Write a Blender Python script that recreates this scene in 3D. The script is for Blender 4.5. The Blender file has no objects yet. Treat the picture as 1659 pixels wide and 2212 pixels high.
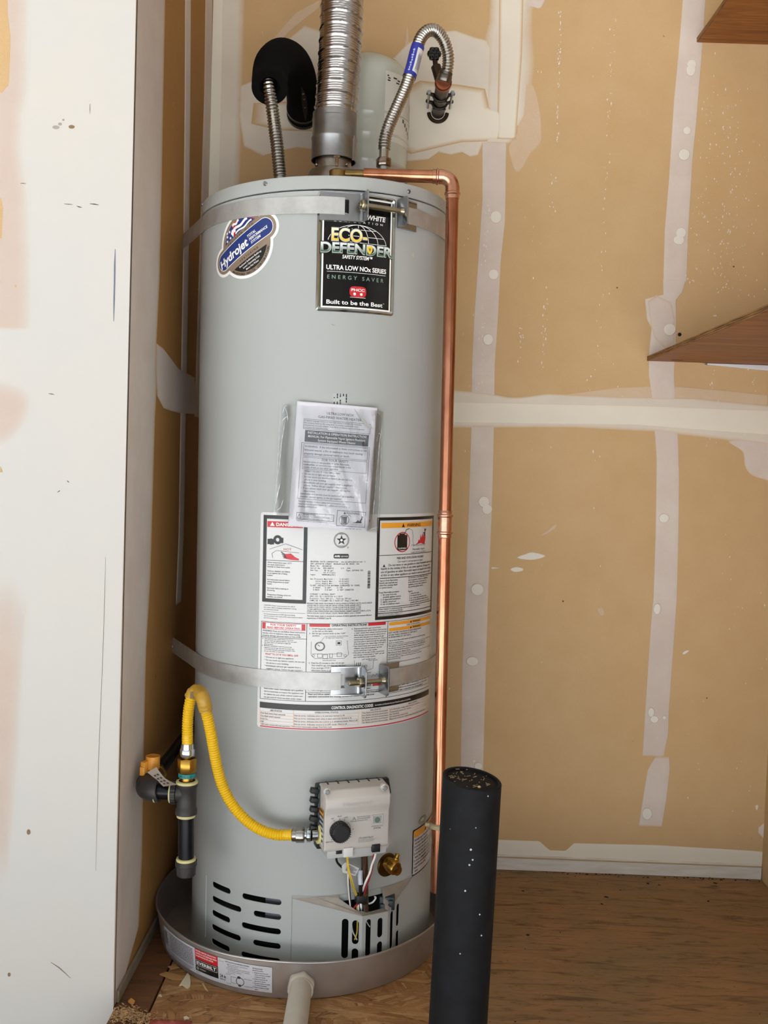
import bpy, bmesh, math, random
from mathutils import Vector, Matrix, Euler
from mathutils.geometry import tessellate_polygon
SC = bpy.context.scene
COL = SC.collection
pi = math.pi
rnd = random.Random(7)

# ------------------------------------------------------------------ camera, sky, sun, exposure
cam = bpy.data.cameras.new('camera'); camo = bpy.data.objects.new('camera', cam); COL.objects.link(camo)
cam.sensor_fit = 'VERTICAL'; cam.sensor_height = 24.0; cam.sensor_width = 18.0
cam.lens = 2122.2544 / 2212 * 24.0
cam.clip_start = .05; cam.clip_end = 200
_r, _u, _w = Vector((0.9993,0.0099,0.0351)), Vector((-0.0355,0.047,0.9983)), Vector((-0.0083,0.9988,-0.0473))
_m = Matrix((_r, _u, -_w)).transposed().to_4x4(); _m.translation = Vector((0.1418,-2.0613,0.9897))
camo.matrix_world = _m
SC.camera = camo
world = bpy.data.worlds.new('world'); SC.world = world; world.use_nodes = True
_bg = world.node_tree.nodes['Background']
_bg.inputs['Color'].default_value = (.80, .90, 1.0, 1); _bg.inputs['Strength'].default_value = 1.2
sun = bpy.data.lights.new('sun', 'SUN'); suno = bpy.data.objects.new('sun', sun); COL.objects.link(suno)
sun.energy = 24.0; sun.angle = math.radians(.6); sun.color = (1, .985, .98)
suno.rotation_euler = Vector((.42, .62, -1.0)).to_track_quat('-Z', 'Y').to_euler()   # high sun through the open garage door, onto the slab only
SC.view_settings.view_transform = 'Standard'; SC.view_settings.look = 'None'
SC.view_settings.gamma = 1; SC.view_settings.use_curve_mapping = False
SC.view_settings.exposure = 0.35

# ------------------------------------------------------------------ helpers
def hx(h):
    h = h.lstrip('#'); c = [int(h[i:i+2], 16)/255 for i in (0, 2, 4)]
    return tuple(x/12.92 if x <= .04045 else ((x+.055)/1.055)**2.4 for x in c) + (1,)

def tag(o, label=None, cat=None, group=None, kind=None):
    if label: o['label'] = label
    if cat: o['category'] = cat
    if group: o['group'] = group
    if kind: o['kind'] = kind
    return o

def empty(name, loc=(0, 0, 0), rot=(0, 0, 0), parent=None):
    o = bpy.data.objects.new(name, None); COL.objects.link(o)
    o.location = loc; o.rotation_euler = rot; o.empty_display_size = .05
    if parent: o.parent = parent
    return o

def link_mesh(name, me, m, parent=None, loc=None, rot=None):
    o = bpy.data.objects.new(name, me); COL.objects.link(o)
    for q in (m if isinstance(m, (list, tuple)) else [m]): me.materials.append(q)
    if loc: o.location = loc
    if rot: o.rotation_euler = rot
    if parent: o.parent = parent
    return o

class G:
    """collects vertices and faces; obj() links them as ONE mesh object"""
    def __init__(s): s.v = []; s.f = []; s.mi = []; s.att = None
    def add(s, vs, fs, mi=0):
        b = len(s.v); s.v += [tuple(v) for v in vs]; s.f += [tuple(b+i for i in f) for f in fs]; s.mi += [mi]*len(fs); return s
    def box(s, c, d, rot=None, bev=0, mi=0, seg=2):
        bm = bmesh.new(); bmesh.ops.create_cube(bm, size=1)
        for v in bm.verts: v.co = Vector((v.co.x*d[0], v.co.y*d[1], v.co.z*d[2]))
        if bev: bmesh.ops.bevel(bm, geom=bm.edges[:], offset=bev, segments=seg, affect='EDGES', profile=.5)
        M = Matrix.Translation(c) @ (rot.to_matrix().to_4x4() if rot else Matrix())
        bm.verts.index_update()
        s.add([M @ v.co for v in bm.verts], [[v.index for v in f.verts] for f in bm.faces], mi); bm.free(); return s
    def prism(s, poly, h0, h1, M=None, mi=0, bev=0, seg=2):
        bm = bmesh.new(); vs = [bm.verts.new((x, y, h0)) for x, y in poly]
        f = bm.faces.new(vs); r = bmesh.ops.extrude_face_region(bm, geom=[f])
        for v in r['geom']:
            if isinstance(v, bmesh.types.BMVert): v.co.z = h1
        bmesh.ops.recalc_face_normals(bm, faces=bm.faces[:])
        if bev: bmesh.ops.bevel(bm, geom=bm.edges[:], offset=bev, segments=seg, affect='EDGES', profile=.5)
        bm.verts.index_update(); M = M or Matrix()
        s.add([M @ v.co for v in bm.verts], [[v.index for v in f.verts] for f in bm.faces], mi); bm.free(); return s
    def lathe(s, prof, n=48, M=None, mi=0, a0=0, a1=2*pi, sq=None):
        M = M or Matrix(); full = abs(a1-a0-2*pi) < 1e-6; m = n if full else n+1; vs = []; fs = []
        for i in range(m):
            a = a0+(a1-a0)*i/n
            for r, z in prof: vs.append(M @ Vector((r*math.cos(a), r*math.sin(a), z)))
        k = len(prof)
        for i in range(n):
            j = (i+1) % m
            for q in range(k-1): fs.append((i*k+q, j*k+q, j*k+q+1, i*k+q+1))
        return s.add(vs, fs, mi)
    def tube(s, path, r, n=14, caps=True, mi=0, up=None):
        P = [Vector(p) for p in path]; N = len(P); vs = []; fs = []
        T = [(P[min(i+1, N-1)]-P[max(i-1, 0)]).normalized() for i in range(N)]
        u = Vector(up) if up else (Vector((0, 0, 1)) if abs(T[0].z) < .9 else Vector((1, 0, 0)))
        u = (u-T[0]*u.dot(T[0])).normalized()
        for i in range(N):
            u = (u-T[i]*u.dot(T[i])).normalized(); w = T[i].cross(u); ri = r[i] if isinstance(r, (list, tuple)) else r
            for k in range(n):
                a = 2*pi*k/n; vs.append(P[i]+(u*math.cos(a)+w*math.sin(a))*ri)
        for i in range(N-1):
            for k in range(n):
                k2 = (k+1) % n; fs.append((i*n+k, i*n+k2, (i+1)*n+k2, (i+1)*n+k))
        if caps: fs.append(tuple(range(n-1, -1, -1))); fs.append(tuple((N-1)*n+k for k in range(n)))
        return s.add(vs, fs, mi)
    def cyl(s, a, b, r, n=24, mi=0, r2=None, bev=0):
        a, b = Vector(a), Vector(b); d = (b-a); L = d.length; r2 = r if r2 is None else r2
        if bev:
            t = bev/L; return s.tube([a, a+d*1e-4, a+d*t, b-d*t, b-d*1e-4, b], [r-bev, r-bev, r, r2, r2-bev, r2-bev], n, True, mi)
        return s.tube([a, b], [r, r2], n, True, mi)
    def hexnut(s, a, b, r, mi=0, rot=0):
        a, b = Vector(a), Vector(b); M = (b-a).to_track_quat('Z', 'Y').to_matrix().to_4x4(); M.translation = a
        L = (b-a).length; poly = [(r*math.cos(rot+k*pi/3), r*math.sin(rot+k*pi/3)) for k in range(6)]
        return s.prism(poly, 0, L, M, mi, bev=r*.09, seg=1)
    def grid(s, nu, nv, fn, mi=0, flip=False):
        vs = [fn(i/nu, j/nv) for j in range(nv+1) for i in range(nu+1)]; fs = []
        for j in range(nv):
            for i in range(nu):
                a = j*(nu+1)+i; q = (a, a+1, a+nu+2, a+nu+1); fs.append(q[::-1] if flip else q)
        return s.add(vs, fs, mi)
    def mesh(s, name, smooth=True, ang=35, fix=False):
        me = bpy.data.meshes.new(name); me.from_pydata(s.v, [], s.f)
        if any(s.mi): me.polygons.foreach_set('material_index', s.mi)
        if fix:
            bm = bmesh.new(); bm.from_mesh(me); bmesh.ops.recalc_face_normals(bm, faces=bm.faces[:]); bm.to_mesh(me); bm.free()
        if smooth:
            me.polygons.foreach_set('use_smooth', [True]*len(me.polygons)); me.set_sharp_from_angle(angle=math.radians(ang))
        if s.att:
            a = me.attributes.new('cover', 'FLOAT', 'POINT'); a.data.foreach_set('value', s.att)
        me.update(); return me
    def obj(s, name, m, parent=None, smooth=True, ang=35, loc=None, rot=None, fix=False):
        return link_mesh(name, s.mesh(name, smooth, ang, fix), m, parent, loc, rot)

def spline(pts, step=.004):
    P = [Vector(p) for p in pts]; Q = [P[0]*2-P[1]]+P+[P[-1]*2-P[-2]]; out = []
    for i in range(1, len(Q)-2):
        a, b, c, d = Q[i-1:i+3]; n = max(2, int((c-b).length/step))
        for k in range(n):
            t = k/n
            out.append(.5*((2*b)+(-a+c)*t+(2*a-5*b+4*c-d)*t*t+(-a+3*b-3*c+d)*t**3))
    out.append(P[-1]); return out

def resample(path, step):
    out = [path[0].copy()]; acc = 0
    for a, b in zip(path, path[1:]):
        L = (b-a).length
        if L < 1e-9: continue
        d = step-acc
        while d <= L: out.append(a+(b-a)*(d/L)); d += step
        acc = L-(d-step)
    return out

def corrugated(path, r, amp, pitch, sub=6, n=22, sharp=1.0):
    P = resample(spline(path, .003), pitch/sub); g = G()
    rr = []
    for i in range(len(P)):
        c = .5+.5*math.cos(2*pi*i/sub); rr.append(r-amp+amp*(c**sharp))
    g.tube(P, rr, n); return g, P

def boolean_cut(g, cutter, name, m, parent=None, ang=30):
    a = g.obj('tmp_a', m, smooth=False); b = cutter.obj('tmp_b', m, smooth=False)
    md = a.modifiers.new('b', 'BOOLEAN'); md.operation = 'DIFFERENCE'; md.object = b; md.solver = 'EXACT'
    dg = bpy.context.evaluated_depsgraph_get(); dg.update()
    me = bpy.data.meshes.new_from_object(a.evaluated_get(dg)); me.name = name
    bpy.data.objects.remove(a); bpy.data.objects.remove(b)
    me.materials.clear()
    me.polygons.foreach_set('use_smooth', [True]*len(me.polygons)); me.set_sharp_from_angle(angle=math.radians(ang))
    return link_mesh(name, me, m, parent)

# ---- flat print (text, bars, symbols) laid on a surface
_tx = bpy.data.curves.new('lettering', 'FONT'); _txo = bpy.data.objects.new('lettering', _tx); COL.objects.link(_txo)
_cache = {}
def glyphs(body, bold=0., shear=0., space=1., res=2):
    k = (body, bold, shear, space, res)
    if k not in _cache:
        _tx.body = body; _tx.size = 1; _tx.resolution_u = res; _tx.offset = bold; _tx.shear = shear; _tx.space_character = space
        me = bpy.data.meshes.new_from_object(_txo)
        vs = [(v.co.x, v.co.y) for v in me.vertices]; fs = [tuple(p.vertices) for p in me.polygons]
        bpy.data.meshes.remove(me)
        if vs:
            x0 = 0 if body[0] == ' ' else min(v[0] for v in vs); x1 = max(v[0] for v in vs); vs = [(x-x0, y) for x, y in vs]
        else: x0 = x1 = 0
        _cache[k] = (vs, fs, x1-x0)
    return _cache[k]

CAP = .72   # cap height of the built-in face at size 1
class P2:
    """flat print in label coordinates (u to the right, v up)"""
    def __init__(s, step=.006): s.v = []; s.f = []; s.step = step
    def add(s, vs, fs):
        b = len(s.v); s.v += vs; s.f += [tuple(b+i for i in f) for f in fs]; return s
    def rect(s, u0, v0, u1, v1):
        n = max(1, int(abs(u1-u0)/s.step)+1)
        vs = [(u0+(u1-u0)*i/n, v) for i in range(n+1) for v in (v0, v1)]
        return s.add(vs, [(2*i, 2*i+2, 2*i+3, 2*i+1) for i in range(n)])
    def frame(s, u0, v0, u1, v1, w):
        s.rect(u0, v0, u1, v0+w); s.rect(u0, v1-w, u1, v1); s.rect(u0, v0+w, u0+w, v1-w); s.rect(u1-w, v0+w, u1, v1-w); return s
    def line(s, a, b, w):
        a, b = Vector(a), Vector(b); d = (b-a); n = Vector((-d.y, d.x)).normalized()*w/2; k = max(1, int(d.length/s.step)+1)
        vs = []
        for i in range(k+1):
            p = a+d*i/k; vs += [tuple(p-n), tuple(p+n)]
        return s.add(vs, [(2*i, 2*i+2, 2*i+3, 2*i+1) for i in range(k)])
    def path(s, pts, w, close=False):
        q = list(pts)+([pts[0]] if close else [])
        for a, b in zip(q, q[1:]): s.line(a, b, w)
        return s
    def poly(s, pts):
        t = tessellate_polygon([[Vector((x, y, 0)) for x, y in pts]])
        return s.add([tuple(p) for p in pts], [tuple(f) for f in t])
    def fill(s, pts, n=None):
        """column fill of a convex outline, fine enough to bend"""
        us = [p[0] for p in pts]; u0, u1 = min(us), max(us); n = n or max(4, int((u1-u0)/s.step)*2)
        q = list(pts)+[pts[0]]; vs = []
        for i in range(n+1):
            u = u0+(u1-u0)*(.5-.5*math.cos(pi*i/n)); u = min(max(u, u0+1e-7), u1-1e-7); hit = []
            for (a, b), (c, d) in zip(q, q[1:]):
                if (a-u)*(c-u) <= 0 and a != c: hit.append(b+(u-a)/(c-a)*(d-b))
            vs += [(u, min(hit)), (u, max(hit))]
        return s.add(vs, [(2*i, 2*i+2, 2*i+3, 2*i+1) for i in range(n)])
    def disc(s, c, r, n=28, sy=1): return s.fill([(c[0]+r*math.cos(2*pi*k/n), c[1]+r*sy*math.sin(2*pi*k/n)) for k in range(n)], n)
    def ring(s, c, r, w, n=32, a0=0, a1=2*pi, sy=1):
        vs = []
        for k in range(n+1):
            a = a0+(a1-a0)*k/n
            vs += [(c[0]+(r-w/2)*math.cos(a), c[1]+(r-w/2)*sy*math.sin(a)), (c[0]+(r+w/2)*math.cos(a), c[1]+(r+w/2)*sy*math.sin(a))]
        return s.add(vs, [(2*i, 2*i+2, 2*i+3, 2*i+1) for i in range(n)])
    def star(s, c, r, k=5, ri=.4, rot=pi/2):
        pts = [(c[0]+(r if i % 2 == 0 else r*ri)*math.cos(rot+i*pi/k), c[1]+(r if i % 2 == 0 else r*ri)*math.sin(rot+i*pi/k)) for i in range(2*k)]
        return s.add([tuple(c)]+pts, [(0, 1+i, 1+(i+1) % (2*k)) for i in range(2*k)])
    def text(s, body, u0, v0, h, w=None, align='l', bold=0., shear=0., space=1., rot=0., org=None, res=2):
        """h = cap height; w = wanted width (stretches the line)"""
        vs, fs, W = glyphs(body, bold, shear, space, res)
        if not vs: return s
        k = h/CAP; kx = k if w is None else w/W; L = W*kx
        o = 0 if align == 'l' else (-L/2 if align == 'c' else -L)
        c, sn = math.cos(rot), math.sin(rot)
        return s.add([(u0+(o+x*kx)*c-y*k*sn, v0+(o+x*kx)*sn+y*k*c) for x, y in vs], fs)
    def para(s, lines, u0, v1, u1, v0, fillh=.62, bold=0., align='l', just=False, maxk=1.0):
        """lines of body text between top v1 and bottom v0"""
        n = len(lines); pitch = (v1-v0)/n; h = pitch*fillh; k = h/CAP
        W = max([glyphs(l, bold)[2] for l in lines if l]+[1e-6])
        kx = min(k*maxk, (u1-u0)/W) if not just else (u1-u0)/W
        for i, l in enumerate(lines):
            if not l: continue
            w = glyphs(l, bold)[2]*kx; v = v1-(i+1)*pitch+pitch*.25
            s.text(l, u0 if align == 'l' else (u0+u1)/2-w/2, v, h, w, 'l', bold)
        return s
    def mono(s, lines, u0, v1, u1, v0, cols, fillh=.6, bold=.0):
        pitch = (v1-v0)/len(lines); h = pitch*fillh; cw = (u1-u0)/cols
        for i, l in enumerate(lines):
            for k, ch in enumerate(l):
                if ch == ' ': continue
                w = glyphs(ch, bold)[2]*h/CAP; s.text(ch, u0+cw*(k+.5)-min(w, cw*.92)/2, v1-(i+1)*pitch+pitch*.25, h, min(w, cw*.92) if w > cw*.92 else None, 'l', bold)
        return s
    def obj(s, name, m, parent, fn, flip=False):
        g = G(); g.add([fn(u, v) for u, v in s.v], [f[::-1] for f in s.f] if flip else s.f)
        o = g.obj(name, m, parent, smooth=False)
        if any(k in name for k in ('print', 'lettering', 'rules', 'data', 'heading', 'globe', 'flag_white', '_edge', '_rim', 'typed')) or name in ('eco_lettering', 'defender_lettering'): o['kind'] = 'stuff'
        return o

RH = .2525     # jacket radius of the heater
def on_heater(off): return lambda u, v: ((RH+off)*math.sin(u/RH), -(RH+off)*math.cos(u/RH), v)
def rpoly(u0, v0, u1, v1, r, n=5):
    pts = []
    for cx, cy, a in ((u1-r, v1-r, 0), (u0+r, v1-r, pi/2), (u0+r, v0+r, pi), (u1-r, v0+r, 1.5*pi)):
        pts += [(cx+r*math.cos(a+pi/2*k/n), cy+r*math.sin(a+pi/2*k/n)) for k in range(n+1)]
    return pts

# ------------------------------------------------------------------ materials
def nodes(name):
    m = bpy.data.materials.new(name); m.use_nodes = True; nt = m.node_tree
    return m, nt, nt.nodes['Principled BSDF']
def nd(nt, t, **kw):
    n = nt.nodes.new(t)
    for k, v in kw.items():
        if k in n.inputs: n.inputs[k].default_value = v
        else: setattr(n, k, v)
    return n
def mixc(nt, fac, a, b, mode='MIX'):
    n = nt.nodes.new('ShaderNodeMix'); n.data_type = 'RGBA'; n.blend_type = mode
    for sock, val in ((n.inputs[0], fac), (n.inputs[6], a), (n.inputs[7], b)):
        if isinstance(val, bpy.types.NodeSocket): nt.links.new(val, sock)
        else: sock.default_value = val
    return n.outputs[2]
def mth(nt, op, a, b=None, clamp=False):
    n = nt.nodes.new('ShaderNodeMath'); n.operation = op; n.use_clamp = clamp
    for sock, val in ((n.inputs[0], a), (n.inputs[1], b)):
        if val is None: continue
        if isinstance(val, bpy.types.NodeSocket): nt.links.new(val, sock)
        else: sock.default_value = val
    return n.outputs[0]
def ramp(nt, fac, stops):
    n = nt.nodes.new('ShaderNodeValToRGB'); e = n.color_ramp.elements
    while len(e) < len(stops): e.new(.5)
    for q, (p, c) in zip(e, stops): q.position = p; q.color = c if isinstance(c, tuple) else (c, c, c, 1)
    nt.links.new(fac, n.inputs[0]); return n.outputs[0]
def coords(nt, scale=(1, 1, 1), rot=(0, 0, 0), loc=(0, 0, 0)):
    t = nt.nodes.new('ShaderNodeTexCoord'); mp = nt.nodes.new('ShaderNodeMapping')
    mp.inputs['Scale'].default_value = scale; mp.inputs['Rotation'].default_value = rot; mp.inputs['Location'].default_value = loc
    nt.links.new(t.outputs['Object'], mp.inputs[0]); return mp.outputs[0]
def noise(nt, scale, detail=3, rough=.55, vec=None, dist=0):
    n = nd(nt, 'ShaderNodeTexNoise'); n.inputs['Scale'].default_value = scale; n.inputs['Detail'].default_value = detail
    n.inputs['Roughness'].default_value = rough; n.inputs['Distortion'].default_value = dist
    nt.links.new(vec if vec is not None else coords(nt), n.inputs['Vector']); return n.outputs['Fac']
def voro(nt, scale, vec=None, out='Distance', rnd_=1.0):
    n = nd(nt, 'ShaderNodeTexVoronoi'); n.inputs['Scale'].default_value = scale; n.inputs['Randomness'].default_value = rnd_
    nt.links.new(vec if vec is not None else coords(nt), n.inputs['Vector']); return n.outputs[out]
def bump(nt, bsdf, h, strength=.3, dist=.002):
    b = nd(nt, 'ShaderNodeBump'); b.inputs['Strength'].default_value = strength; b.inputs['Distance'].default_value = dist
    nt.links.new(h, b.inputs['Height']); nt.links.new(b.outputs[0], bsdf.inputs['Normal'])

def mat(name, col, rough=.5, metal=0., var=0., vs=20., bmp=0., bs=60., spec=.5, coat=0., rvar=0., stretch=(1, 1, 1), col2=None, bd=.001):
    m, nt, b = nodes(name); c = hx(col) if isinstance(col, str) else col
    b.inputs['Base Color'].default_value = c; b.inputs['Roughness'].default_value = rough; b.inputs['Metallic'].default_value = metal
    b.inputs['Specular IOR Level'].default_value = spec; b.inputs['Coat Weight'].default_value = coat; b.inputs['Coat Roughness'].default_value = .08
    if var or col2:
        n = noise(nt, vs, 4, .6, coords(nt, stretch))
        d = (hx(col2) if isinstance(col2, str) else col2) if col2 else tuple(x*(1-var) for x in c[:3])+(1,)
        f = ramp(nt, n, [(.35, 0.), (.68, 1.)])
        nt.links.new(mixc(nt, f, c, d), b.inputs['Base Color'])
        if rvar:
            nt.links.new(mth(nt, 'MULTIPLY_ADD', n, rvar, False), b.inputs['Roughness'])
            nt.nodes[-1].inputs[2].default_value = rough-rvar/2
    if bmp: bump(nt, b, noise(nt, bs, 3, .6, coords(nt, stretch)), bmp, bd)
    return m

# ------------------------------------------------------------------ the room
YB, XL, YN, XR = .336, -.328, -.341, 1.087      # back wall, side wall, face of the wall end, right wall
GF = -.457                                      # garage floor below the platform top (z = 0)

def kraft(nt, vec, tint=1.):
    """brown gypsum board paper with a few white splashes and dark specks"""
    n1 = noise(nt, 2.2, 3, .5, vec); n2 = noise(nt, 420, 2, .7, vec); n3 = noise(nt, 14, 4, .6, vec)
    c = mixc(nt, ramp(nt, n1, [(.3, 0.), (.7, 1.)]), hx('D2B387'), hx('CDAC7F'))
    c = mixc(nt, ramp(nt, n3, [(.3, 0.), (.8, .5)]), c, hx('C3A070'))
    c = mixc(nt, ramp(nt, n2, [(.25, .0), (.75, .28)]), c, hx('AE8C60'))
    t = nd(nt, 'ShaderNodeVectorMath'); t.operation = 'MULTIPLY'; nt.links.new(vec, t.inputs[0]); t.inputs[1].default_value = (1, 1, .42)
    v = voro(nt, 95, t.outputs[0]); col = nd(nt, 'ShaderNodeVectorMath'); col.operation = 'MULTIPLY'
    nt.links.new(vec, col.inputs[0]); col.inputs[1].default_value = (9, 9, .9)
    msk = ramp(nt, noise(nt, 1.6, 2, .5, col.outputs[0]), [(.56, 0.), (.7, 1.)])
    fl = mth(nt, 'MULTIPLY', ramp(nt, v, [(.09, 1.), (.13, 0.)]), msk)
    fl = mth(nt, 'MULTIPLY', fl, ramp(nt, noise(nt, 60, 2, .5, vec), [(.5, 0.), (.56, 1.)]))
    c = mixc(nt, fl, c, hx('F0EADC'))
    d = ramp(nt, voro(nt, 9, vec), [(.012, 1.), (.022, 0.)])
    return mixc(nt, d, c, hx('3A2C1E')), n2
def kraft_mat(name='gypsum_board_paper', tint=None):
    m, nt, b = nodes(name); vec = coords(nt); c, n = kraft(nt, vec)
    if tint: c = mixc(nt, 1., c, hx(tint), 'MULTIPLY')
    nt.links.new(c, b.inputs['Base Color']); b.inputs['Roughness'].default_value = .85; b.inputs['Specular IOR Level'].default_value = .2
    bump(nt, b, n, .12, .0006); return m
def mud_mat(name, col, dens=1., col2=None, patch=.25, vs=30, under=None):
    """joint compound: where it thins out the paper shows through"""
    m, nt, b = nodes(name); vec = coords(nt); c, n2 = kraft(nt, vec)
    if under: c = hx(under)
    a = nd(nt, 'ShaderNodeAttribute'); a.attribute_name = 'cover'
    n = noise(nt, vs, 5, .65, vec); w = noise(nt, 260, 2, .7, vec)
    f = mth(nt, 'MULTIPLY', a.outputs['Fac'], dens)
    f = mth(nt, 'ADD', f, mth(nt, 'MULTIPLY', mth(nt, 'SUBTRACT', n, .5), patch))
    f = mth(nt, 'ADD', f, mth(nt, 'MULTIPLY', mth(nt, 'SUBTRACT', w, .5), .35))
    f = mth(nt, 'MULTIPLY', f, ramp(nt, a.outputs['Fac'], [(.0, 0.), (.3, 1.)]), True)
    mud = mixc(nt, ramp(nt, noise(nt, 7, 4, .6, vec), [(.35, 0.), (.7, 1.)]), hx(col), hx(col2 or col))
    nt.links.new(mixc(nt, f, c, mud), b.inputs['Base Color'])
    b.inputs['Roughness'].default_value = .8; b.inputs['Specular IOR Level'].default_value = .25
    bump(nt, b, n, .15, .001); return m
M_kraft = kraft_mat(); M_kraft2 = kraft_mat('shaded_board_paper', 'D8BE9A')  # second one: same paper for the side wall, recess shade tinted into its colour
M_thin = mud_mat('thin_joint_compound', 'DACFC6', .88, 'D0C3BA', .3)
M_film = mud_mat('scraped_joint_compound', 'D8C9B8', .42, None, .5)
M_mud = mud_mat('joint_compound', 'DDD4C4', 1.05, 'D5CABA', .35)
M_cream = mud_mat('second_coat_compound', 'E6DFCE', 1.3, 'E2DAC9', .1)
M_spot = mud_mat('screw_spot_compound', 'E4DED2', 1.3, None, .1)
def cream_mat():
    m, nt, b = nodes('painted_wall'); vec = coords(nt)
    n = noise(nt, 3, 4, .6, vec); c = mixc(nt, ramp(nt, n, [(.3, 0.), (.75, 1.)]), hx('CDC8BF'), hx('C8C6C2'))
    s = ramp(nt, noise(nt, 50, 4, .7, vec), [(.72, 0.), (.8, .35)])
    c = mixc(nt, s, c, hx('B9AFA0')); nt.links.new(c, b.inputs['Base Color']); b.inputs['Roughness'].default_value = .6
    b.inputs['Specular IOR Level'].default_value = .3; bump(nt, b, noise(nt, 30, 4, .6, vec), .12, .001); return m
M_paint = cream_mat()
M_ceil = mat('ceiling_board', 'E4E2DE', .9)
M_conc = mat('concrete', '989898', .8, var=.25, vs=6, bmp=.2, bs=40)
M_drive = mat('driveway_concrete', 'BCBCBC', .85, var=.2, vs=4)

def osb_mat():
    m, nt, b = nodes('oriented_strand_board'); cols = []; hs = []; eds = []
    for ang, sc in ((.12, (13, 95, 20)), (1.25, (17, 110, 20)), (-.55, (15, 100, 20))):
        v = nd(nt, 'ShaderNodeTexVoronoi'); v.inputs['Scale'].default_value = 1
        cv = coords(nt, (1, 1, 1), (0, 0, ang)); wob = nd(nt, 'ShaderNodeVectorMath'); wob.operation = 'MULTIPLY_ADD'
        nz = nd(nt, 'ShaderNodeTexNoise'); nz.inputs['Scale'].default_value = 9; nt.links.new(cv, nz.inputs['Vector'])
        nt.links.new(nz.outputs['Color'], wob.inputs[0]); wob.inputs[1].default_value = (.02, .02, 0); nt.links.new(cv, wob.inputs[2])
        sc_ = nd(nt, 'ShaderNodeVectorMath'); sc_.operation = 'MULTIPLY'; nt.links.new(wob.outputs[0], sc_.inputs[0]); sc_.inputs[1].default_value = sc
        nt.links.new(sc_.outputs[0], v.inputs['Vector'])
        sep = nd(nt, 'ShaderNodeSeparateColor'); nt.links.new(v.outputs['Color'], sep.inputs[0])
        cols.append((ramp(nt, sep.outputs[0], [(0., hx('96683A')), (.3, hx('A67848')), (.65, hx('B08450')), (1., hx('C29A68'))]), sep.outputs[1]))
        edg = nd(nt, 'ShaderNodeTexVoronoi'); edg.feature = 'DISTANCE_TO_EDGE'; edg.inputs['Scale'].default_value = 1; nt.links.new(sc_.outputs[0], edg.inputs['Vector']); eds.append(ramp(nt, edg.outputs['Distance'], [(.0, 1.), (.06, 0.)]))
        hs.append(mth(nt, 'ADD', mth(nt, 'MULTIPLY', v.outputs['Distance'], -.8), sep.outputs[2]))
    pick = nd(nt, 'ShaderNodeTexVoronoi'); pick.inputs['Scale'].default_value = 16; nt.links.new(coords(nt, (1, 2.2, 1), (0, 0, .5)), pick.inputs['Vector'])
    sp = nd(nt, 'ShaderNodeSeparateColor'); nt.links.new(pick.outputs['Color'], sp.inputs[0])
    a = ramp(nt, sp.outputs[0], [(.55, 0.), (.59, 1.)]); bb = ramp(nt, sp.outputs[1], [(.62, 0.), (.66, 1.)])
    c = mixc(nt, bb, mixc(nt, a, cols[0][0], cols[1][0]), cols[2][0])
    em = mixc(nt, bb, mixc(nt, a, eds[0], eds[1]), eds[2]); em = mth(nt, 'MULTIPLY', em, ramp(nt, noise(nt, 22, 3, .6), [(.42, 0.), (.6, .85)])); c = mixc(nt, em, c, hx('3A2412'))
    d = ramp(nt, noise(nt, 5, 4, .6), [(.40, 0.), (.7, .6)]); c = mixc(nt, d, c, hx('7A5330'))
    gr = noise(nt, 1, 3, .6, coords(nt, (40, 300, 40), (0, 0, .1))); c = mixc(nt, ramp(nt, gr, [(.3, .35), (.6, 0.)]), c, hx('4C2E16'))
    nt.links.new(c, b.inputs['Base Color']); b.inputs['Roughness'].default_value = .75
    bump(nt, b, mth(nt, 'ADD', hs[0], hs[1]), .5, .002); return m
M_osb = osb_mat()
def ply_mat(name, c1, c2, c3):
    m, nt, b = nodes(name); g = noise(nt, 1, 5, .65, coords(nt, (5, 55, 5)), .6); n = noise(nt, 4.5, 5, .65)
    c = mixc(nt, ramp(nt, g, [(.3, 0.), (.7, 1.)]), hx(c1), hx(c2)); c = mixc(nt, ramp(nt, n, [(.42, 0.), (.68, .75)]), c, hx(c3))
    fine = noise(nt, 1, 4, .7, coords(nt, (60, 420, 60))); c = mixc(nt, ramp(nt, fine, [(.28, .55), (.45, 0.)]), c, hx('3A2818'))
    st_ = ramp(nt, noise(nt, 1, 5, .7, coords(nt, (9, 60, 9)), .8), [(.34, .75), (.50, 0.)]); c = mixc(nt, st_, c, hx('4A3220'))
    ds = ramp(nt, voro(nt, 1, coords(nt, (26, 120, 26))), [(.10, .8), (.20, 0.)]); c = mixc(nt, mth(nt, 'MULTIPLY', ds, ramp(nt, noise(nt, 7, 3, .6), [(.48, 0.), (.6, 1.)])), c, hx('35241A'))
    spk = ramp(nt, voro(nt, 22, coords(nt, (1, 2.2, 1))), [(.025, 1.), (.06, 0.)]); c = mixc(nt, spk, c, hx('2A1E14'))
    dust = ramp(nt, noise(nt, 170, 2, .6), [(.72, 0.), (.78, .5)]); c = mixc(nt, dust, c, hx('B79B77'))
    nt.links.new(c, b.inputs['Base Color']); b.inputs['Roughness'].default_value = .7; bump(nt, b, fine, .25, .001); return m
M_ply = ply_mat('dirty_plywood', '8C6843', 'A27A4F', '7E6A4A')
M_board = ply_mat('dark_floor_board', '6A4426', '7E5330', '54351E')

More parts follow.
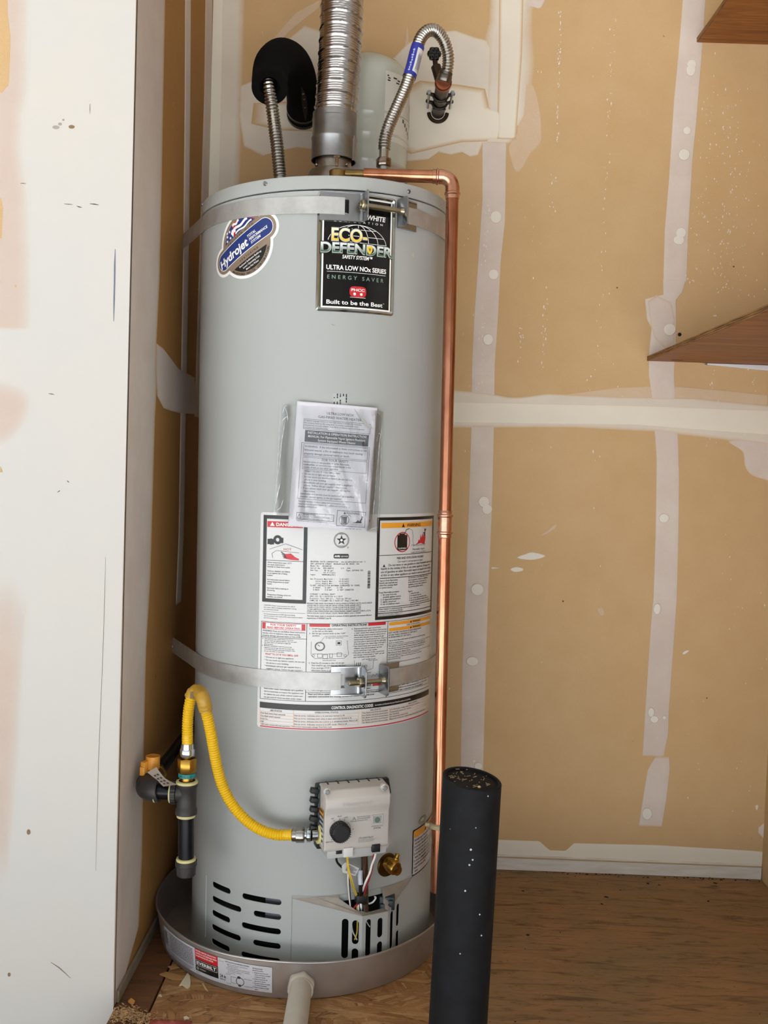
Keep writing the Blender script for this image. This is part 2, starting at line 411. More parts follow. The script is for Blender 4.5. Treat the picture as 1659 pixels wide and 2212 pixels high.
def struct(name, g, m, parent=None, smooth=False, **k):
    o = g.obj(name, m, parent, smooth=smooth, **k); o['kind'] = 'structure'; return o
def slab(name, lo, hi, m, parent=None, bev=0):
    g = G(); c = [(a+b)/2 for a, b in zip(lo, hi)]; d = [b-a for a, b in zip(lo, hi)]
    return struct(name, g.box(c, d, bev=bev), m, parent)
wall_back = slab('wall_back', (XL-.014, YB, -.02), (XR+.014, YB+.014, 2.55), M_kraft)
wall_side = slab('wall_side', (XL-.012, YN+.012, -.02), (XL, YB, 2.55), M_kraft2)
wall_near = slab('wall_near', (-4.5, YN, GF), (XL, YN+.012, 2.55), M_paint)
wall_right = slab('wall_right', (XR, -.72, GF), (XR+.014, YB, 2.55), M_kraft)
slab('wall_far_right', (2.8, -3.3, GF), (2.814, -.70, 2.55), M_paint); slab('wall_return', (XR+.014, -.72, GF), (2.814, -.706, 2.55), M_paint)
slab('wall_left', (-4.514, -3.3, GF), (-4.5, YN, 2.55), M_paint)
g = G(); g.box((-.85, -3.36, 2.1), (7.3, .12, .92)); g.box((2.25, -3.36, .59), (1.1, .12, 2.1)); g.box((-4.4, -3.36, .59), (.2, .12, 2.1))
struct('wall_front', g, M_paint)
slab('ceiling', (-4.5, -3.42, 2.55), (2.814, YB+.014, 2.564), M_ceil)
slab('floor', (-4.5, -3.3, GF-.1), (2.8, YN, GF), M_conc)
slab('driveway', (-14, -16, GF-.15), (12, -3.3, GF-.02), M_drive)
# raised platform: frame plus the three boards on it
YP = -.5
plat = slab('floor_platform', (XL+.002, YP, GF), (XR-.001, YB-.001, -.0125), M_board)
SX = 0.304
g = G(); g.box(((XL+.003-.2625)/2, (YP+YB)/2, -.006), (-.2625-XL-.003, YB-YP-.004, .012), bev=.0012)
g.obj('floor_board', M_board, plat, smooth=False)
g = G(); g.box(((-.2590+SX-.001)/2, (YP+YB)/2, -.006), (SX-.001+.2590, YB-YP-.004, .012), bev=.0012)
g.obj('strand_board_sheet', M_osb, plat, smooth=False)
g = G(); g.box(((SX+.001+XR-.002)/2, (YP+YB)/2, -.006), (XR-.002-SX-.001, YB-YP-.004, .012), bev=.0012)
g.obj('plywood_sheet', M_ply, plat, smooth=False)

# ------------------------------------------------------------------ joint tape, compound and screw spots (real, slightly raised layers)
back = lambda a, b, h: (a, YB-h, b)
side = lambda a, b, h: (XL+h, a, b)
near = lambda a, b, h: (a, YN-h, b)
_ns = [random.Random(3).uniform(-1, 1) for _ in range(4096)]
def jit(x, seed=0):
    r = 0
    for f, a in ((35, .5), (110, .3), (300, .2)):
        t = x*f+seed*37.7; i = math.floor(t); u = t-i; u = u*u*(3-2*u)
        r += a*((1-u)*_ns[i % 4096]+u*_ns[(i+1) % 4096])
    return r
def interp(tab, x):
    if x <= tab[0][0]: return tab[0][1]
    for (a, b), (c, d) in zip(tab, tab[1:]):
        if x <= c: return b+(d-b)*(x-a)/(c-a) if c > a else d
    return tab[-1][1]
def band(name, A, B, plane, m, parent, h=.0008, vert=True, jA=.0012, jB=.0012, soft=.03, endsoft=.004, lift=0., seed=1, softB=None, open_ends=False):
    """strip of compound between the edge lines A and B (lists of (a, b)); vert: runs along b"""
    ix = 1 if vert else 0
    ta = sorted((p[ix], p[1-ix]) for p in A); tb = sorted((p[ix], p[1-ix]) for p in B)
    x0 = max(ta[0][0], tb[0][0]) if open_ends else min(ta[0][0], tb[0][0]); x1 = max(ta[-1][0], tb[-1][0]); n = max(8, int((x1-x0)/.006))
    sb = softB if softB is not None else soft
    fr = [0, soft*.5, soft, .25, .5, .75, 1-sb, 1-sb*.5, 1]; cv = [0, .6, 1, 1, 1, 1, 1, .6, 0]
    g = G(); g.att = []
    vs = []
    for j in range(n+1):
        x = x0+(x1-x0)*j/n; a = interp(ta, x)+jA*jit(x, seed); b = interp(tb, x)+jB*jit(x, seed+5)
        e = 1 if open_ends else min(1, (min(x-x0, x1-x)+1e-6)/max(endsoft, 1e-6)); 
        for q, k in zip(fr, cv):
            w = a+(b-a)*q; k2 = min(k, e); P = (w, x) if vert else (x, w)
            vs.append(plane(P[0], P[1], lift+.00015+h*k2)); g.att.append(k2)
    k = len(fr); g.add(vs, [(j*k+i, j*k+i+1, (j+1)*k+i+1, (j+1)*k+i) for j in range(n) for i in range(k-1)])
    return g.obj(name, m, parent, fix=True)
def blob(name, outl, plane, m, parent, h=.001, jt=.001, edge=.88, lift=0., seed=1, smooth=True, soft=.5):
    pts = [Vector((p[0], p[1], 0)) for p in outl]
    if smooth:
        P = pts[-1:]+pts+pts[:2]; q = spline([Vector(p) for p in P], .006)
        # keep one closed turn
        s0 = min(range(len(q)), key=lambda i: (q[i]-pts[0]).length); s1 = max(i for i in range(len(q)) if (q[i]-pts[0]).length < .0005 or i == s0)
        q = q[s0:s1] if s1 > s0+3 else pts
    else:
        q = []
        for a, b in zip(pts, pts[1:]+pts[:1]):
            k = max(1, int((b-a).length/.006)); q += [a+(b-a)*i/k for i in range(k)]
    c = Vector((sum(p.x for p in q)/len(q), sum(p.y for p in q)/len(q), 0)); n = len(q)
    g = G(); g.att = []; vs = [plane(c.x, c.y, lift+.00015+h)]; g.att.append(1); acc = 0
    rings = [(.5, 1), (edge, 1), (.5+.5*edge, soft+.2), (1, 0)]
    for fr, cv in rings:
        acc = 0
        for i, p in enumerate(q):
            acc += (p-q[i-1]).length if i else 0
            d = (p-c); L = d.length; d = d/L if L else d
            r = fr*(L+jt*jit(acc, seed)); vs.append(plane(c.x+d.x*r, c.y+d.y*r, lift+.00015+h*cv)); g.att.append(cv)
    fs = [(0, 1+i, 1+(i+1) % n) for i in range(n)]
    for k in range(len(rings)-1):
        o = 1+k*n; fs += [(o+i, o+(i+1) % n, o+n+(i+1) % n, o+n+i) for i in range(n)]
    g.add(vs, fs); return g.obj(name, m, parent, fix=True)
def spot(c, rx, ry, plane, parent, seed, rot=0, h=.0011):
    o = [(c[0]+rx*math.cos(a)*math.cos(rot)-ry*math.sin(a)*math.sin(rot), c[1]+rx*math.cos(a)*math.sin(rot)+ry*math.sin(a)*math.cos(rot)) for a in [2*pi*k/12 for k in range(12)]]
    return blob('screw_spot', o, plane, M_spot, parent, h*.7, .0022, .9, .0010+.00012*(seed-30), seed)
# white splashes along the boards, far too many to lift off one by one
g = G(); rf = random.Random(17)
for a_, b_, n_, sp in (((0.5002,2.0887), (0.505,1.7742), 60, .0022), ((0.5001,1.7085), (0.4982,1.5987), 12, .004), ((0.6265,2.071), (0.6258,1.2375), 55, .006), ((0.9149,1.9178), (0.9176,1.4361), 120, .02), ((0.9597,1.7996), (0.9459,1.426), 70, .03), ((0.8648,1.9271), (0.8503,1.4449), 50, .012), ((0.3475,1.6378), (0.3419,1.1608), 60, .004), ((0.4948,1.4442), (0.4938,1.233), 26, .003), ((0.4388,1.3425), (0.4373,1.2423), 14, .003), ((0.9049,1.2471), (0.9049,1.2025), 9, .002), ((1.0075,1.2506), (1.0079,1.2004), 8, .003), ((0.6268,1.4596), (0.6297,0.9009), 14, .03), ((0.8914,1.5125), (1.0296,0.5743), 14, .06)):
    for k in range(n_):
        t = rf.random(); x = a_[0]+(b_[0]-a_[0])*t+rf.gauss(0, sp); z_ = a_[1]+(b_[1]-a_[1])*t; w_ = rf.uniform(.0005, .0016); h_ = w_*rf.uniform(.8, 3.2)
        if x > XR-.01: continue
        g.add([(x-w_, YB-.0014, z_), (x, YB-.0014, z_-h_), (x+w_, YB-.0014, z_), (x, YB-.0014, z_+h_), (x, YB-.0021, z_)], [(0, 1, 4), (1, 2, 4), (2, 3, 4), (3, 0, 4)])
o = g.obj('white_splashes', mat('white_splash_paint', 'ECE6DA', .7), wall_back, smooth=False, fix=True); o['kind'] = 'stuff'
MM = .00113      # metres per photo pixel on the back wall, for spot sizes

# back wall: inside corner, studs, seam, patch round the pipes
band('corner_tape', [(-0.3302,2.1174),(-0.3268,1.8679),(-0.3268,1.6599),(-0.3252,1.0928),(-0.3152,0.0604)], [(-0.2506,2.1198),(-0.2499,1.903),(-0.2491,1.7173),(-0.2509,1.5411),(-0.2519,1.0954),(-0.2404,0.0633)], back, M_mud, wall_back, .0009, softB=.25, jB=.002)
band('corner_tape', [(-0.3313,2.1173),(-0.3279,1.8679),(-0.328,1.6599),(-0.3164,0.0604)], [(-0.3036,2.1182),(-0.3001,1.8688),(-0.3,1.6608),(-0.2841,0.0616)], back, M_cream, wall_back, .0009, lift=.0006, softB=.15)
band('stud_tape', [(0.3262,1.7795),(0.332,1.634),(0.3277,1.4906),(0.3233,1.3464),(0.3229,1.2428),(0.327,1.0829),(0.3281,0.8675),(0.3284,0.6708),(0.3278,0.4967),(0.3331,0.2567),(0.3322,0.1323)], [(0.385,1.7813),(0.3896,1.5875),(0.3834,1.4924),(0.382,1.3484),(0.3789,1.2447),(0.3832,1.0848),(0.3862,0.8696),(0.3851,0.6729),(0.3869,0.4989),(0.3902,0.2589),(0.3906,0.1345)], back, M_thin, wall_back, .0007)
band('stud_tape', [(0.7909,2.1514),(0.7892,2.1191),(0.7857,2.0025),(0.7798,1.8842),(0.7769,1.6955),(0.7727,1.5769),(0.7753,1.4546)], [(0.8446,2.153),(0.844,2.1208),(0.8424,2.0129),(0.8368,1.8393),(0.8321,1.7443),(0.8303,1.5788),(0.8319,1.4565)], back, M_thin, wall_back, .0007, seed=2)
band('stud_tape', [(0.7748,1.4645),(0.7779,1.4237),(0.7591,1.4198),(0.7338,1.4123),(0.7406,1.3638),(0.7527,1.3442),(0.7492,1.2763),(0.7513,1.2329),(0.7603,1.1852),(0.7719,1.0983),(0.7801,1.0301),(0.7865,0.8499),(0.7887,0.6876),(0.7866,0.6373),(0.784,0.5389),(0.7821,0.3986),(0.7808,0.2958)], [(0.8314,1.4664),(0.8242,1.433),(0.8096,1.4126),(0.813,1.3662),(0.8148,1.3074),(0.8139,1.235),(0.8189,1.1772),(0.8308,1.0858),(0.8385,0.9838),(0.8441,0.8372),(0.8474,0.6897),(0.8455,0.5904),(0.8415,0.4158),(0.8424,0.3513),(0.8336,0.2978)], back, M_thin, wall_back, .0008, seed=3, jA=.0025, jB=.003)
band('stud_tape', [(0.8131,0.297),(0.7947,0.2639),(0.7859,0.1882),(0.7793,0.1205)], [(0.8461,0.2983),(0.85,0.266),(0.8452,0.1905),(0.8365,0.1203)], back, M_thin, wall_back, .0008, seed=4)
blob('compound_smear', [(0.7361,1.4124),(0.7587,1.4286),(0.7985,1.4122),(0.8119,1.3662),(0.8115,1.3051),(0.7889,1.2876),(0.7586,1.3144),(0.7445,1.3528)], back, M_thin, wall_back, .0005, .006, .8, .0006, 6, smooth=False)
band('seam_tape', [(-0.3384,1.162),(0.2715,1.1802),(0.357,1.1758),(0.4158,1.1667),(0.4438,1.1676),(0.5084,1.1788),(0.6733,1.1766),(0.8635,1.1809),(1.042,1.1692),(1.155,1.1664)], [(-0.3361,1.0756),(0.275,1.0867),(0.4334,1.0933),(0.5793,1.0984),(0.7253,1.0956),(0.7691,1.0954),(0.8716,1.0872),(0.9594,1.0791),(1.0472,1.0709),(1.1609,1.0603)], back, M_mud, wall_back, .001, vert=False, soft=.08, softB=.12, jA=.001, jB=.0035, seed=5, lift=.0003)
band('seam_tape', [(-0.3379,1.143),(0.2726,1.1516),(0.7224,1.1582),(0.8646,1.1586),(1.0425,1.1581),(1.1555,1.1575)], [(-0.3364,1.0868),(0.2746,1.099),(0.7247,1.109),(1.0459,1.0955),(1.159,1.0939)], back, M_cream, wall_back, .0008, vert=False, soft=.1, softB=.06, seed=6, lift=.001)
blob('compound_smear', [(0.9526,1.0811),(0.9842,1.0541),(0.9917,1.0185),(1.0074,0.9977),(1.036,0.9874),(1.0866,0.9847),(1.0926,1.0804)], back, M_thin, wall_back, .0006, .0025, .9, .0002, 8)
band('compound_smear', [(0.5389,1.1754),(0.6724,1.1978),(0.7951,1.2076),(0.9296,1.2011),(1.0407,1.1926)], [(0.5391,1.1698),(0.6736,1.1722),(0.7967,1.1742),(1.042,1.1681)], back, M_film, wall_back, .0004, vert=False, seed=9, soft=.05, lift=.0001)
# the big patch round the two pipe stubs
blob('pipe_patch', [(-0.2628,1.8863),(-0.2299,1.9015),(-0.1496,2.0017),(-0.1086,2.0366),(-0.0728,2.0258),(0.0071,1.9545),(0.0433,1.8687),(0.0577,1.7709),(0.0486,1.7137),(-0.0126,1.7117),(-0.0636,1.7364),(-0.1194,1.7412),(-0.1637,1.731),(-0.2023,1.7188),(-0.2498,1.7414),(-0.2642,1.8153)], back, M_mud, wall_back, .0005, .006, .95, .0003, 11, smooth=False)
blob('pipe_patch', [(0.0296,1.9444),(0.1042,1.9662),(0.1383,2.002),(0.1654,2.018),(0.2036,2.03),(0.2531,2.0358),(0.3034,2.0201),(0.3312,2.0144),(0.3723,1.955),(0.4183,1.9131),(0.4193,1.837),(0.4011,1.7928),(0.3821,1.7703),(0.3301,1.7665),(0.3201,1.7377),(0.3014,1.7328),(0.281,1.743),(0.2536,1.7356),(0.2233,1.7412),(0.1984,1.7229),(0.1542,1.7171),(0.0597,1.7141),(0.0281,1.8246)], back, M_mud, wall_back, .0005, .006, .96, .0004, 12, smooth=False)
blob('pipe_patch', [(0.1205,1.882),(0.1692,1.914),(0.2635,1.9082),(0.3303,1.8994),(0.3431,1.8563),(0.4159,1.8369),(0.4122,1.7931),(0.3852,1.7759),(0.2801,1.7671),(0.2031,1.7482),(0.1535,1.7357),(0.114,1.7508)], back, M_cream, wall_back, .0004, .006, .7, .0009, 13, smooth=False)
blob('pipe_patch', [(-0.2283,1.847),(-0.0675,1.8597),(0.0438,1.8523),(0.0566,1.8037),(-0.0538,1.7805),(-0.1652,1.7824),(-0.2324,1.7967)], back, M_cream, wall_back, .0004, .006, .5, .0009, 14, smooth=False)
band('stud_tape', [(0.327,2.1481),(0.3298,2.1051),(0.3298,2.0511),(0.3211,2.0184),(0.3219,1.8883),(0.3289,1.7686)], [(0.4413,2.1516),(0.4425,2.0978),(0.4402,2.0481),(0.4504,1.964),(0.4473,1.9075),(0.4436,1.8377),(0.402,1.771)], back, M_mud, wall_back, .0006, seed=15, soft=.2, softB=.25, jB=.007, lift=.0005)
band('stud_tape', [(0.3523,2.1489),(0.3582,1.9763),(0.3617,1.7806)], [(0.4106,2.1506),(0.4134,1.978),(0.411,1.902),(0.4071,1.782)], back, M_cream, wall_back, .0004, seed=16, soft=.2, softB=.2, lift=.0011)
blob('compound_smear', [(0.4077,1.9019),(0.4404,1.9138),(0.463,1.8492),(0.4687,1.7949),(0.4663,1.773),(0.441,1.7416),(0.4245,1.7104),(0.4094,1.7012),(0.3972,1.7271),(0.3892,1.7596),(0.4011,1.7928)], back, M_film, wall_back, .0006, .002, .92, .0003, 17)
blob('compound_smear', [(0.3758,2.1388),(0.4629,2.1361),(0.4611,2.1005),(0.4496,2.0872),(0.4329,2.091),(0.378,2.085)], back, M_thin, wall_back, .0006, .0015, .9, .0003, 18)
blob('compound_smear', [(0.1317,1.9693),(0.1339,2.0018),(0.1366,2.0474),(0.1427,2.0021),(0.1458,1.9784)], back, M_film, wall_back, .0004, .0008, .8, .0003, 19, smooth=False)
band('compound_smear', [(-0.185,1.9985),(-0.1594,2.0307),(-0.1294,2.0652),(-0.075,2.0949)], [(-0.1715,1.9924),(-0.1392,2.0237),(-0.1069,2.0529),(-0.0723,2.0799)], back, M_film, wall_back, .0004, vert=False, seed=20, lift=.0002, jA=.006, jB=.006)
for k, (q, rx, ry, ro) in enumerate((((0.3659,1.5955), 13, 14, 0), ((0.3658,1.4587), 12, 12, 0), ((0.8175,1.97), 11, 11, 0), ((0.816,1.9559), 11, 13, 0), ((0.8142,1.8146), 9, 10, 0), ((0.8098,1.7578), 13, 13, 0),
        ((0.8117,1.5727), 12, 12, 0), ((0.8071,1.5549), 13, 11, 0), ((0.3587,1.3025), 12, 13, 0), ((0.3643,0.9095), 13, 13, 0), ((0.3729,0.8917), 12, 12, .5), ((0.804,0.8856), 12, 11, 0), ((0.7953,1.3412), 14, 14, 0),
        ((0.357,0.6947), 15, 14, 0), ((0.3515,0.5171), 14, 11, 0), ((0.3766,0.2572), 10, 9, 0), ((0.3658,0.2696), 4, 4, 0), ((0.7978,0.6628), 9, 13, 0), ((0.7953,0.4072), 8, 11, 0), ((0.8041,0.3902), 10, 9, 0), ((0.7972,0.1537), 12, 14, 0), ((0.8277,0.3957), 5, 5, 0))):
    spot(q, rx*MM, ry*MM, back, wall_back, 30+k, ro)
for k, pl in enumerate(([(0.4488,0.7754),(0.471,0.7864),(0.4877,0.7916),(0.5221,0.7826),(0.4886,0.7711)], [(0.4341,0.7476),(0.4497,0.7538),(0.468,0.7499),(0.4649,0.743),(0.4446,0.74)], [(0.503,0.8307),(0.5216,0.845),(0.5412,0.8626),(0.5449,0.8549),(0.5253,0.8383)],
        [(0.8642,0.5545),(0.8717,0.5627),(0.883,0.5632),(0.87,0.5524)], [(0.651,0.6563),(0.6643,0.6614),(0.6707,0.6445),(0.6608,0.6396)], [(0.3899,0.7505),(0.4103,0.749),(0.39,0.746)], [(1.0627,0.1838),(1.0706,0.1864),(1.07,0.1748),(1.0656,0.1723)], [(0.8982,1.379),(0.907,1.3804),(0.9073,1.376),(0.8995,1.3758)])):
    blob('compound_dab', pl, back, M_film if k in (2, 4) else M_spot, wall_back, .0006, .0008, .7, .0003, 60+k)
# ragged compound and the base strip along the floor
blo = dict(plane=back, m=M_cream, parent=wall_back)
band('base_compound', [(0.2311,0.0746),(0.4262,0.0752),(0.5352,0.0754),(0.5613,0.0536),(0.6015,0.0529),(0.6212,0.0735),(0.8237,0.0767),(1.0561,0.0718),(1.1362,0.0679)], [(0.233,0.0232),(0.4283,0.0239),(0.6348,0.0249),(0.9213,0.0245),(1.1386,0.0237)], vert=False, h=.0006, seed=21, soft=.06, jA=.0015, **blo)
blob('base_compound', [(1.1387,0.2331),(1.0955,0.2314),(1.0941,0.1501),(1.0725,0.1283),(1.072,0.1167),(1.0865,0.1009),(1.0915,0.0708),(1.0968,0.0571),(1.1709,0.06)], back, M_mud, wall_back, .0008, .001, .92, .0002, 22, smooth=False)
g = G(); n = 150; vs = []
for i in range(n+1):
    x = XL+.01+(XR-XL-.012)*i/n; zt = .0405+.006*jit(x, 3)
    for y_, z_ in ((YB-.0005, .001), (YB-.006, .001), (YB-.006, zt-.001), (YB-.0035, zt), (YB-.0005, zt)): vs.append((x, y_, z_))
g.add(vs, [(i*5+k, i*5+k+1, i*5+5+k+1, i*5+5+k) for i in range(n) for k in range(4)])
M_base = mat('scuffed_white_base', 'E4DED4', .8, col2='CFC6B8', vs=9, stretch=(1, 1, 8), bmp=.15, bs=40)
bb = struct('baseboard_back', g, M_base, fix=True)
g = G(); vs = []
for i in range(n*4+1):
    x = .25+(XR-.252)*i/(n*4); zt = .0415+.0100*jit(x, 8)+.007*jit(x*.3, 2); w = .0013+.0009*abs(jit(x, 9))
    for y_, z_ in ((YB-.0062, zt-w), (YB-.0074, zt), (YB-.0060, zt+w)): vs.append((x, y_, z_))
g.add(vs, [(i*3+k, i*3+k+1, i*3+3+k+1, i*3+3+k) for i in range(n*4) for k in range(2)])
g.obj('cracked_caulk_line', mat('brown_caulk', 'BBA27C', .8), bb, fix=True)
# side wall: compound near the corner, a narrow tape strip, the corner tape, the seam
band('corner_compound', [(-0.342,1.7712),(-0.3395,1.2201),(-0.343,0.6511),(-0.3435,0.0646),(-0.3424,0.0129)], [(-0.1368,1.8662),(-0.1323,1.6407),(-0.129,1.5358),(-0.1279,1.3401),(-0.1412,1.2109),(-0.1316,1.1147),(-0.1383,1.0691),(-0.1443,0.7515),(-0.1643,0.6176),(-0.1651,0.435),(-0.1579,0.2011),(-0.1706,0.0669),(-0.3114,-0.0044)], side, M_thin, wall_side, .001, seed=23, soft=.02, softB=.1)
band('narrow_tape', [(0.0305,1.9719),(0.0512,1.7618),(0.0736,1.4572),(0.0829,1.2206),(0.1008,0.826),(0.0904,0.673)], [(0.0834,1.9971),(0.1054,1.782),(0.1295,1.4698),(0.1396,1.2271),(0.1539,0.8224),(0.1432,0.6657)], side, M_thin, wall_side, .0008, seed=24)
band('corner_tape', [(0.2386,2.071),(0.2541,1.8374),(0.2498,1.6246),(0.2389,1.0879)], [(0.3192,2.1094),(0.3363,1.868),(0.3406,1.6502),(0.327,1.0923)], side, M_thin, wall_side, .0009, seed=25)
blob('compound_smear', [(-0.1488,1.2117),(-0.0872,1.2083),(0.0551,1.1828),(0.2273,1.1784),(0.2814,1.0955),(0.0662,1.0863),(-0.0088,1.0871),(-0.0748,1.0891),(-0.1312,1.1102),(-0.1472,1.1583)], side, M_thin, wall_side, .0008, .002, .92, .0006, 26, smooth=False)
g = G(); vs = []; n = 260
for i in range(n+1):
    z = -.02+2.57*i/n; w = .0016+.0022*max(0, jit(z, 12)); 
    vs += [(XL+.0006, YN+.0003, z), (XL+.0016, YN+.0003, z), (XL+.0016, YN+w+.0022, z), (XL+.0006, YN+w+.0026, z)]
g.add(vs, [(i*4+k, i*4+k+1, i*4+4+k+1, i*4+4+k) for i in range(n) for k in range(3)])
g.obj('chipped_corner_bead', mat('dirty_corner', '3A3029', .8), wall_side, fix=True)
g = G(); g.box((XL+.004, -.05, .012), (.006, .56, .022), bev=.001)
g.obj('loose_paper_edge', mat('torn_board_paper', '8F7F69', .9, var=.3, vs=20), wall_side, smooth=False)
# face of the wall end: thin pinkish compound and bare paper towards the left
band('thin_compound', [(-0.6267,1.7858),(-0.6182,1.2101)], [(-0.5087,1.7894),(-0.509,1.7194),(-0.5086,1.61),(-0.5176,1.5705),(-0.518,1.5075),(-0.5039,1.4369),(-0.4992,1.3577),(-0.4948,1.2022)], near, mud_mat('pinkish_thin_compound', 'C8B5A8', .9, 'C3AFA2', .35, under='CBC7BF'), wall_near, .0005, softB=.22, seed=27)
band('bare_paper', [(-0.6267,1.7858),(-0.6241,1.608)], [(-0.5486,1.7882),(-0.5478,1.7416),(-0.5423,1.7028),(-0.5431,1.6559),(-0.5441,1.6207),(-0.5551,1.6102)], near, M_kraft, wall_near, .0003, seed=28, lift=.0006, softB=.02, soft=.01)
band('bare_paper', [(-0.6214,1.4268),(-0.6204,1.3601)], [(-0.5537,1.429),(-0.5502,1.4116),(-0.5518,1.3624)], near, M_kraft, wall_near, .0003, seed=29, lift=.0006)
blob('thin_compound', [(-0.5841,1.1067),(-0.5191,1.1089),(-0.4941,1.0775),(-0.5255,1.0117),(-0.5824,1.0016)], near, bpy.data.materials['pinkish_thin_compound'], wall_near, .0004, .002, .5, 0, 30)
blob('thin_compound', [(-0.5952,0.7727),(-0.5214,0.7753),(-0.496,0.727),(-0.5039,0.4781),(-0.5202,0.2255),(-0.5862,0.1805)], near, bpy.data.materials['pinkish_thin_compound'], wall_near, .0004, .002, .5, 0, 31, smooth=False)
blob('bare_paper', [(-0.5655,0.9657),(-0.5476,0.9639),(-0.5441,0.9543),(-0.5653,0.9519)], near, M_kraft, wall_near, .0003, .0004, .9, .0006, 32, smooth=False)
M_scuff = mat('pencil_scuff', '4A4742', .9); M_scuff2 = mat('brown_scuff', '8A7055', .9); M_blue = mat('blue_grey_chalk', '6C7486', .9)
def scratch(name, pts, w, m, plane=near, parent=wall_near):
    g = G(); n = len(pts); vs = []
    for i, p in enumerate(pts):
        ww = w*(.3 if i in (0, n-1) else 1); a = Vector(pts[max(i-1, 0)]); b = Vector(pts[min(i+1, n-1)]); d = (b-a).normalized()
        vs += [plane(p[0]-d.y*ww, p[1]+d.x*ww, .0006), plane(p[0], p[1], .0011), plane(p[0]+d.y*ww, p[1]-d.x*ww, .0006)]
    g.add(vs, [(i*3+k, i*3+k+1, i*3+3+k+1, i*3+3+k) for i in range(n-1) for k in range(2)])
    return g.obj(name, m, parent, fix=True)
scratch('chalk_streak', [(-0.3547,1.3482),(-0.3549,1.3227),(-0.3546,1.2909),(-0.3547,1.2589),(-0.3544,1.2238)], .0012, M_blue)
scratch('scuff_mark', [(-0.4457,1.423),(-0.4376,1.4224),(-0.4296,1.4219)], .0006, M_scuff); scratch('scuff_mark', [(-0.4231,1.4197),(-0.419,1.4183),(-0.4142,1.4177)], .0009, M_scuff)
scratch('scuff_mark', [(-0.4006,1.4244),(-0.3926,1.4239),(-0.3845,1.4226)], .0009, M_scuff); scratch('scuff_mark', [(-0.5219,1.4553),(-0.5171,1.4555),(-0.5115,1.4549)], .0005, M_scuff)
scratch('scuff_mark', [(-0.4038,1.5945),(-0.4036,1.5851),(-0.4034,1.5773)], .0004, M_scuff); scratch('scuff_mark', [(-0.466,1.0946),(-0.4611,1.094),(-0.4554,1.0934)], .0006, M_scuff)
scratch('scuff_mark', [(-0.4472,0.9227),(-0.444,0.9244),(-0.4424,0.9261)], .0007, M_scuff); scratch('scuff_mark', [(-0.4305,0.9436),(-0.4289,0.9421),(-0.4264,0.9405)], .0007, M_scuff)
scratch('scuff_mark', [(-0.36,0.8115),(-0.3599,0.7319),(-0.361,0.6329),(-0.3645,0.45),(-0.3652,0.2485)], .0003, M_scuff2)
scratch('scuff_mark', [(-0.4425,0.0774),(-0.4273,0.0678),(-0.4069,0.0499)], .0008, M_scuff2)
for k, (q, rx, ry) in enumerate((((-0.4619,1.5526), 9, 5), ((-0.4548,1.5584), 5, 4), ((-0.4493,1.5656), 3, 3), ((-0.4346,1.5543), 8, 5), ((-0.4869,0.3137), 5, 8), ((-0.5269,1.2787), 5, 6), ((-0.5173,0.0514), 4, 6))):
    o = [(q[0]+rx*.00086*(1+.4*jit(a, k))*math.cos(a), q[1]+ry*.00086*(1+.5*jit(a*2, k+3))*math.sin(a)) for a in [2*pi*i/14 for i in range(14)]]
    g = G(); c0 = near(q[0], q[1], .0009); ring = [near(x, z, .0005) for x, z in o]
    g.add([c0]+ring, [(0, 1+i, 1+(i+1) % 14) for i in range(14)]); g.obj('chipped_paint', M_spot if k == 5 else (M_scuff2 if k in (3, 4, 6) else mat('grey_fleck', 'A29C92', .9)), wall_near, fix=True)

# ------------------------------------------------------------------ materials of the things
M_jacket = mat('grey_enamel', 'AAADAA', .45, var=.03, vs=6, bmp=.02, bs=300, coat=.06, spec=.3)
M_black = mat('black_plastic', '101011', .45); M_dark = mat('dark_interior', '0B0B0B', .9)
M_galv = mat('galvanised_steel', 'C4C4C1', .55, .75, var=.18, vs=35, bmp=.05, bs=120)
M_zinc = mat('zinc_plated_steel', 'A6A8AA', .3, 1, var=.2, vs=25)
M_brass = mat('brass', 'B58A3C', .28, 1, var=.15, vs=30)
M_bolt = mat('yellow_zinc', 'A69C82', .3, 1, var=.2, vs=50)
M_copper = mat('copper', 'CE8E6C', .2, 1, col2='9A5C42', vs=5, stretch=(3, 3, 1.2), rvar=.2)
M_alu = mat('aluminium_duct', 'B4B2B0', .24, 1, var=.12, vs=60)
M_sheet = mat('galvanised_collar', '9C9C9C', .38, 1, var=.35, vs=14, bmp=.06, bs=30)
M_hood = mat('draft_hood_steel', '9C948A', .35, 1, var=.4, vs=25)
M_flex = mat('stainless_flex', 'B5B0A8', .24, 1, var=.15, vs=40)
M_chrome = mat('chrome_foil', 'C8CAC8', .12, 1, var=.25, vs=9)
M_white = mat('white_print', 'F2F0EC', .35); M_label = mat('label_paper', 'CDCDCB', .22, spec=.5, coat=.3)
M_ink = mat('black_print', '141414', .35); M_ink2 = mat('grey_print', '3C3C40', .5); M_red = mat('red_print', 'C2202A', .35)
M_orange = mat('orange_print', 'E39A2C', .35); M_orange2 = mat('pale_orange_print', 'E8B488', .4); M_blue_p = mat('blue_print', '1F3576', .3)
M_gold = mat('bronze_print', '9A8876', .3, .35); M_green = mat('green_print', '3E6B50', .35); M_yellow = mat('yellow_print', 'F0C62E', .35)
M_wire_w = mat('white_wire', 'E9E7E0', .4); M_wire_r = mat('red_wire', '9A2230', .4); M_wire_y = mat('yellow_wire', 'D8B83E', .4)

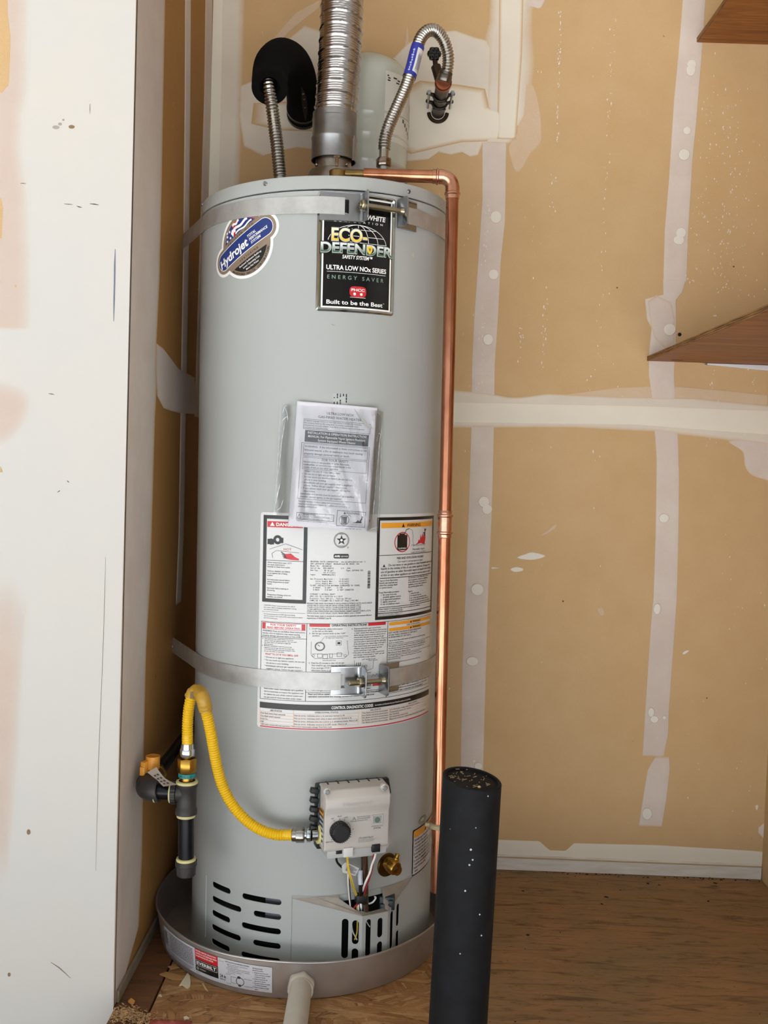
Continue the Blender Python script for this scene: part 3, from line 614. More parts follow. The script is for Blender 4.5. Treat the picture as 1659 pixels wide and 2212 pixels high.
# ------------------------------------------------------------------ WATER HEATER
LEAN = -0.0115
HT = 1.5115
heater = tag(empty('water_heater', (0, 0, 0), (0, LEAN, 0)), 'tall grey cylindrical gas water heater standing in a round metal pan', 'water heater')
CAPS = lambda x: .035*x          # the top of the jacket sits slightly askew
g = G()
prof = [(RH, .188), (RH, .5), (RH, .9), (RH, 1.30), (RH, 1.44), (RH, 1.484)]
g.lathe(prof, 160)
g.v = [(x, y, z+(CAPS(x) if z > 1.45 else 0)) for x, y, z in g.v]
g.obj('jacket', M_jacket, heater)
g = G(); r1 = RH+.0012
g.lathe([(r1-.004, 1.4862), (r1, 1.4866), (r1, 1.5075), (r1-.001, 1.5105), (r1-.004, 1.5118), (r1-.02, 1.5125), (.15, 1.516), (.0, 1.517)], 160)
g.v = [(x, y, z+CAPS(x)) for x, y, z in g.v]
g.obj('top_cap', M_jacket, heater)
for t, z in ((-0.3826,1.4991), (0.728,1.503), (-1.25, 1.50), (1.6, 1.51), (2.8, 1.50)):
    g = G(); d = Vector((math.sin(t), -math.cos(t), 0)); p = d*(r1-.001)+Vector((0, 0, z))
    g.cyl(p, p+d*.0035, .0042, 14, bev=.0012); g.box(p+d*.0036, (.0052, .0009, .0012), Euler((0, 0, t))); g.box(p+d*.0036, (.0012, .0009, .0052), Euler((0, 0, t)))
    g.obj('cap_screw', M_zinc, heater)
# base skirt with pressed slots cut right through
g = G(); g.lathe([(RH, .004), (RH, .188), (RH-.0016, .188), (RH-.0016, .004), (RH, .004)], 200)
c = G()
def slot_cut(c, s0, s1, z, hh):
    n = 14; half = hh/2; pts = []
    for k in range(9): a = -pi/2+pi*k/8; pts.append((s1+half*math.cos(a), z+half*math.sin(a)))
    m = max(2, int((s1-s0)/.006))
    for k in range(1, m): pts.append((s1+(s0-s1)*k/m, z+half))
    for k in range(9): a = pi/2+pi*k/8; pts.append((s0+half*math.cos(a), z+half*math.sin(a)))
    for k in range(1, m): pts.append((s0+(s1-s0)*k/m, z-half))
    N = len(pts); vs = [((r*math.sin(s/RH)), -(r*math.cos(s/RH)), zz) for r in (RH-.012, RH+.012) for s, zz in pts]
    t = tessellate_polygon([[Vector((a, b, 0)) for a, b in pts]])
    fs = [tuple(q[::-1]) for q in t]+[tuple(i+N for i in q) for q in t]+[(i, (i+1) % N, N+(i+1) % N, N+i) for i in range(N)]
    bm = bmesh.new(); bv = [bm.verts.new(v) for v in vs]
    for f in fs: bm.faces.new([bv[i] for i in f])
    bmesh.ops.recalc_face_normals(bm, faces=bm.faces[:]); bm.verts.index_update()
    c.add([v.co for v in bm.verts], [[v.index for v in f.verts] for f in bm.faces]); bm.free()
for k, z in enumerate((.1615, .1331, .1050, .0767, .0477)):
    slot_cut(c, -.1985, -.1555 if k % 2 == 0 else -.1284, z, .0112)
    slot_cut(c, -.1155 if k % 2 == 0 else -.0892, -.0443, z, .0112)
def sector(c, s0, s1, z0, z1, n=30):      # opening behind the burner cover
    vs = []
    for i in range(n+1):
        t = (s0+(s1-s0)*i/n)/RH
        for r, z in ((RH-.008, z0), (RH+.008, z0), (RH+.008, z1), (RH-.008, z1)): vs.append((r*math.sin(t), -r*math.cos(t), z))
    fs = [(i*4+k, i*4+(k+1) % 4, i*4+4+(k+1) % 4, i*4+4+k) for i in range(n) for k in range(4)]+[(3, 2, 1, 0), tuple(4*n+k for k in range(4))]
    bm = bmesh.new(); bv = [bm.verts.new(v) for v in vs]
    for f in fs: bm.faces.new([bv[i] for i in f])
    bmesh.ops.recalc_face_normals(bm, faces=bm.faces[:]); bm.verts.index_update()
    c.add([v.co for v in bm.verts], [[v.index for v in f.verts] for f in bm.faces]); bm.free()
if True: sector(c, .004, .225, .012, .164)
g.v = [tuple(v) for v in g.v]
skirt = boolean_cut(g, c, 'base_skirt', M_jacket, heater)
g = G(); g.lathe([(RH-.001, .003), (RH+.0016, .0035), (RH+.0016, .008), (RH, .0085)], 120); g.obj('bottom_rim', M_jacket, heater)
g = G(); g.lathe([(.0, .010), (RH-.030, .010), (RH-.030, .19), (0, .19)], 64); g.obj('combustion_chamber', M_dark, heater)
g = G()   # a grey inner shield seen through two slots
g.grid(10, 2, lambda u, v: ((RH-.012)*math.sin((-.30+.16*u)), -(RH-.012)*math.cos((-.30+.16*u)), .12+.055*v)); g.obj('inner_shield', mat('inner_shield_metal', '5F6268', .5, .6), heater)
g = G()
for s0, z0, z1 in ((-.2275, .046, .170),): g.grid(1, 8, lambda u, v: on_heater(.0004+.0008*(1 if 0 < u < 1 else 0))(s0+.0016*(u-.5), z0+(z1-z0)*v))
g.v = []; g.f = []; g.mi = []
for s0, z0, z1 in ((-.2275, .046, .170), (-.0185, .030, .1755)):
    a = on_heater(-.0002); b_ = on_heater(.0011)
    g.add([a(s0-.0014, z0), b_(s0, z0), a(s0+.0014, z0), a(s0-.0014, z1), b_(s0, z1), a(s0+.0014, z1)], [(0, 1, 4, 3), (1, 2, 5, 4)])
    g.obj('access_panel_seam', M_jacket, heater, fix=True); g = G()
n = 40
for i in range(n):
    u0 = -.0185+(.25+.0185)*i/n; u1 = -.0185+(.25+.0185)*(i+1)/n; z = .1768; a = on_heater(-.0002); b_ = on_heater(.0012)
    g.add([a(u0, z-.0014), b_(u0, z), a(u0, z+.0014), a(u1, z-.0014), b_(u1, z), a(u1, z+.0014)], [(0, 3, 4, 1), (1, 4, 5, 2)])
g.obj('access_panel_seam', M_jacket, heater, fix=True)
for s, z, hgt in ((-.0150, .142, .016), (-.0150, .082, .009)):
    g = G(); p = P2(); p.rect(s-.0012, z-hgt/2, s+.0012, z+hgt/2); g.add([on_heater(.0006)(u, v) for u, v in p.v], p.f)
    g.obj('panel_slot', M_dark, heater)
# angular burner cover with tall slots; its top slopes down towards the front
A, B, C_, D = [Vector(q) for q in ((-0.0175,-0.2529,0.1721), (0.1147,-0.2554,0.1433), (0.1624,-0.2244,0.14), (0.2109,-0.1406,0.1724))]
ZB = .010
cover = None
def panel(P, Q_, slots):
    P2_, Q2_ = Vector(P[:2]), Vector(Q_[:2]); d = (Q2_-P2_); L = d.length; ang = math.atan2(d.y, d.x)
    M = Matrix.Translation((P.x, P.y, 0)) @ Matrix.Rotation(ang, 4, 'Z')
    g = G(); g.prism([(0, ZB), (L, ZB), (L, Q_.z), (0, P.z)], -.0012, 0, M @ Matrix.Rotation(pi/2, 4, 'X'))
    if not slots: return g, None
    c = G()
    for x, z0, z1, w in slots:
        h = w/2; pts = [(x+h*math.cos(a), z1-h+h*math.sin(a)) for a in [pi*k/8 for k in range(9)]]+[(x+h*math.cos(a), z0+h+h*math.sin(a)) for a in [pi+pi*k/8 for k in range(9)]]
        cc = G(); cc.prism(pts, -.01, .01, M @ Matrix.Rotation(pi/2, 4, 'X')); c.add(cc.v, cc.f)
    return g, c
M_cover = M_jacket
L1 = (B-A).to_2d().length; L2 = (C_-B).to_2d().length; L3 = (D-C_).to_2d().length
def zl(P, Q_, f): return P.z+(Q_.z-P.z)*f
za, zb2, zc2, zd2 = A.z, B.z, C_.z, D.z
g1, c1 = panel(A, B, [(L1*.757, .060, zl(A, B, .757)-.014, .0125), (L1*.757, .010, .052, .0125), (L1*.905, .088, zl(A, B, .905)-.012, .0125), (L1*.905, .024, .080, .0125)])
cover = boolean_cut(g1, c1, 'burner_cover', M_cover, heater)
g2, c2 = panel(B, C_, [(L2*.24, .062, zb2-.010, .0115), (L2*.24, .022, .055, .0115), (L2*.70, .092, zl(B, C_, .7)-.011, .0115), (L2*.70, .030, .084, .0115)])
boolean_cut(g2, c2, 'cover_front', M_cover, cover)
g3, c3 = panel(C_, D, [(L3*.16, .060, zl(C_, D, .16)-.012, .011), (L3*.16, .016, .052, .011), (L3*.40, .095, zl(C_, D, .40)-.014, .011), (L3*.40, .024, .086, .011)])
boolean_cut(g3, c3, 'cover_side', M_cover, cover)
def on_arc(t, z): return Vector(((RH+.001)*math.sin(t), -(RH+.001)*math.cos(t), z))
tA = math.atan2(A.x, -A.y); tD = math.atan2(D.x, -D.y)
N1, N2, N3, N4, N5 = [Vector(q) for q in ((0.0703,-0.2488,0.1718), (0.1048,-0.251,0.1498), (0.1291,-0.2372,0.1432), (0.1543,-0.2166,0.1417), (0.1509,-0.2092,0.17))]
t1, t5 = math.atan2(N1.x, -N1.y), math.atan2(N5.x, -N5.y)
g = G()
for poly in ([A, B, N2, N1]+[on_arc(tA+(t1-tA)*k/6, A.z+(N1.z+.006-A.z)*k/6) for k in range(6, 0, -1)], [B, C_, N4, N3, N2], [C_, D]+[on_arc(tD+(t5-tD)*k/6, D.z+(N5.z+.006-D.z)*k/6) for k in range(1, 7)]+[N5, N4]):
    n = len(poly); t = tessellate_polygon([[Vector((v.x, v.y, 0)) for v in poly]]); dn_ = Vector((0, 0, -.0012))
    g.add(list(poly)+[v+dn_ for v in poly], [tuple(q) for q in t]+[tuple(i+n for i in q[::-1]) for q in t]+[(i, (i+1) % n, n+(i+1) % n, n+i) for i in range(n)])
g.obj('cover_top', mat('dusty_cover_top', '9A9084', .5, var=.2, vs=40), cover, smooth=False, fix=True)
# steel burner tube, spring coupling and dark igniter block in the cover
def on_q(px, py, r): pass
tube_top = Vector((0.1157,-0.2659,0.2652)); tube_bot = Vector((0.1197,-0.2331,0.1267))
g = G(); g.cyl(tube_top, tube_bot, .0068, 18); g.obj('burner_tube', mat('steel_tube', '9A9088', .25, 1, var=.3, vs=40), heater)
q = Vector((0.1603,-0.2022,0.148)); g = G(); g.box(q, (.030, .022, .026), bev=.002); g.box(q+Vector((-.004, -.006, -.014)), (.018, .02, .03), bev=.002); g.box(q+Vector((.008, -.012, .002)), (.008, .008, .012), bev=.001)
g.obj('igniter_block', mat('dark_teal_plastic', '1E2A2E', .45), heater)

# ------------------------------------------------------------------ round sticker
sticker = None
cu, cv = -.1420, 1.3930; ang = math.radians(29); ca, sa = math.cos(ang), math.sin(ang)
def pill(hl, hh, du=0, n=16):
    pts = [(hl+hh*math.cos(a), hh*math.sin(a)) for a in [-pi/2+pi*k/n for k in range(n+1)]]+[(-hl+hh*math.cos(a), hh*math.sin(a)) for a in [pi/2+pi*k/n for k in range(n+1)]]
    return [(cu+du+x*ca-y*sa, cv+.0005+x*sa+y*ca) for x, y in pts]
def circ(r, n=56): return [(cu+r*math.cos(2*pi*k/n), cv+r*math.sin(2*pi*k/n)) for k in range(n)]
oh = on_heater
def lay(name, m, off, parent, *polys):
    p = P2(.004)
    for q in polys: p.fill(q)
    return p.obj(name, m, parent, oh(off))
sticker = lay('round_sticker', M_white, .0005, heater, circ(.0635), pill(.0570, .0285, -.004))
lay('sticker_ground', M_gold, .0007, sticker, circ(.0580), pill(.0570, .0232, -.004))
p = P2(.004)
p.fill(pill(.0570, .0172, -.004)); p.obj('pill_border', M_white, sticker, oh(.0010))
p = P2(.004); p.fill(pill(.0570, .0160, -.004)); p.obj('pill_field', M_blue_p, sticker, oh(.0012))
def seg(r, off, up, n=30):
    """part of the disc above / below the pill, in sticker axes"""
    a0 = math.asin(off/r); pts = [(r*math.cos(a), r*math.sin(a)) for a in [a0+(pi-2*a0)*k/n for k in range(n+1)]]
    return [(cu+x*ca-(y if up else -y)*sa, cv+x*sa+(y if up else -y)*ca) for x, y in pts]
p = P2(.004); p.fill(seg(.0505, .0275, False)); p.obj('lower_field', M_ink, sticker, oh(.0010))
p = P2(.004); p.fill(seg(.0505, .0272, True)); p.obj('flag_field', M_blue_p, sticker, oh(.0010))
def st(x, y): return (cu+x*ca-y*sa, cv+x*sa+y*ca)
p = P2(.004)
rr = .0503; arc = [(rr*math.cos(a), rr*math.sin(a)) for a in [math.radians(96-6.2*k) for k in range(11)]]
p.poly([st(x, y) for x, y in [(-.013, .0274), (-.015, .035), (-.011, .042)]+arc]); p.obj('flag_red', M_red, sticker, oh(.0012))
p = P2(.004)
for y0, y1, x0, x1 in ((.0445, .0492, -.009, .010), (.0355, .0405, -.012, .0285), (.0280, .0312, -.0085, .036)):
    pts = []
    for k in range(9): pts.append(st(x0+(x1-x0)*k/8, y0+.0015*math.sin(k*1.1)))
    for k in range(8, -1, -1): pts.append(st(x0+(x1-x0)*k/8, y1+.0015*math.sin(k*1.1)))
    p.poly(pts)
p.poly([st(x, y) for x, y in ((-.016, .0275), (-.019, .037), (-.013, .042), (-.009, .037), (-.004, .040), (-.006, .033), (-.0115, .034))])
for x, y in ((-.034, .030), (-.030, .0375), (-.0235, .0305), (-.0275, .0435), (-.0205, .0425)): p.star(st(x, y), .0034, 5, .42, ang+pi/2)
p.obj('flag_white', M_white, sticker, oh(.0014))
p = P2(.004)
def stx(s, x, y, h, w=None, **k):
    u, v = st(x, y); p.text(s, u, v, h, w, 'l', rot=ang, res=5, **k)
stx('Hydrojet', -.073, -.0068, .0160, .083, bold=.028, shear=.18)
for i, l in enumerate(('TOTAL', 'PERFORMANCE', 'SYSTEM')): stx(l, .013+.001*i, .0052-.0072*i, .0050, .021 if i == 0 else (.045 if i == 1 else .024), bold=.02, shear=.2)
for i, (l, w) in enumerate((('Reduced Sediment Build-up', .056), ('Lower Operating Cost', .042), ('More Hot Water', .032))): stx(l, -w/2-.001, -.0335-.0062*i, .0036, w, bold=.012)
p.obj('sticker_lettering', M_white, sticker, oh(.0015))
p = P2(.004)
stx('EQUIPPED WITH', -.035, .0205, .0036, .070, bold=.01, space=1.9); stx('FEATURING', -.022, -.0240, .0036, .046, bold=.01, space=1.9)
txt = 'BRADFORD WHITE CORPORATION'
for i, ch in enumerate(txt):
    a = math.radians(-118+108*i/(len(txt)-1)); r = .0568
    if ch != ' ': p.text(ch, cu+r*math.cos(a), cv+r*math.sin(a), .0042, None, 'c', .012, rot=a+pi/2)
p.obj('sticker_fine_print', M_ink, sticker, oh(.0015))

# ------------------------------------------------------------------ black and silver brand plate
g = G(); pl = rpoly(.0035, 1.2672, .1545, 1.4830, .006)
p = P2(.004); p.fill(pl); plate = p.obj('brand_plate', M_chrome, heater, oh(.0007))
g = G()
def rim(u0, v0, u1, v1, w, h):
    out = G(); pts = rpoly(u0, v0, u1, v1, .006, 4); inn = rpoly(u0+w, v0+w, u1-w, v1-w, .004, 4); q = []
    def dens(P):
        r = []
        for a, b in zip(P, P[1:]+P[:1]):
            k = 8
            r += [(a[0]+(b[0]-a[0])*i/k, a[1]+(b[1]-a[1])*i/k) for i in range(k)]
        return r
    o, i_ = dens(pts), dens(inn); n = len(o)
    mid = [((a[0]+b[0])/2, (a[1]+b[1])/2) for a, b in zip(o, i_)]
    out.add([oh(.0006)(*q) for q in o]+[oh(h)(*q) for q in mid]+[oh(.0006)(*q) for q in i_], [(k*n+i, k*n+(i+1) % n, (k+1)*n+(i+1) % n, (k+1)*n+i) for k in range(2) for i in range(n)])
    return out
rim(.0035, 1.2672, .1545, 1.4830, .0065, .0030).obj('plate_rim', M_chrome, plate, fix=True)
p = P2(.004); p.frame(.0128, 1.2738, .1465, 1.476, .0030); p.obj('plate_line', M_white, plate, oh(.0011))
p = P2(.004); p.rect(.0100, 1.27, .0128, 1.478); p.rect(.1478, 1.27, .151, 1.478); p.rect(.01, 1.2702, .151, 1.2724); p.obj('plate_tint', mat('green_tint', '5C7264', .15, .8), plate, oh(.0010))
p = P2(.004); p.rect(.0158, 1.2768, .1435, 1.473); p.obj('plate_field', mat('glossy_black', '0A0A0B', .12), plate, oh(.0012))
def TB(p, body, a, b, bold=0., shear=0., space=1., slack=0):
    """text from lower-left a to upper-right b (label coordinates of the capitals)"""
    p.text(body, a[0], (a[1]), b[1]-a[1], b[0]-a[0], 'l', bold, shear, space, res=6)
def ln_(px0, py0, px1, py1): pass
p = P2(.004)
TB(p, 'BRADFORD WHITE', (.0285, 1.4375), (.1325, 1.4462), .03, .15)
TB(p, 'SAFETY SYSTEM™', (.0500, 1.3640), (.1075, 1.3708), .02, .2)
TB(p, 'ULTRA LOW NOx SERIES', (.0215, 1.3432), (.1360, 1.3515), .026)
TB(p, 'Built to be the Best', (.0228, 1.2810), (.1300, 1.2885), .02)
p.obj('plate_lettering', M_white, plate, oh(.0016))
p = P2(.004); TB(p, 'CORPORATION', (.0335, 1.4298), (.1265, 1.4335), 0, 0, 2.2)
gx, gz, ga, gb = .0790, 1.3915, .0560, .0345
p.ring((gx, gz), 1, 0) if False else None
for e in (1., .70, .36): p.path([(gx+ga*e*math.cos(a), gz+gb*math.sin(a)) for a in [pi/2-(pi/2)*k/16 for k in range(17)]], .0009)
for e in (1., .70): p.path([(gx-ga*e*math.cos(a), gz+gb*math.sin(a)) for a in [pi/2-(pi/2.2)*k/12 for k in range(13)]], .0009)
p.line((gx, gz+.02), (gx, gz+gb), .0009)
for fz in (.12, .45, .8):
    hw = ga*math.sqrt(1-fz**2); p.path([(gx+hw*(k/8)*1., gz+gb*fz-.0015*(1-(k/8-.4)**2)) for k in range(-3, 9)], .0009)
p.line((.0225, 1.3395), (.1350, 1.3395), .0007)
p.text('™', .1305, 1.286, .0025); p.rect(.066, 1.2945, .0955, 1.2952)
p.obj('globe_lines', M_white, plate, oh(.0014))
p = P2(.004); TB(p, 'ENERGY SAVER', (.0235, 1.3265), (.1310, 1.3335), .008, 0, 1.7); p.obj('energy_lettering', mat('pale_green_print', '7C9A86', .4), plate, oh(.0014))
def grad(name, lo, hi, z0, z1):
    m, nt, b = nodes(name); t = nt.nodes.new('ShaderNodeTexCoord'); s_ = nd(nt, 'ShaderNodeSeparateXYZ'); nt.links.new(t.outputs['Object'], s_.inputs[0])
    f = mth(nt, 'MULTIPLY_ADD', s_.outputs[2], 1/(z1-z0)); nt.nodes[-1].inputs[2].default_value = -z0/(z1-z0)
    nt.links.new(ramp(nt, f, [(.1, hx(lo)), (.85, hx(hi))]), b.inputs['Base Color']); b.inputs['Roughness'].default_value = .35; return m
for body, a, b_, m_, bw, nm in (('ECO-', (.0300, 1.3960), (.0960, 1.4185), grad('yellow_fade', 'F2C21E', 'F6EFC4', 1.396, 1.419), .012, 'eco_lettering'), ('DEFENDER', (.0110, 1.3745), (.1475, 1.3920), grad('green_fade', '2E5E3E', 'DDE6E2', 1.3745, 1.3915), .012, 'defender_lettering')):
    p = P2(.004); TB(p, body, (a[0]-.0015, a[1]-.0012), (b_[0]+.0015, b_[1]+.0012), bw+.055); p.obj(nm+'_edge', mat('dark_edge_'+nm, '1A1F1C', .3), plate, oh(.0018))
    p = P2(.004); TB(p, body, (a[0]-.0006, a[1]-.0005), (b_[0]+.0006, b_[1]+.0005), bw+.025); p.obj(nm+'_rim', mat('silver_edge_'+nm, 'C9CCC8', .3), plate, oh(.0020))
    p = P2(.004); TB(p, body, a, b_, bw); p.obj(nm, m_, plate, oh(.0023))
p = P2(.004); p.poly([(.1015+.0055*x, 1.3830+.0072*y) for x, y in ((-1, .8), (-.4, 1), (0, .85), (.4, 1), (1, .8), (.9, -.2), (.5, -.75), (0, -1.1), (-.5, -.75), (-.9, -.2))]); p.obj('shield_emblem', M_yellow, plate, oh(.0026))
p = P2(.004); p.poly([(.1015+.0022*x, 1.3835+.0032*y) for x, y in ((-1, .8), (1, .8), (.9, -.2), (0, -1.1), (-.9, -.2))]); p.obj('shield_centre', M_gold, plate, oh(.0028))
p = P2(.004); pts = []
for k in range(40):
    a = 2*pi*k/40; c_, s_ = math.cos(a), math.sin(a); e = .5; pts.append((.0808+.0160*math.copysign(abs(c_)**e, c_), 1.3052+.0098*math.copysign(abs(s_)**(e*1.3), s_)))
p.fill(pts); p.obj('red_emblem', M_red, plate, oh(.0014))
p = P2(.004); TB(p, 'PHCC', (.0680, 1.3062), (.0936, 1.3108), .03)
for u in (.0745, .0872): p.disc((u, 1.3010), .0026)
p.obj('emblem_lettering', M_white, plate, oh(.0016))

# ------------------------------------------------------------------ big rating and warning label
p = P2(); p.fill(rpoly(-.0945, .4915, .3065, .8965, .006)); rating = p.obj('rating_label', M_label, heater, oh(.0005))
K = P2(); R_ = P2(); O_ = P2(); O2 = P2(); Wt = P2(); Gy = P2(); R2 = P2()
o1, o2, o3 = oh(.0008), oh(.0011), oh(.0014)
# left box: scald danger
lb = (-.0880, .7290, -.0030, .8912)
K.frame(*lb, .0068); R_.rect(-.0800, .8690, -.0115, .8800); Wt.text('▲ DANGER', -.0745, .8716, .0062, .050, bold=.03)
K.rect(-.0812, .8068, -.0098, .8076)
K.disc((-.0720, .8420), .0058); K.rect(-.0790, .8370, -.0660, .8470); K.ring((-.0590, .8460), .0060, .0050); K.rect(-.0560, .8400, -.0480, .8500)
for a, b_ in (((-.0745, .8280), (-.0430, .8390)), ((-.0430, .8390), (-.0120, .8290)), ((-.0680, .8120), (-.0700, .8200)), ((-.0700, .8200), (-.0610, .8260)), ((-.0610, .8260), (-.0180, .8230))): K.line(a, b_, .0006)
R_.text('HOT', -.0470, .8270, .0042, .0150, bold=.01)
R_.poly([(-.0470, .8150), (-.0440, .8200), (-.0330, .8215), (-.0250, .8150), (-.0180, .8120), (-.0180, .8090), (-.0320, .8095), (-.0420, .8110)])
for k in range(4): K.line((-.0440+.001*k, .8190-.0022*k), (-.0520+.0015*k, .8235-.0035*k), .0014)
K.para(['Water temperature over 125°F', 'can cause severe burns', 'instantly or death from scalds.', '', 'Children, disabled, and elderly', 'are at highest risk of being', 'scalded.', '', 'See instruction manual before', 'setting temperature at water', 'heater.', '', 'Feel water before bathing or', 'showering.', '', 'Temperature limiting valves are', 'available, see manual.'], -.0785, .8050, -.0110, .7370, .66, .006)
K.para(['CAUTION: Heater water increases the risk of', 'burn injury. Before changing temperature setting', 'see instruction manual.'], -.0840, .7245, -.0090, .7130, .6)
K.rect(-.0880, .7105, -.0040, .7109)
K.para(['It is recommended that an ASSE approved mixing', 'valve be installed in the outlet of this water heater to reduce', 'the risk of scald injury.'], -.0840, .7085, -.0090, .6970, .6)
# middle: marks and rating data
K.text('WATER HEATER', .1160, .8815, .0048, None, 'r')
K.ring((.0600, .8480), .0140, .0008); K.ring((.0600, .8480), .0124, .0006); K.star((.0600, .8480), .0100); Wt.disc((.0600, .8480), .0022)
K.text('ASME', .0600, .8583, .0022, None, 'c'); K.text('CERTIFIED', .0600, .8362, .0020, None, 'c'); K.ring((.0725, .8345), .0012, .0005)
K.fill(rpoly(.0460, .8140, .0745, .8225, .002)); Wt.text('AHRI', .0475, .8166, .0034, .0100, bold=.03); Wt.text('CERTIFIED', .0592, .8166, .0026, .0140)
Gy.mono(['BRADFORD WHITE CORPORATION   www.bradfordwhite.com  3', '200 LAFAYETTE STREET  MIDDLEVILLE MI 49333  USA', 'Model No:  URG240T6N', 'Serial No:  ZD51345713       S/W  -394', 'Nom Cap.     40 US gal            Type: NATURAL GAS', '            151.4 Liters', 'Input      40000(Btu/hr)', '', 'Gas Pressure Manifold :     5.0(InWC)', '     Inlet Supply Max :    14.0(InWC)', '     Inlet Supply Min :     6.0(InWC)', 'CLOSET INSTALLATION MINIMUM CLEARANCES IN INCHES', '   4 FRONT    0 LEFT     12 TOP', '   0 BACK     0 RIGHT     6 VENT CONNECTOR', '', 'CATEGORY I NATURAL DRAFT', 'ANSI Z21.10.1-2019/CSA 4.1-2019', 'Pressure: Test 300 psi,  Working 150 psi', 'COMPLIES W/SCAQMD1146.2 RULE1121 10ng/J NOX MAX'], .0035, .8095, .1110, .7330, 55, .66, .014)
r2 = random.Random(11); z = .7575
while z < .7905:
    h_ = r2.choice((.0005, .0008, .0013, .0018)); K.rect(.1125, z, .1180, z+h_); z += h_+r2.choice((.0005, .0007, .0012))
pats = []
for k in range(6): pats.append(', '.join('%d,%03d,%03d' % (r2.randint(4, 9), r2.randint(0, 999), r2.randint(0, 999)) for _ in range(9)))
pats[0] = 'MANUFACTURED UNDER ONE OR MORE OF THE FOLLOWING U.S. PATENTS: 5,341,770; 4,416,222; 4,628,184'
pats[4] = 'OTHER U.S. AND FOREIGN PATENT APPLICATIONS PENDING. CURRENT CANADIAN PATENTS: 1,272,914;'
K.para(pats, -.0010, .7315, .1225, .7095, .72, .008, maxk=.8)
K.para(['This water heater meets or exceeds all or portions of (where applicable) the minimum efficiency', 'requirements of ASHRAE Code 90.'], -.0010, .7085, .1225, .7000, .66, .010)
# right box: fire and explosion
rb = (.1300, .6965, .3020, .8905)
K.frame(*rb, .0060); _q = P2(); _q.rect(.1390, .8700, .2950, .8800); _q.obj('orange_bar', M_orange, rating, o1)
K.poly([(.1880, .8712), (.1950, .8712), (.1915, .8788)]); K.text('WARNING', .2010, .8718, .0062, .0420, bold=.02)
K.fill(rpoly(.1770, .8270, .2030, .8560, .001)); K.rect(.1820, .8560, .1960, .8590); K.path([(.1960, .8590), (.2000, .8660), (.2080, .8680)], .0016); Wt.text('FLAMMABLE', .1900, .8290, .0032, .0210, 'c')
R_.ring((.1905, .8425), .0195, .0020, sy=.95); R_.line((.1770, .8560), (.2040, .8300), .0020)
K.path([(.2080, .8680), (.2170, .8640), (.2200, .8540), (.2190, .8440), (.2240, .8330)], .0006)
R_.poly([(.2280, .8360), (.2350, .8390), (.2390, .8460), (.2420, .8430), (.2460, .8560), (.2480, .8480), (.2540, .8580), (.2560, .8500), (.2620, .8630), (.2640, .8480), (.2610, .8360)])
K.disc((.2605, .8640), .0026); K.line((.2600, .8600), (.2580, .8520), .0040); K.line((.2590, .8590), (.2660, .8650), .0016); K.line((.2600, .8580), (.2530, .8580), .0016)
K.text('Flammable Vapors', .2400, .8255, .0042, .0420, 'c', shear=.1)
for k in range(9): K.ring((.2185+.0055*k, .8275+(.0045 if k % 2 else .0052)), .0036, .0005, 12, .2, pi-.2); K.ring((.2185+.0055*k, .8272-.0035), .0036, .0005, 12, pi+.2, 2*pi-.2)
K.rect(.1362, .8180, .2960, .8190)
K.text('FIRE AND EXPLOSION HAZARD', .2170, .8100, .0042, .0800, 'c', bold=.012); K.text('Can result in serious injury or death.', .2170, .8035, .0040, .0760, 'c')
K.poly([(.1440, .7965), (.1500, .7965), (.1470, .8015)])
K.para(['           Do not store or use gasoline or other flammable vapors and', 'liquids in the vicinity of this or any other appliance. Storage of or', 'use of gasoline or other flammable vapors or liquids in the vicinity', 'of this or any other appliance can result in serious injury or death.'], .1400, .8022, .2945, .7775, .68, .010, just=True)
K.rect(.1380, .7745, .2960, .7757)
K.para(['Vapors from flammable', 'liquids can explode and', 'catch fire causing death', 'or severe burns.', '', 'Keep flammable products:', '   1. far away from any', '       possible ignition source.', '   2. in approved containers,', '   3. tightly closed and', "   4. out of children's reach."], .1375, .7725, .2030, .7230, .72, .010)
K.para(['Do not use or store flammable products', 'such as gasoline, solvents or adhesives', 'in the same room or area near the', 'appliance, or any other appliance or', 'any possible ignition source.', '', 'Vapors:', '   1. cannot be seen,', '   2. are heavier than air,', '   3. go a long way on the floor and', '   4. can be carried from other rooms to', '      possible ignition sources by air currents.'], .2090, .7745, .2950, .7215, .72, .010)
K.rect(.1380, .7192, .2960, .7202)
K.para(['Water heaters in residential garages must be installed and located, or', 'protected, to avoid physical damage.'], .1370, .7182, .2950, .7100, .70, .010)
K.rect(.1362, .7078, .2960, .7090)
K.para(['Read and follow water heater warnings and instructions. If owner\'s', 'manual is missing contact the distributor or manufacturer.'], .1370, .7072, .2950, .6995+.0030, .66, .014)
# lower frame: operating instructions
K.frame(-.0890, .5260, .2990, .6925, .0008)
for u in (-.0012, .1585): K.rect(u, .5260, u+.0010, .6925)
R_.rect(-.0868, .6765, -.0035, .6905); Wt.rect(-.0795, .6775, -.0105, .6895)
R2.text('FOR YOUR SAFETY', -.0450, .6846, .0040, .0500, 'c', bold=.03); R2.text('READ BEFORE OPERATING', -.0450, .6786, .0040, .0640, 'c', bold=.03)
K.para(['WARNING: If you do not follow these instructions', 'exactly, a fire or explosion may result causing', 'property damage, personal injury or loss of life.'], -.0860, .6750, -.0040, .6600, .62, .006); K.rect(-.0890, .6585, -.0012, .6593)
K.para(['A.  This appliance has a pilot which is lit by an', '     electric spark gas ignition system.  Do not open', '     the inner door and attempt to light the', '     pilot by hand.', 'B.  BEFORE LIGHTING smell all around the', '     appliance area for gas. Be sure to smell next', '     to the floor because some gas is heavier than', '     air and will settle on the floor.'], -.0865, .6575, -.0040, .6270, .62, .006)
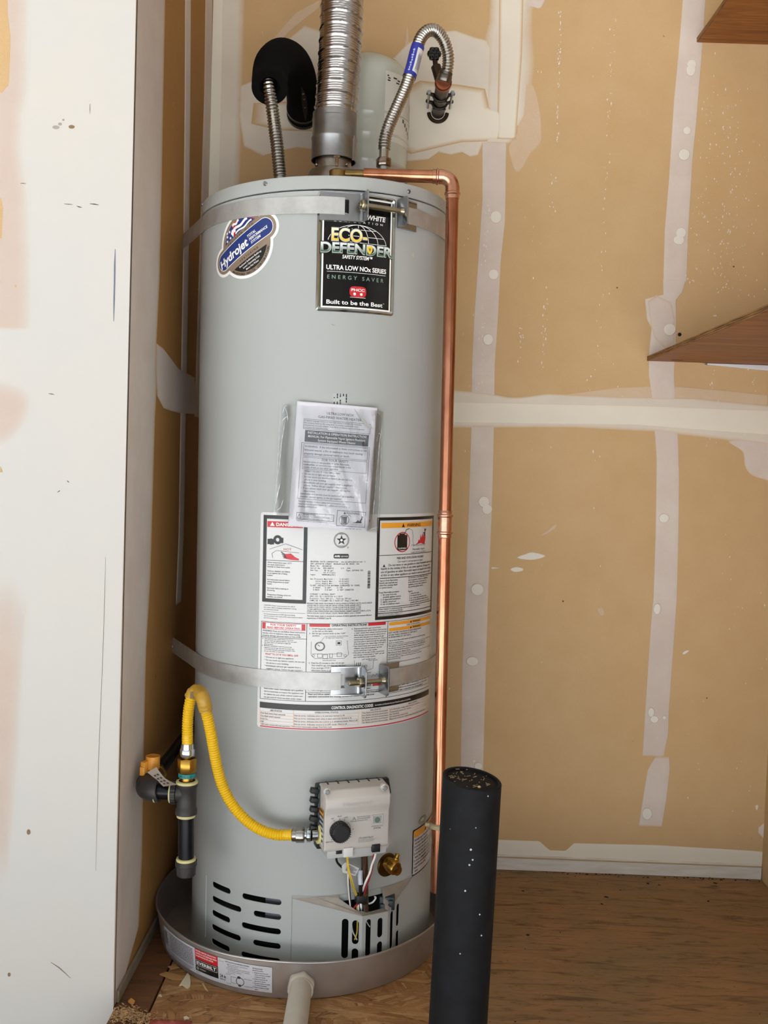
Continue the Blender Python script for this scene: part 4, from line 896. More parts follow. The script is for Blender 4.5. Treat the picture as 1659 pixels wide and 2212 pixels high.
R_.text('WHAT TO DO IF YOU SMELL GAS', -.0800, .6212, .0040, .0640, bold=.02)
K.para(['     * Do not try to light any appliance.', '     * Do not touch any electric switch; do not use', '        any phone in your building.', '     * Immediately call your gas supplier from a', "        neighbor's phone. Follow the gas supplier's", '        instructions.', '     * If you cannot reach your gas supplier,', '        call the fire department.', 'C.  Use only your hand to push in or turn the gas', '     control knob.  Never use tools.', 'D.  Do not use this appliance if any part has', '     been under water. Immediately call a qualified', '     service technician to inspect the appliance and', '     to replace any part of the control system and', '     any gas control which has been under water.'], -.0865, .6195, -.0040, .5280, .50, .006)
def head(t, v, u0=.0040, u1=.1540, tw=.068, hh=.0062):
    m = (u0+u1)/2; R_.rect(u0, v, m-tw/2-.003, v+hh); R_.rect(m+tw/2+.003, v, u1, v+hh); K.text(t, m, v+.001, hh-.0018, tw, 'c', bold=.025)
head('OPERATING INSTRUCTIONS', .6855)
K.para(['1.  STOP! Read the safety information', '     at the left on this label.', '2.  Set the gas control knob to the "OFF"', '     position.'], .0040, .6835, .0770, .6640, .60, .008)
K.text('GAS CONTROL KNOB SHOWN', .0330, .6645, .0022); K.text('IN THE "OFF" POSITION', .0345, .6608, .0022)
K.ring((.0240, .6440), .0080, .0014); K.ring((.0240, .6440), .0095, .0005); K.line((.0240, .6440), (.0195, .6480), .0010); K.line((.0240, .6520), (.0320, .6640), .0004)
K.frame(.0540, .6460, .0640, .6560, .0006); K.rect(.0565, .6485, .0620, .6530)
K.path([(.0080, .6540), (.0080, .6260), (.0150, .6180), (.0700, .6180), (.0780, .6260), (.0750, .6560)], .0005); K.path([(.0100, .6280), (.0680, .6280)], .0005)
for u, v, w_ in ((.0200, .6200, .0090), (.0300, .6180, .0090), (.0420, .6200, .0060), (.0560, .6220, .0090)): K.frame(u, v, u+w_, v+.0085, .0006)
for u in (.0120, .0715): K.ring((u, .6240), .0024, .0005, 16)
K.text('IGNITER BUTTON', .0420, .6130, .0022, None, 'c')
K.para(['3.  Wait five (5) minutes to clear out any gas.', '     Then smell for gas, including near the floor.', '     If you smell gas, STOP!  Follow "B" in the safety', '     information above on this label.'], .0040, .6110, .0800, .5900, .60, .008)
K.para(['4.  Depress and hold in gas control knob.', '     Immediately press igniter button until you hear', '     a "click" sound, then release. Continue to hold', '     down the gas control knob for about one (1)', '     minute after the pilot is lit. Release the gas', '     control knob; it should pop back out. Check to', '     see if the pilot is still lit through the sight glass.', '     If the pilot goes out, repeat steps 2 through 5.', ' •  If gas control knob does not pop out when', '     released, stop and immediately call your', '     service technician or gas supplier.', ' •  If the pilot will not stay lit after several tries,', '     turn the gas control knob to "OFF" and call', '     your technician or gas supplier.'], .0830, .6830, .1570, .6170, .62, .008)
K.text('LEFT INNER DOOR', .1050, .6125, .0024); K.text('SIGHT GLASS', .1180, .6095, .0024)
K.path([(.0900, .6130), (.0905, .5930), (.1080, .5880), (.1280, .5930), (.1285, .6120)], .0005)
for u in (.0935, .0975, .1010): K.line((u, .5920), (u+.0006, .6080), .0010)
K.ring((.1130, .5990), .0024, .0006); K.path([(.1050, .6010), (.1110, .5990), (.1090, .5960)], .0006)
K.para(['PIEZO IGNITER AND', 'VIEWER'], .1080, .5860, .1240, .5790, .55); K.path([(.1250, .5740), (.1290, .5800), (.1330, .5750), (.1370, .5810), (.1400, .5740)], .0006)
K.para(['5.  Turn gas control knob counterclockwise to desired setting.'], .0830, .5690, .1560, .5640, .6, .008)
head('TO TURN OFF GAS TO APPLIANCE', .5545, tw=.092, hh=.0060)
K.para(['1.  Turn the gas control knob counterclockwise to "OFF" position.'], .0040, .5530, .1240, .5480, .66, .010)
K.rect(-.0012, .5455, .1590, .5462)
K.para(['Read and follow water heater WARNINGS and INSTRUCTIONS. If installation and', 'operation instructions are missing, contact the retailer or manufacturer.'], .0040, .5445, .1540, .5340, .70, .018)
for v in (.6825, .6700): _q = P2(); _v = .546+(v-.526)*.88; _q.rect(.1625, _v, .2960, _v+.0060); _q.obj('orange_bar', M_orange, rating, o1); K.poly([(.2170, v+.0010), (.2225, v+.0010), (.2198, v+.0058)]); K.text('WARNING', .2250, v+.0012, .0042, .0270, bold=.02)
K.text('FOR YOUR SAFETY', .2290, .6785, .0030, .0430, 'c', .01)
K.para(['Do not store or use gasoline or other flammable vapors', 'or explosive vapors or liquids in the vicinity of this appliance.'], .1620, .6780+.0002, .2960, .6770-.0002+.0002, .4) if False else None
K.para(['HOT WATER CAN PRODUCE 3RD DEGREE BURNS', 'IN LESS THAN 5 SECONDS AT 140°F (60°C)', 'IN 30 SECONDS AT 130°F (54°C).'], .1615, .6690, .2550, .6540, .66, .012)
K.para(['Vapors from flammable liquids will explode and catch fire causing', 'death or severe burns.'], .1615, .6520, .2950, .6420, .6, .008)
K.rect(.1590, .6402, .2990, .6408)
K.para(['This appliance must be installed in accordance with local codes or, in', 'the absence of local codes, the National Fuel Gas Code, ANSI Z223.1', 'or the CAN/CSA-B149 Installation Codes. Not for installation in a', 'Manufactured Home (Mobile Home).'], .1615, .6395, .2950, .6210, .62, .008)
K.rect(.1590, .6195, .2990, .6201)
K.para(['CAUTION: Operation of this water heater in an atmosphere of', 'chlorinated vapors, or other corrosive chemicals may cause corrosion', 'and void the warranty.', '', 'Flammable vapors may be drawn by air currents from other areas.'], .1615, .6190, .2950, .5990, .62, .010)
K.frame(.1605, .5340, .2960, .5640, .0006)
K.para(['          FOR WATER (POTABLE) HEATING AND SPACE HEATING', 'Toxic chemicals, such as used for boiler treatment shall not be used with', 'this potable water heater used for space heating. This water heater must', 'never be connected to any existing heating system or component(s)', 'previously used with a nonpotable water heating appliance.'], .1620, .5630, .2950, .5350, .62, .008)
for P_ in (K, R_, R2, O_, Wt): P_.v = [(u, .546+(v-.526)*.88 if .5255 < v < .6935 else v) for u, v in P_.v]
K.rect(-.0890, .5290, .2990, .5400); Wt.text('CONTROL DIAGNOSTIC CODES', .0480, .5318, .0055, .0820, bold=.02); Wt.text('See Installation and Operation Instruction Manual for complete service guidelines', .1340, .5328, .0030, .0900)
# table of codes
def table(u0, u1, um, rows_l, rows_r, hl, hr):
    v1, v0 = .5280, .5005; n = max(len(rows_l), len(rows_r))+1
    for u in (u0, um, u1-.0010): O2.rect(u, v0-.001, u+.0010, v1)
    for k in range(1, n+1): v = v1-(v1-v0)*k/n; O2.rect(u0, v-.0004, u1, v+.0002)
    K.text(hl, (u0+um)/2, v1-.0038, .0030, None, 'c', .012); K.text(hr, (um+u1)/2, v1-.0038, .0030, None, 'c', .012)
    for k, (a, b_) in enumerate(zip(rows_l, rows_r)):
        v = v1-(v1-v0)*(k+2)/n+.0010
        if a: K.text(a, u0+.002, v, .0030, min(glyphs(a)[2]*.0030/CAP, um-u0-.004))
        if b_: K.text(b_, um+.002, v, .0030, min(glyphs(b_)[2]*.0030/CAP, u1-um-.004))
table(-.0890, .1010, -.0230, ['One flash every four seconds', 'One flash every second', 'Solid On', 'OFF'], ['Not an error. Indicates pilot is lit and main burner is off.', 'Not an error. Indicates main valve is open and main burner is lit.', 'Not an error. Indicates that the control is in shutdown mode. Pilot is off.', 'Not an error. Indicates control is in OFF mode. Pilot is off.'], 'LED STATUS', 'OPERATIONAL STATUS')
table(.1060, .2985, .1660, ['Two flashes and three second pause', 'Four flashes and three second pause', 'Five flashes and three second pause', 'Six flashes and three second pause', 'Ten flashes and three second pause'], ['Low thermopile voltage, main valve will not turn on.', 'Temperature cutout limit reached.', 'Gas valve fault.', 'Gas temperature sensor fault.', 'Abnormal combustion. Heater temperature (water) rising too fast.'], 'LED STATUS', 'FAULT STATUS')
K.text('LED color: Green-Normal operation. Yellow-Low thermopile voltage. Red-Valve fault.', -.0860, .4968, .0028)
R_.rect(-.0880, .4930, .3010, .4952)
O2.obj('pale_orange_rules', M_orange2, rating, o1); None; R_.obj('red_print', M_red, rating, o1)
K.obj('black_print', M_ink, rating, o2); Gy.obj('typed_data', M_ink2, rating, o2); Wt.obj('white_print', M_white, rating, o3); R2.obj('red_heading', M_red, rating, oh(.0017))

# small warning label low on the right side
p = P2(); p.fill(rpoly(.2445, .1720, .3790, .2660, .004)); wl = p.obj('warning_label', M_ink, heater, oh(.0005))
p = P2(); p.fill(rpoly(.2475, .1748, .3760, .2632, .003)); p.obj('label_paper', M_label, wl, oh(.0008))
p = P2(); p.rect(.2480, .2490, .3750, .2625); p.obj('orange_bar', M_orange, wl, oh(.0010))
p = P2(); p.poly([(.2960, .2505), (.3040, .2505), (.3000, .2605)]); p.text('WARNING', .3060, .2510, .0085, .0580, bold=.02)
p.para(['Flammable vapors from gasoline, other liquids or materials', '  can cause a fire or explosion.', 'Do not use or store flammable products such as gasoline', '  in the same room or area near the water heater.', 'Do not block the air inlet openings at the base of this', '  heater; keep lint and dust clear of the screen.', 'Do not use a damaged unit. Have it inspected by', '  a qualified service technician before use.', 'Replace with same model.', '  heater.'], .2500, .2470, .3740, .1770, .70, .012)
p.obj('label_lettering', mat('navy_print', '262A4A', .4), wl, oh(.0011))
# smudge of old sealant above that label
g = G(); vs = []
p = P2(); p.poly([(.285+.022*math.cos(a)*(1+.2*jit(a, 3)), .2765+.008*math.sin(a)) for a in [2*pi*k/18 for k in range(18)]]); p.obj('sealant_smudge', mat('grey_smudge', '8E8B7F', .7), heater, oh(.0006))
p = P2(); p.poly([(.2000+.0035*math.cos(a)*(1+.4*jit(a, 5)), 1.3880+.006*math.sin(a)*(1+.3*jit(a, 7))) for a in [2*pi*k/14 for k in range(14)]]); p.obj('paint_scuff', mat('cream_scuff', 'B8B29C', .6), heater, oh(.0006))
p = P2(); p.poly([(.036+.005*math.cos(a)*(1+.5*jit(a, 5)), 1.2430+.0014*math.sin(a)*(1+.5*jit(a, 7))-.25*(.005*math.cos(a))) for a in [2*pi*k/14 for k in range(14)]]); p.obj('dent_mark', mat('dent_grey', '8F918D', .5), heater, oh(.0005))

# ------------------------------------------------------------------ gas control on the lower front
CT = .33; DF = RH+.060
ctrl_g = G()
us = [q for q in ((-0.0607,0.4063), (0.0583,0.4052), (0.0678,0.2784), (-0.0668,0.2896))]
u0 = .5*(us[0][0]+us[3][0])+.003; u1 = .5*(us[1][0]+us[2][0]); zt = .5*(us[0][1]+us[1][1])-.006; zb = .5*(us[2][1]+us[3][1])
cw = u1-u0; ch = zt-zb; uc = (u0+u1)/2
# housing: profile in (depth, height) swept across, then bevelled
prof = [(-(RH+.008), zb), (-(DF-.004), zb+.000), (-DF, zb+.006), (-DF, zb+ch*.60), (-(DF+.006), zb+ch*.72), (-(DF+.006), zt-.016), (-(DF-.006), zt-.002), (-(RH+.014), zt)]
M_ctrl = mat('beige_control_plastic', 'C2BCB4', .42, var=.05, vs=12)
hb = G(); Mx = Matrix(((0, 0, 1, 0), (1, 0, 0, 0), (0, 1, 0, 0), (0, 0, 0, 1)))
hb.prism(prof, u0, u1, Mx, bev=.0032, seg=3)
control = hb.obj('gas_control', M_ctrl, heater, rot=(0, 0, CT), fix=True)
def fr(d): return lambda u, v: (u, -d, v)
def cpos(px): pass
g = G()   # black finned heat shield behind the housing
g.box((uc+.001, -(RH+.014), (zt+zb)/2-.004), (cw+.012, .026, ch+.002), bev=.003)
for k in range(5): g.box((u0-.010, -(RH+.022), zb+ch*(.30+.15*k)), (.016, .012, .010), Euler((0, .25, 0)), bev=.0015)
for k in range(6): g.box((u0+cw*(.12+.16*k), -(RH+.018), zt-.003), (.004, .018, .006), bev=.001)
g.box((u1+.007, -(RH+.020), zt-.014), (.010, .014, .032), Euler((0, -.2, 0)), bev=.003)
g.obj('heat_shield', M_black, control)
for q in ((-0.0587,0.4001), (0.0502,0.3988)):
    g = G(); a = Vector((q[0], -(DF-.004), q[1]-.001)); g.cyl(a, a+Vector((0, -.0105, 0)), .0068, 20, bev=.002); b_ = G(); b_.cyl(a+Vector((0, -.0100, 0)), a+Vector((0, -.0125, 0)), .0043, 14, bev=.001)
    s_ = g.obj('screw_boss', M_ctrl, control); b_.box(a+Vector((0, -.0126, 0)), (.005, .0006, .001)); b_.obj('screw', M_zinc, s_)
kq = (-0.0335,0.3242); kr = .0178
g = G(); a = Vector((kq[0], -DF, kq[1])); g.cyl(a, a+Vector((0, -.004, 0)), kr*1.02, 40, bev=.001); g.cyl(a+Vector((0, -.003, 0)), a+Vector((0, -.019, 0)), kr, 44, r2=kr*.94, bev=.0025)
for k in range(30):
    t = 2*pi*k/30; g.box(a+Vector((kr*.985*math.cos(t), -.010, kr*.985*math.sin(t))), (.0016, .012, .0016), Euler((0, -t, 0)))
knob = g.obj('control_knob', M_black, control)
dO = DF+.0004
pk = P2()
for k, (t, lab) in enumerate(((118, 'OFF'), (88, 'PILOT'), (62, 'LOW'), (35, 'A'), (0, 'B'), (-35, 'C'), (-65, ''), (-98, ''), (-130, 'VERY HOT'))):
    t = math.radians(t); c_, s_ = math.cos(t), math.sin(t)
    pk.line((kq[0]+c_*.0188, kq[1]+s_*.0188), (kq[0]+c_*.0225, kq[1]+s_*.0225), .0007)
    if lab: pk.text(lab, kq[0]+c_*.0268, kq[1]+s_*.0258-.001, .0023, None, 'c', .01)
pk.ring(kq, .0218, .0006, 24, -1.2, .5)
q0, q1 = (-0.0095,0.3379), (0.0257,0.3475)
pk.path([(q0[0], q0[1]), (q0[0]+.0085, q0[1]), (q0[0]+.00425, q0[1]+.0085)], .0006, True); pk.text('!', q0[0]+.0043, q0[1]+.001, .005, None, 'c')
pk.para(['Read instructions before', 'use. See user manual for', 'lighting instructions.'], q0[0]+.010, q1[1], q1[0], q0[1]-.0005, .6)
q0, q1 = (0.0055,0.2986), (0.0599,0.3044)
pk.text('TO LIGHT PILOT', q0[0], q1[1]+.0004, .0026, None, 'l', .012); pk.para(['1. Turn knob to PILOT and press knob down.', '2. Press igniter button repeatedly until lit.', '3. Hold knob one minute, then release.'], q0[0], q1[1]-.0005, q1[0]-.002, q0[1]-.001, .6)
pk.frame(q0[0]-.0012, q0[1]-.0014, q0[0]-.0008, q1[1]+.003, .0002)
wq0, wq1 = (0.0288,0.3291), (0.0498,0.3471)
pk.text('IGNITER BUTTON', (wq0[0]+wq1[0])/2, wq0[1]-.0045, .0020, None, 'c'); pk.text('STATUS', (wq0[0]+wq1[0])/2, wq0[1]-.0085, .0028, None, 'c', .012)
pk.obj('dial_print', M_ink2, control, fr(dO))
g = G(); cx, cz = (wq0[0]+wq1[0])/2, (wq0[1]+wq1[1])/2; ww, wh = wq1[0]-wq0[0], wq1[1]-wq0[1]
for dx, dz, sx, sz in ((0, wh/2-.001, ww, .002), (0, -wh/2+.001, ww, .002), (-ww/2+.001, 0, .002, wh), (ww/2-.001, 0, .002, wh)): g.box((cx+dx, -(DF+.0006), cz+dz), (sx, .0024, sz), bev=.0005)
wf = g.obj('status_window', M_ctrl, control)
g = G(); g.box((cx, -(DF+.0002), cz), (ww-.004, .0008, wh-.004)); wp_ = g.obj('window_pane', mat('grey_lens', '9AA29E', .1), wf)
g = G(); g.cyl((cx, -(DF+.0004), cz-.001), (cx, -(DF+.0016), cz-.001), .0052, 20, bev=.0005); g.obj('status_lens', mat('dark_lens', '5E675F', .15), wf)
p = P2(); TB(p, 'Honeywell', (uc-.030, zt-.030), (uc+.026, zt-.022), .02); p.obj('moulded_name', mat('moulded_name', 'BCB6AE', .4), control, fr(DF+.0068))
# side sticker (left face) and lower tray
sd = lambda u, v: (u0-.0006, -u, v)
p = P2(); p.rect(RH+.018, zb+.010, DF-.004, zt-.040); ss = p.obj('side_sticker', M_label, control, sd, flip=True)
sd2 = lambda u, v: (u0-.0010, -u, v)
p = P2(); p.rect(RH+.018, zt-.052, DF-.004, zt-.040); p.obj('orange_corner', M_orange, ss, sd2, flip=True)
p = P2(); 
for k in range(7): p.rect(RH+.022, zb+.016+.009*k, DF-.009, zb+.020+.009*k)
p.obj('sticker_print', M_ink2, ss, sd2, flip=True)
g = G(); g.box((uc+.002, -(RH+.034), zb-.004), (cw*.92, .044, .018), bev=.002); g.box((uc+.010, -(RH+.036), zb-.012), (cw*.40, .034, .010), bev=.002)
g.cyl((u1-.006, -(RH+.02), zb-.002), (u1-.006, -(RH+.03), zb-.002), .020, 30, bev=.002)
g.obj('control_base', mat('grey_control_base', 'B4B4B2', .45), control)
def plug(name, a, b_, m, d, th=.012):
    g = G(); g.box(((a[0]+b_[0])/2, -(d-th/2), (a[1]+b_[1])/2), (abs(b_[0]-a[0]), th, abs(b_[1]-a[1])), bev=.0012); return g.obj(name, m, control)
plug('left_plug', (-0.0373,0.2785), (-0.0253,0.2893), M_black, DF-.003)
wpg = plug('white_plug', (-0.0246,0.2739), (-0.0065,0.291), mat('white_plug_plastic', 'D9D8D2', .4), DF+.003, .016)
plug('right_plug', (0.0302,0.2768), (0.046,0.2917), M_black, DF+.002, .016)
# inlet nipple on the left of the control
n0 = Vector((0.0343,-0.2829,0.3071)); n1 = Vector((0.021,-0.2882,0.3087))
d = (n1-n0).normalized()
g = G(); g.cyl(n0+d*-.02, n0+d*.004, .0165, 26, bev=.002); g.obj('inlet_boss', M_ctrl, heater)
g = G(); g.cyl(n0+d*.002, n0+d*.006, .0172, 24, bev=.001); g.obj('inlet_sealant', mat('yellow_sealant', 'D6CC86', .5), heater)
# wires down to the cover
def wire(name, pts, r, m, n=8):
    g = G(); g.tube(spline([Vector(q) for q in pts], .004), r, n); return g.obj(name, m, heater)
wire('black_wire', [(0.0661,-0.2906,0.2763), (0.065,-0.2806,0.2583), (0.0699,-0.2711,0.2459), (0.0801,-0.2641,0.2362), (0.0998,-0.2573,0.2304), (0.1086,-0.2602,0.2283)], .0022, M_black)
wire('white_wire', [(0.0867,-0.2746,0.2338), (0.0871,-0.2745,0.2154), (0.0887,-0.255,0.1805), (0.0915,-0.2476,0.155), (0.0918,-0.2475,0.1416)], .0014, M_wire_w); wire('thin_black_wire', [(0.0879,-0.2732,0.2332), (0.0896,-0.2727,0.2147), (0.0912,-0.2541,0.1801), (0.0933,-0.247,0.1503)], .0009, M_black)
wire('yellow_wire', [(0.0834,-0.2965,0.274), (0.0853,-0.2939,0.2609), (0.0872,-0.2912,0.2443), (0.0917,-0.2877,0.2256), (0.0981,-0.258,0.1909), (0.1042,-0.2491,0.1738)], .0012, M_wire_y)
wire('yellow_wire', [(0.0864,-0.2967,0.2741), (0.087,-0.2944,0.2611), (0.0898,-0.2915,0.2427), (0.0961,-0.2874,0.2212), (0.1007,-0.257,0.1905), (0.106,-0.2483,0.1735)], .0012, M_wire_y)
wire('red_wire', [(0.1321,-0.2749,0.2736), (0.1324,-0.2725,0.2569), (0.1303,-0.2713,0.2371), (0.1239,-0.2721,0.2154), (0.1163,-0.2503,0.1818), (0.1121,-0.2456,0.168)], .0018, M_wire_r)
wire('white_wire', [(0.1373,-0.2757,0.2741), (0.135,-0.2768,0.2622), (0.1309,-0.2777,0.252), (0.127,-0.2773,0.2352), (0.1198,-0.2783,0.2179), (0.1136,-0.2516,0.1885), (0.1111,-0.2461,0.1744)], .0020, M_wire_w)
wire('white_wire', [(0.1155,-0.2374,0.159), (0.126,-0.232,0.156), (0.1339,-0.2345,0.1609), (0.1389,-0.2315,0.1678), (0.1363,-0.2331,0.1702)], .0016, M_wire_w)
wire('clear_sleeve', [(0.1086,-0.2646,0.2337), (0.109,-0.2687,0.2223), (0.1102,-0.2704,0.2099)], .0048, mat('milky_sleeve', 'BFC3CC', .25), 12); wire('black_sleeve', [(0.1102,-0.2715,0.2121), (0.1102,-0.253,0.1846), (0.1112,-0.246,0.1682)], .0036, M_black, 12)
g = G(); q = Vector((0.1111,-0.2461,0.1726)); g.box(q, (.022, .016, .016), Euler((0, .1, .3)), bev=.002); g.box(q+Vector((.006, .004, -.001)), (.012, .014, .022), Euler((0, 0, .3)), bev=.002); g.obj('wire_grommet', M_black, heater)
wire('red_wire', [(0.1104,-0.2464,0.1656), (0.1026,-0.2432,0.1578), (0.0976,-0.2453,0.1523), (0.0943,-0.2466,0.1439)], .0020, M_wire_r)
wire('white_wire', [(0.1077,-0.241,0.1614), (0.1062,-0.2417,0.1527), (0.1082,-0.2408,0.1389)], .0018, M_wire_w); wire('yellow_wire', [(0.1051,-0.2422,0.1618), (0.1036,-0.2428,0.1513), (0.1048,-0.2423,0.1395), (0.1051,-0.2422,0.1216), (0.1047,-0.2424,0.1038), (0.1006,-0.2441,0.0911)], .0014, M_wire_y)
cs, _cp = corrugated([(0.1113,-0.246,0.1655), (0.1122,-0.2389,0.1516), (0.1134,-0.2384,0.1379), (0.1156,-0.2374,0.1196)], .0042, .0010, .0028, 6, 12); cs.obj('spiral_conduit', M_zinc, heater)
wire('white_wire', [(0.0939,-0.2467,0.1234), (0.0968,-0.2456,0.1078), (0.1023,-0.2434,0.0961), (0.105,-0.2422,0.0903)], .0013, M_wire_w); wire('white_wire', [(0.1197,-0.2353,0.1277), (0.1243,-0.2329,0.1177), (0.1288,-0.2305,0.1104)], .0010, M_wire_w)
# paper flag on the wires
f0, f1, f2, f3 = [Vector(q) for q in ((0.0749,-0.2848,0.2491), (0.0814,-0.2825,0.2561), (0.107,-0.2717,0.241), (0.1006,-0.2757,0.2277))]
g = G(); off = Vector((.0, -.0006, 0)); q = [f0, f1, f2, f3, Vector((0.0768,-0.2843,0.2376))]
g.add(q+[v+off for v in q], [(4, 3, 2, 1, 0), (5, 6, 7, 8, 9)]+[(i, (i+1) % 5, 5+(i+1) % 5, 5+i) for i in range(5)]); flag = g.obj('wire_flag', M_label, heater, smooth=False, fix=True)
g = G()
ex = (f2-f1); ey = (f3-f2)
for k in range(6):
    a = f1+ey*(.15+.13*k)+ex*.22+off*1.6; b_ = f1+ey*(.15+.13*k)+ex*(.92 if k % 3 else .75)+off*1.6; h_ = ey*.045
    g.add([a, b_, b_+h_, a+h_], [(0, 1, 2, 3)])
g.obj('flag_print', M_ink2, flag, smooth=False, fix=True)
# brass drain valve
dv = Vector((0.1586,-0.1965,0.2175)); dn = Vector((dv.x, dv.y, 0)).normalized(); tq = math.atan2(dv.x, -dv.y)
g = G(); Mz = dn.to_track_quat('Z', 'Y').to_matrix().to_4x4(); Mz.translation = dv-dn*.001
g.lathe([(0, .004), (.008, .0045), (.0215, .0040), (.0230, .0015), (.0230, 0)], 36, Mz); drain = g.obj('drain_valve', mat('dark_brass', '6E5426', .35, 1, var=.3, vs=40), heater, fix=True)
o_ = dv+dn*.030+Vector((.004, 0, -.002))
g = G(); g.cyl(dv+dn*.002, o_, .0095, 20, bev=.001); g.hexnut(dv+dn*.012, dv+dn*.022, .0125); g.obj('valve_body', M_brass, drain)
tip = Vector((0.1761,-0.2429,0.2291))
td = (tip-o_).normalized(); td = (dn*.85+Vector((.25, -.1, -.25))).normalized()
g = G(); Mo = td.to_track_quat('Z', 'Y').to_matrix().to_4x4(); Mo.translation = tip-td*.026
g.lathe([(.010, 0), (.0115, .004), (.0105, .008), (.0135, .010), (.0135, .024), (.0125, .026), (.0075, .0262), (.0070, .020), (0, .020)], 30, Mo); g.obj('hose_outlet', M_brass, drain)
g = G(); g.cyl(tip-td*.0055, tip-td*.004, .0066, 18); g.obj('outlet_plug', mat('dark_plug', '5A4A40', .6), drain)
h0 = Vector((0.1733,-0.2325,0.2381)); h1 = Vector((0.1782,-0.2288,0.252))
g = G(); g.cyl(h0, h0+(h1-h0)*.55, .0058, 16, bev=.001); g.cyl(h0+(h1-h0)*.5, h1, .0042, 14, bev=.001); g.cyl(h1-(h1-h0)*.15, h1+(h1-h0)*.05, .0048, 14, bev=.001); g.obj('valve_stem', M_brass, drain)

# ------------------------------------------------------------------ booklet taped on the front, in a clear bag
bt = .163; bc = Vector((0.0359,0.9836)); brot = -.052
Bn = Vector((math.sin(bt), -math.cos(bt), 0)); Bu = Vector((math.cos(bt), math.sin(bt), 0))
def book(off, Rb=.55, rot=brot):
    def f(u, v):
        c_, s_ = math.cos(rot), math.sin(rot); a, b_ = u*c_-v*s_, u*s_+v*c_
        dep = RH+off-Rb*(1-math.cos(a/Rb)); P = Bn*dep+Bu*(Rb*math.sin(a/Rb)); q = Vector((P.x, P.y, bc.y+b_))
        return tuple(q)
    return f
BW, BH = .1490, .2290
booklet = tag(empty('instruction_booklet', Euler((0, LEAN, 0)).to_matrix() @ Vector(book(0)(0, -BH/2)), (0, LEAN, 0)), 'white instruction booklet in a clear bag taped to the front of the heater', 'booklet', None)
def onb(o, par):
    o.parent = par; o.location = -Vector(book(0)(0, -BH/2)); return o
g = G(); f0, f1 = book(.0015), book(.0075); n = 10; vs = []
for f in (f0, f1):
    for j in range(n+1):
        for i in range(n+1): vs.append(f(-BW/2+BW*i/n, -BH/2+BH*j/n))
k = n+1; m_ = k*k; fs = []
for j in range(n):
    for i in range(n): a = j*k+i; fs += [(a, a+k, a+k+1, a+1), (m_+a, m_+a+1, m_+a+k+1, m_+a+k)]
edge = [i for i in range(k)]+[j*k+n for j in range(1, k)]+[n*k+i for i in range(n-1, -1, -1)]+[j*k for j in range(n-1, 0, -1)]
fs += [(edge[i], edge[(i+1) % len(edge)], m_+edge[(i+1) % len(edge)], m_+edge[i]) for i in range(len(edge))]
g.add(vs, fs); onb(g.obj('pages', mat('booklet_paper', 'CFCDD2', .6), None, fix=True), booklet)
p = P2(.012); p.rect(-BW/2+.002, -BH/2+.002, BW/2-.001, BH/2-.0015); cv_ = onb(p.obj('cover_sheet', mat('booklet_cover', 'D6D4DA', .55), None, book(.0082)), booklet)
p = P2(.012); q = P2(.012)
p.text('ULTRA LOW NOX', .006, .0945, .0046, .0500, 'c', .008); p.text('GAS-FIRED WATER HEATER', .006, .0870, .0046, .0800, 'c', .008)
p.frame(-.0600, .0650, .0640, .0835, .0006); p.para(['A Spanish language version of these instructions is available by contacting', 'the company listed on the rating plate.  La versión española de estas', 'instrucciones se puede obtener al escribirle a la fábrica cuyo nombre aparece', 'en la placa de especificaciones.'], -.0585, .0825, .0625, .0660, .62, .006)
p.rect(-.0560, .0420, .0620, .0630)
q.text('INSTALLATION & OPERATION INSTRUCTION', .003, .0570, .0042, .1080, 'c', .008); q.text('MANUAL For Flammable Vapor Ignition Resistant', .003, .0505, .0042, .1060, 'c', .008); q.text('System Equipped Water Heater', .003, .0442, .0042, .0700, 'c', .008)
p.frame(-.0610, -.0630, .0655, .0405, .0006); p.frame(-.0570, .0160, .0625, .0385, .0005); p.frame(-.0570, -.0080, .0625, .0140, .0005)
p.para(['WARNING:  If the information in these instructions is not', 'followed exactly, a fire or explosion may result causing', 'property damage, personal injury or death.'], -.0550, .0370, .0600, .0175, .55, .008)
p.text('FOR YOUR SAFETY', .003, .0090, .0042, None, 'c', .006)
p.para(['Do not store or use gasoline or other flammable,', 'combustible, or corrosive vapors and liquids in the', 'vicinity of this or any other appliance.'], -.0550, .0078, .0550, -.0070, .62, .008)
p.para(['   WHAT TO DO IF YOU SMELL GAS', '•  Do not try to light any appliance.', '•  Do not touch any electrical switch; do not use any', '    phone in your building.', "•  Immediately call your gas supplier from a neighbor's", "    phone.  Follow the gas supplier's instructions.", '•  If you cannot reach your gas supplier, call the fire', '    department.', 'Installation and service must be performed by a qualified', 'installer, service agency or the gas supplier.'], -.0560, -.0090, .0610, -.0610, .60, .008)
p.para(["For your family's comfort, safety and convenience, we", 'recommend this water heater be installed and serviced by a', 'plumbing professional.'], -.0590, -.0650, .0560, -.0790, .60, .006)
p.frame(-.0610, -.1010, .0080, -.0880, .0009); p.path([(-.0595, -.0985), (-.0525, -.0985), (-.0560, -.0910)], .0008, True); p.text('WARNING', -.0495, -.0922, .0034, None, 'l', .02); p.para(['CANCER AND REPRODUCTIVE HARM', 'www.P65Warnings.ca.gov'], -.0495, -.0930, .0060, -.1000, .6, .008)
p.text('Required by the State of California Proposition 65', -.0600, -.1040, .0020)
p.frame(.0130, -.1080, .0670, -.0790, .0009); p.text('▲WARNING', .0400, -.0852, .0042, .0300, 'c', .012); p.ring((.0270, -.0965), .0090, .0009); p.rect(.0215, -.1040, .0320, -.0900); p.path([(.0320, -.0900), (.0360, -.0860), (.0400, -.0900)], .0006); p.line((.0210, -.0905), (.0330, -.1025), .0009)
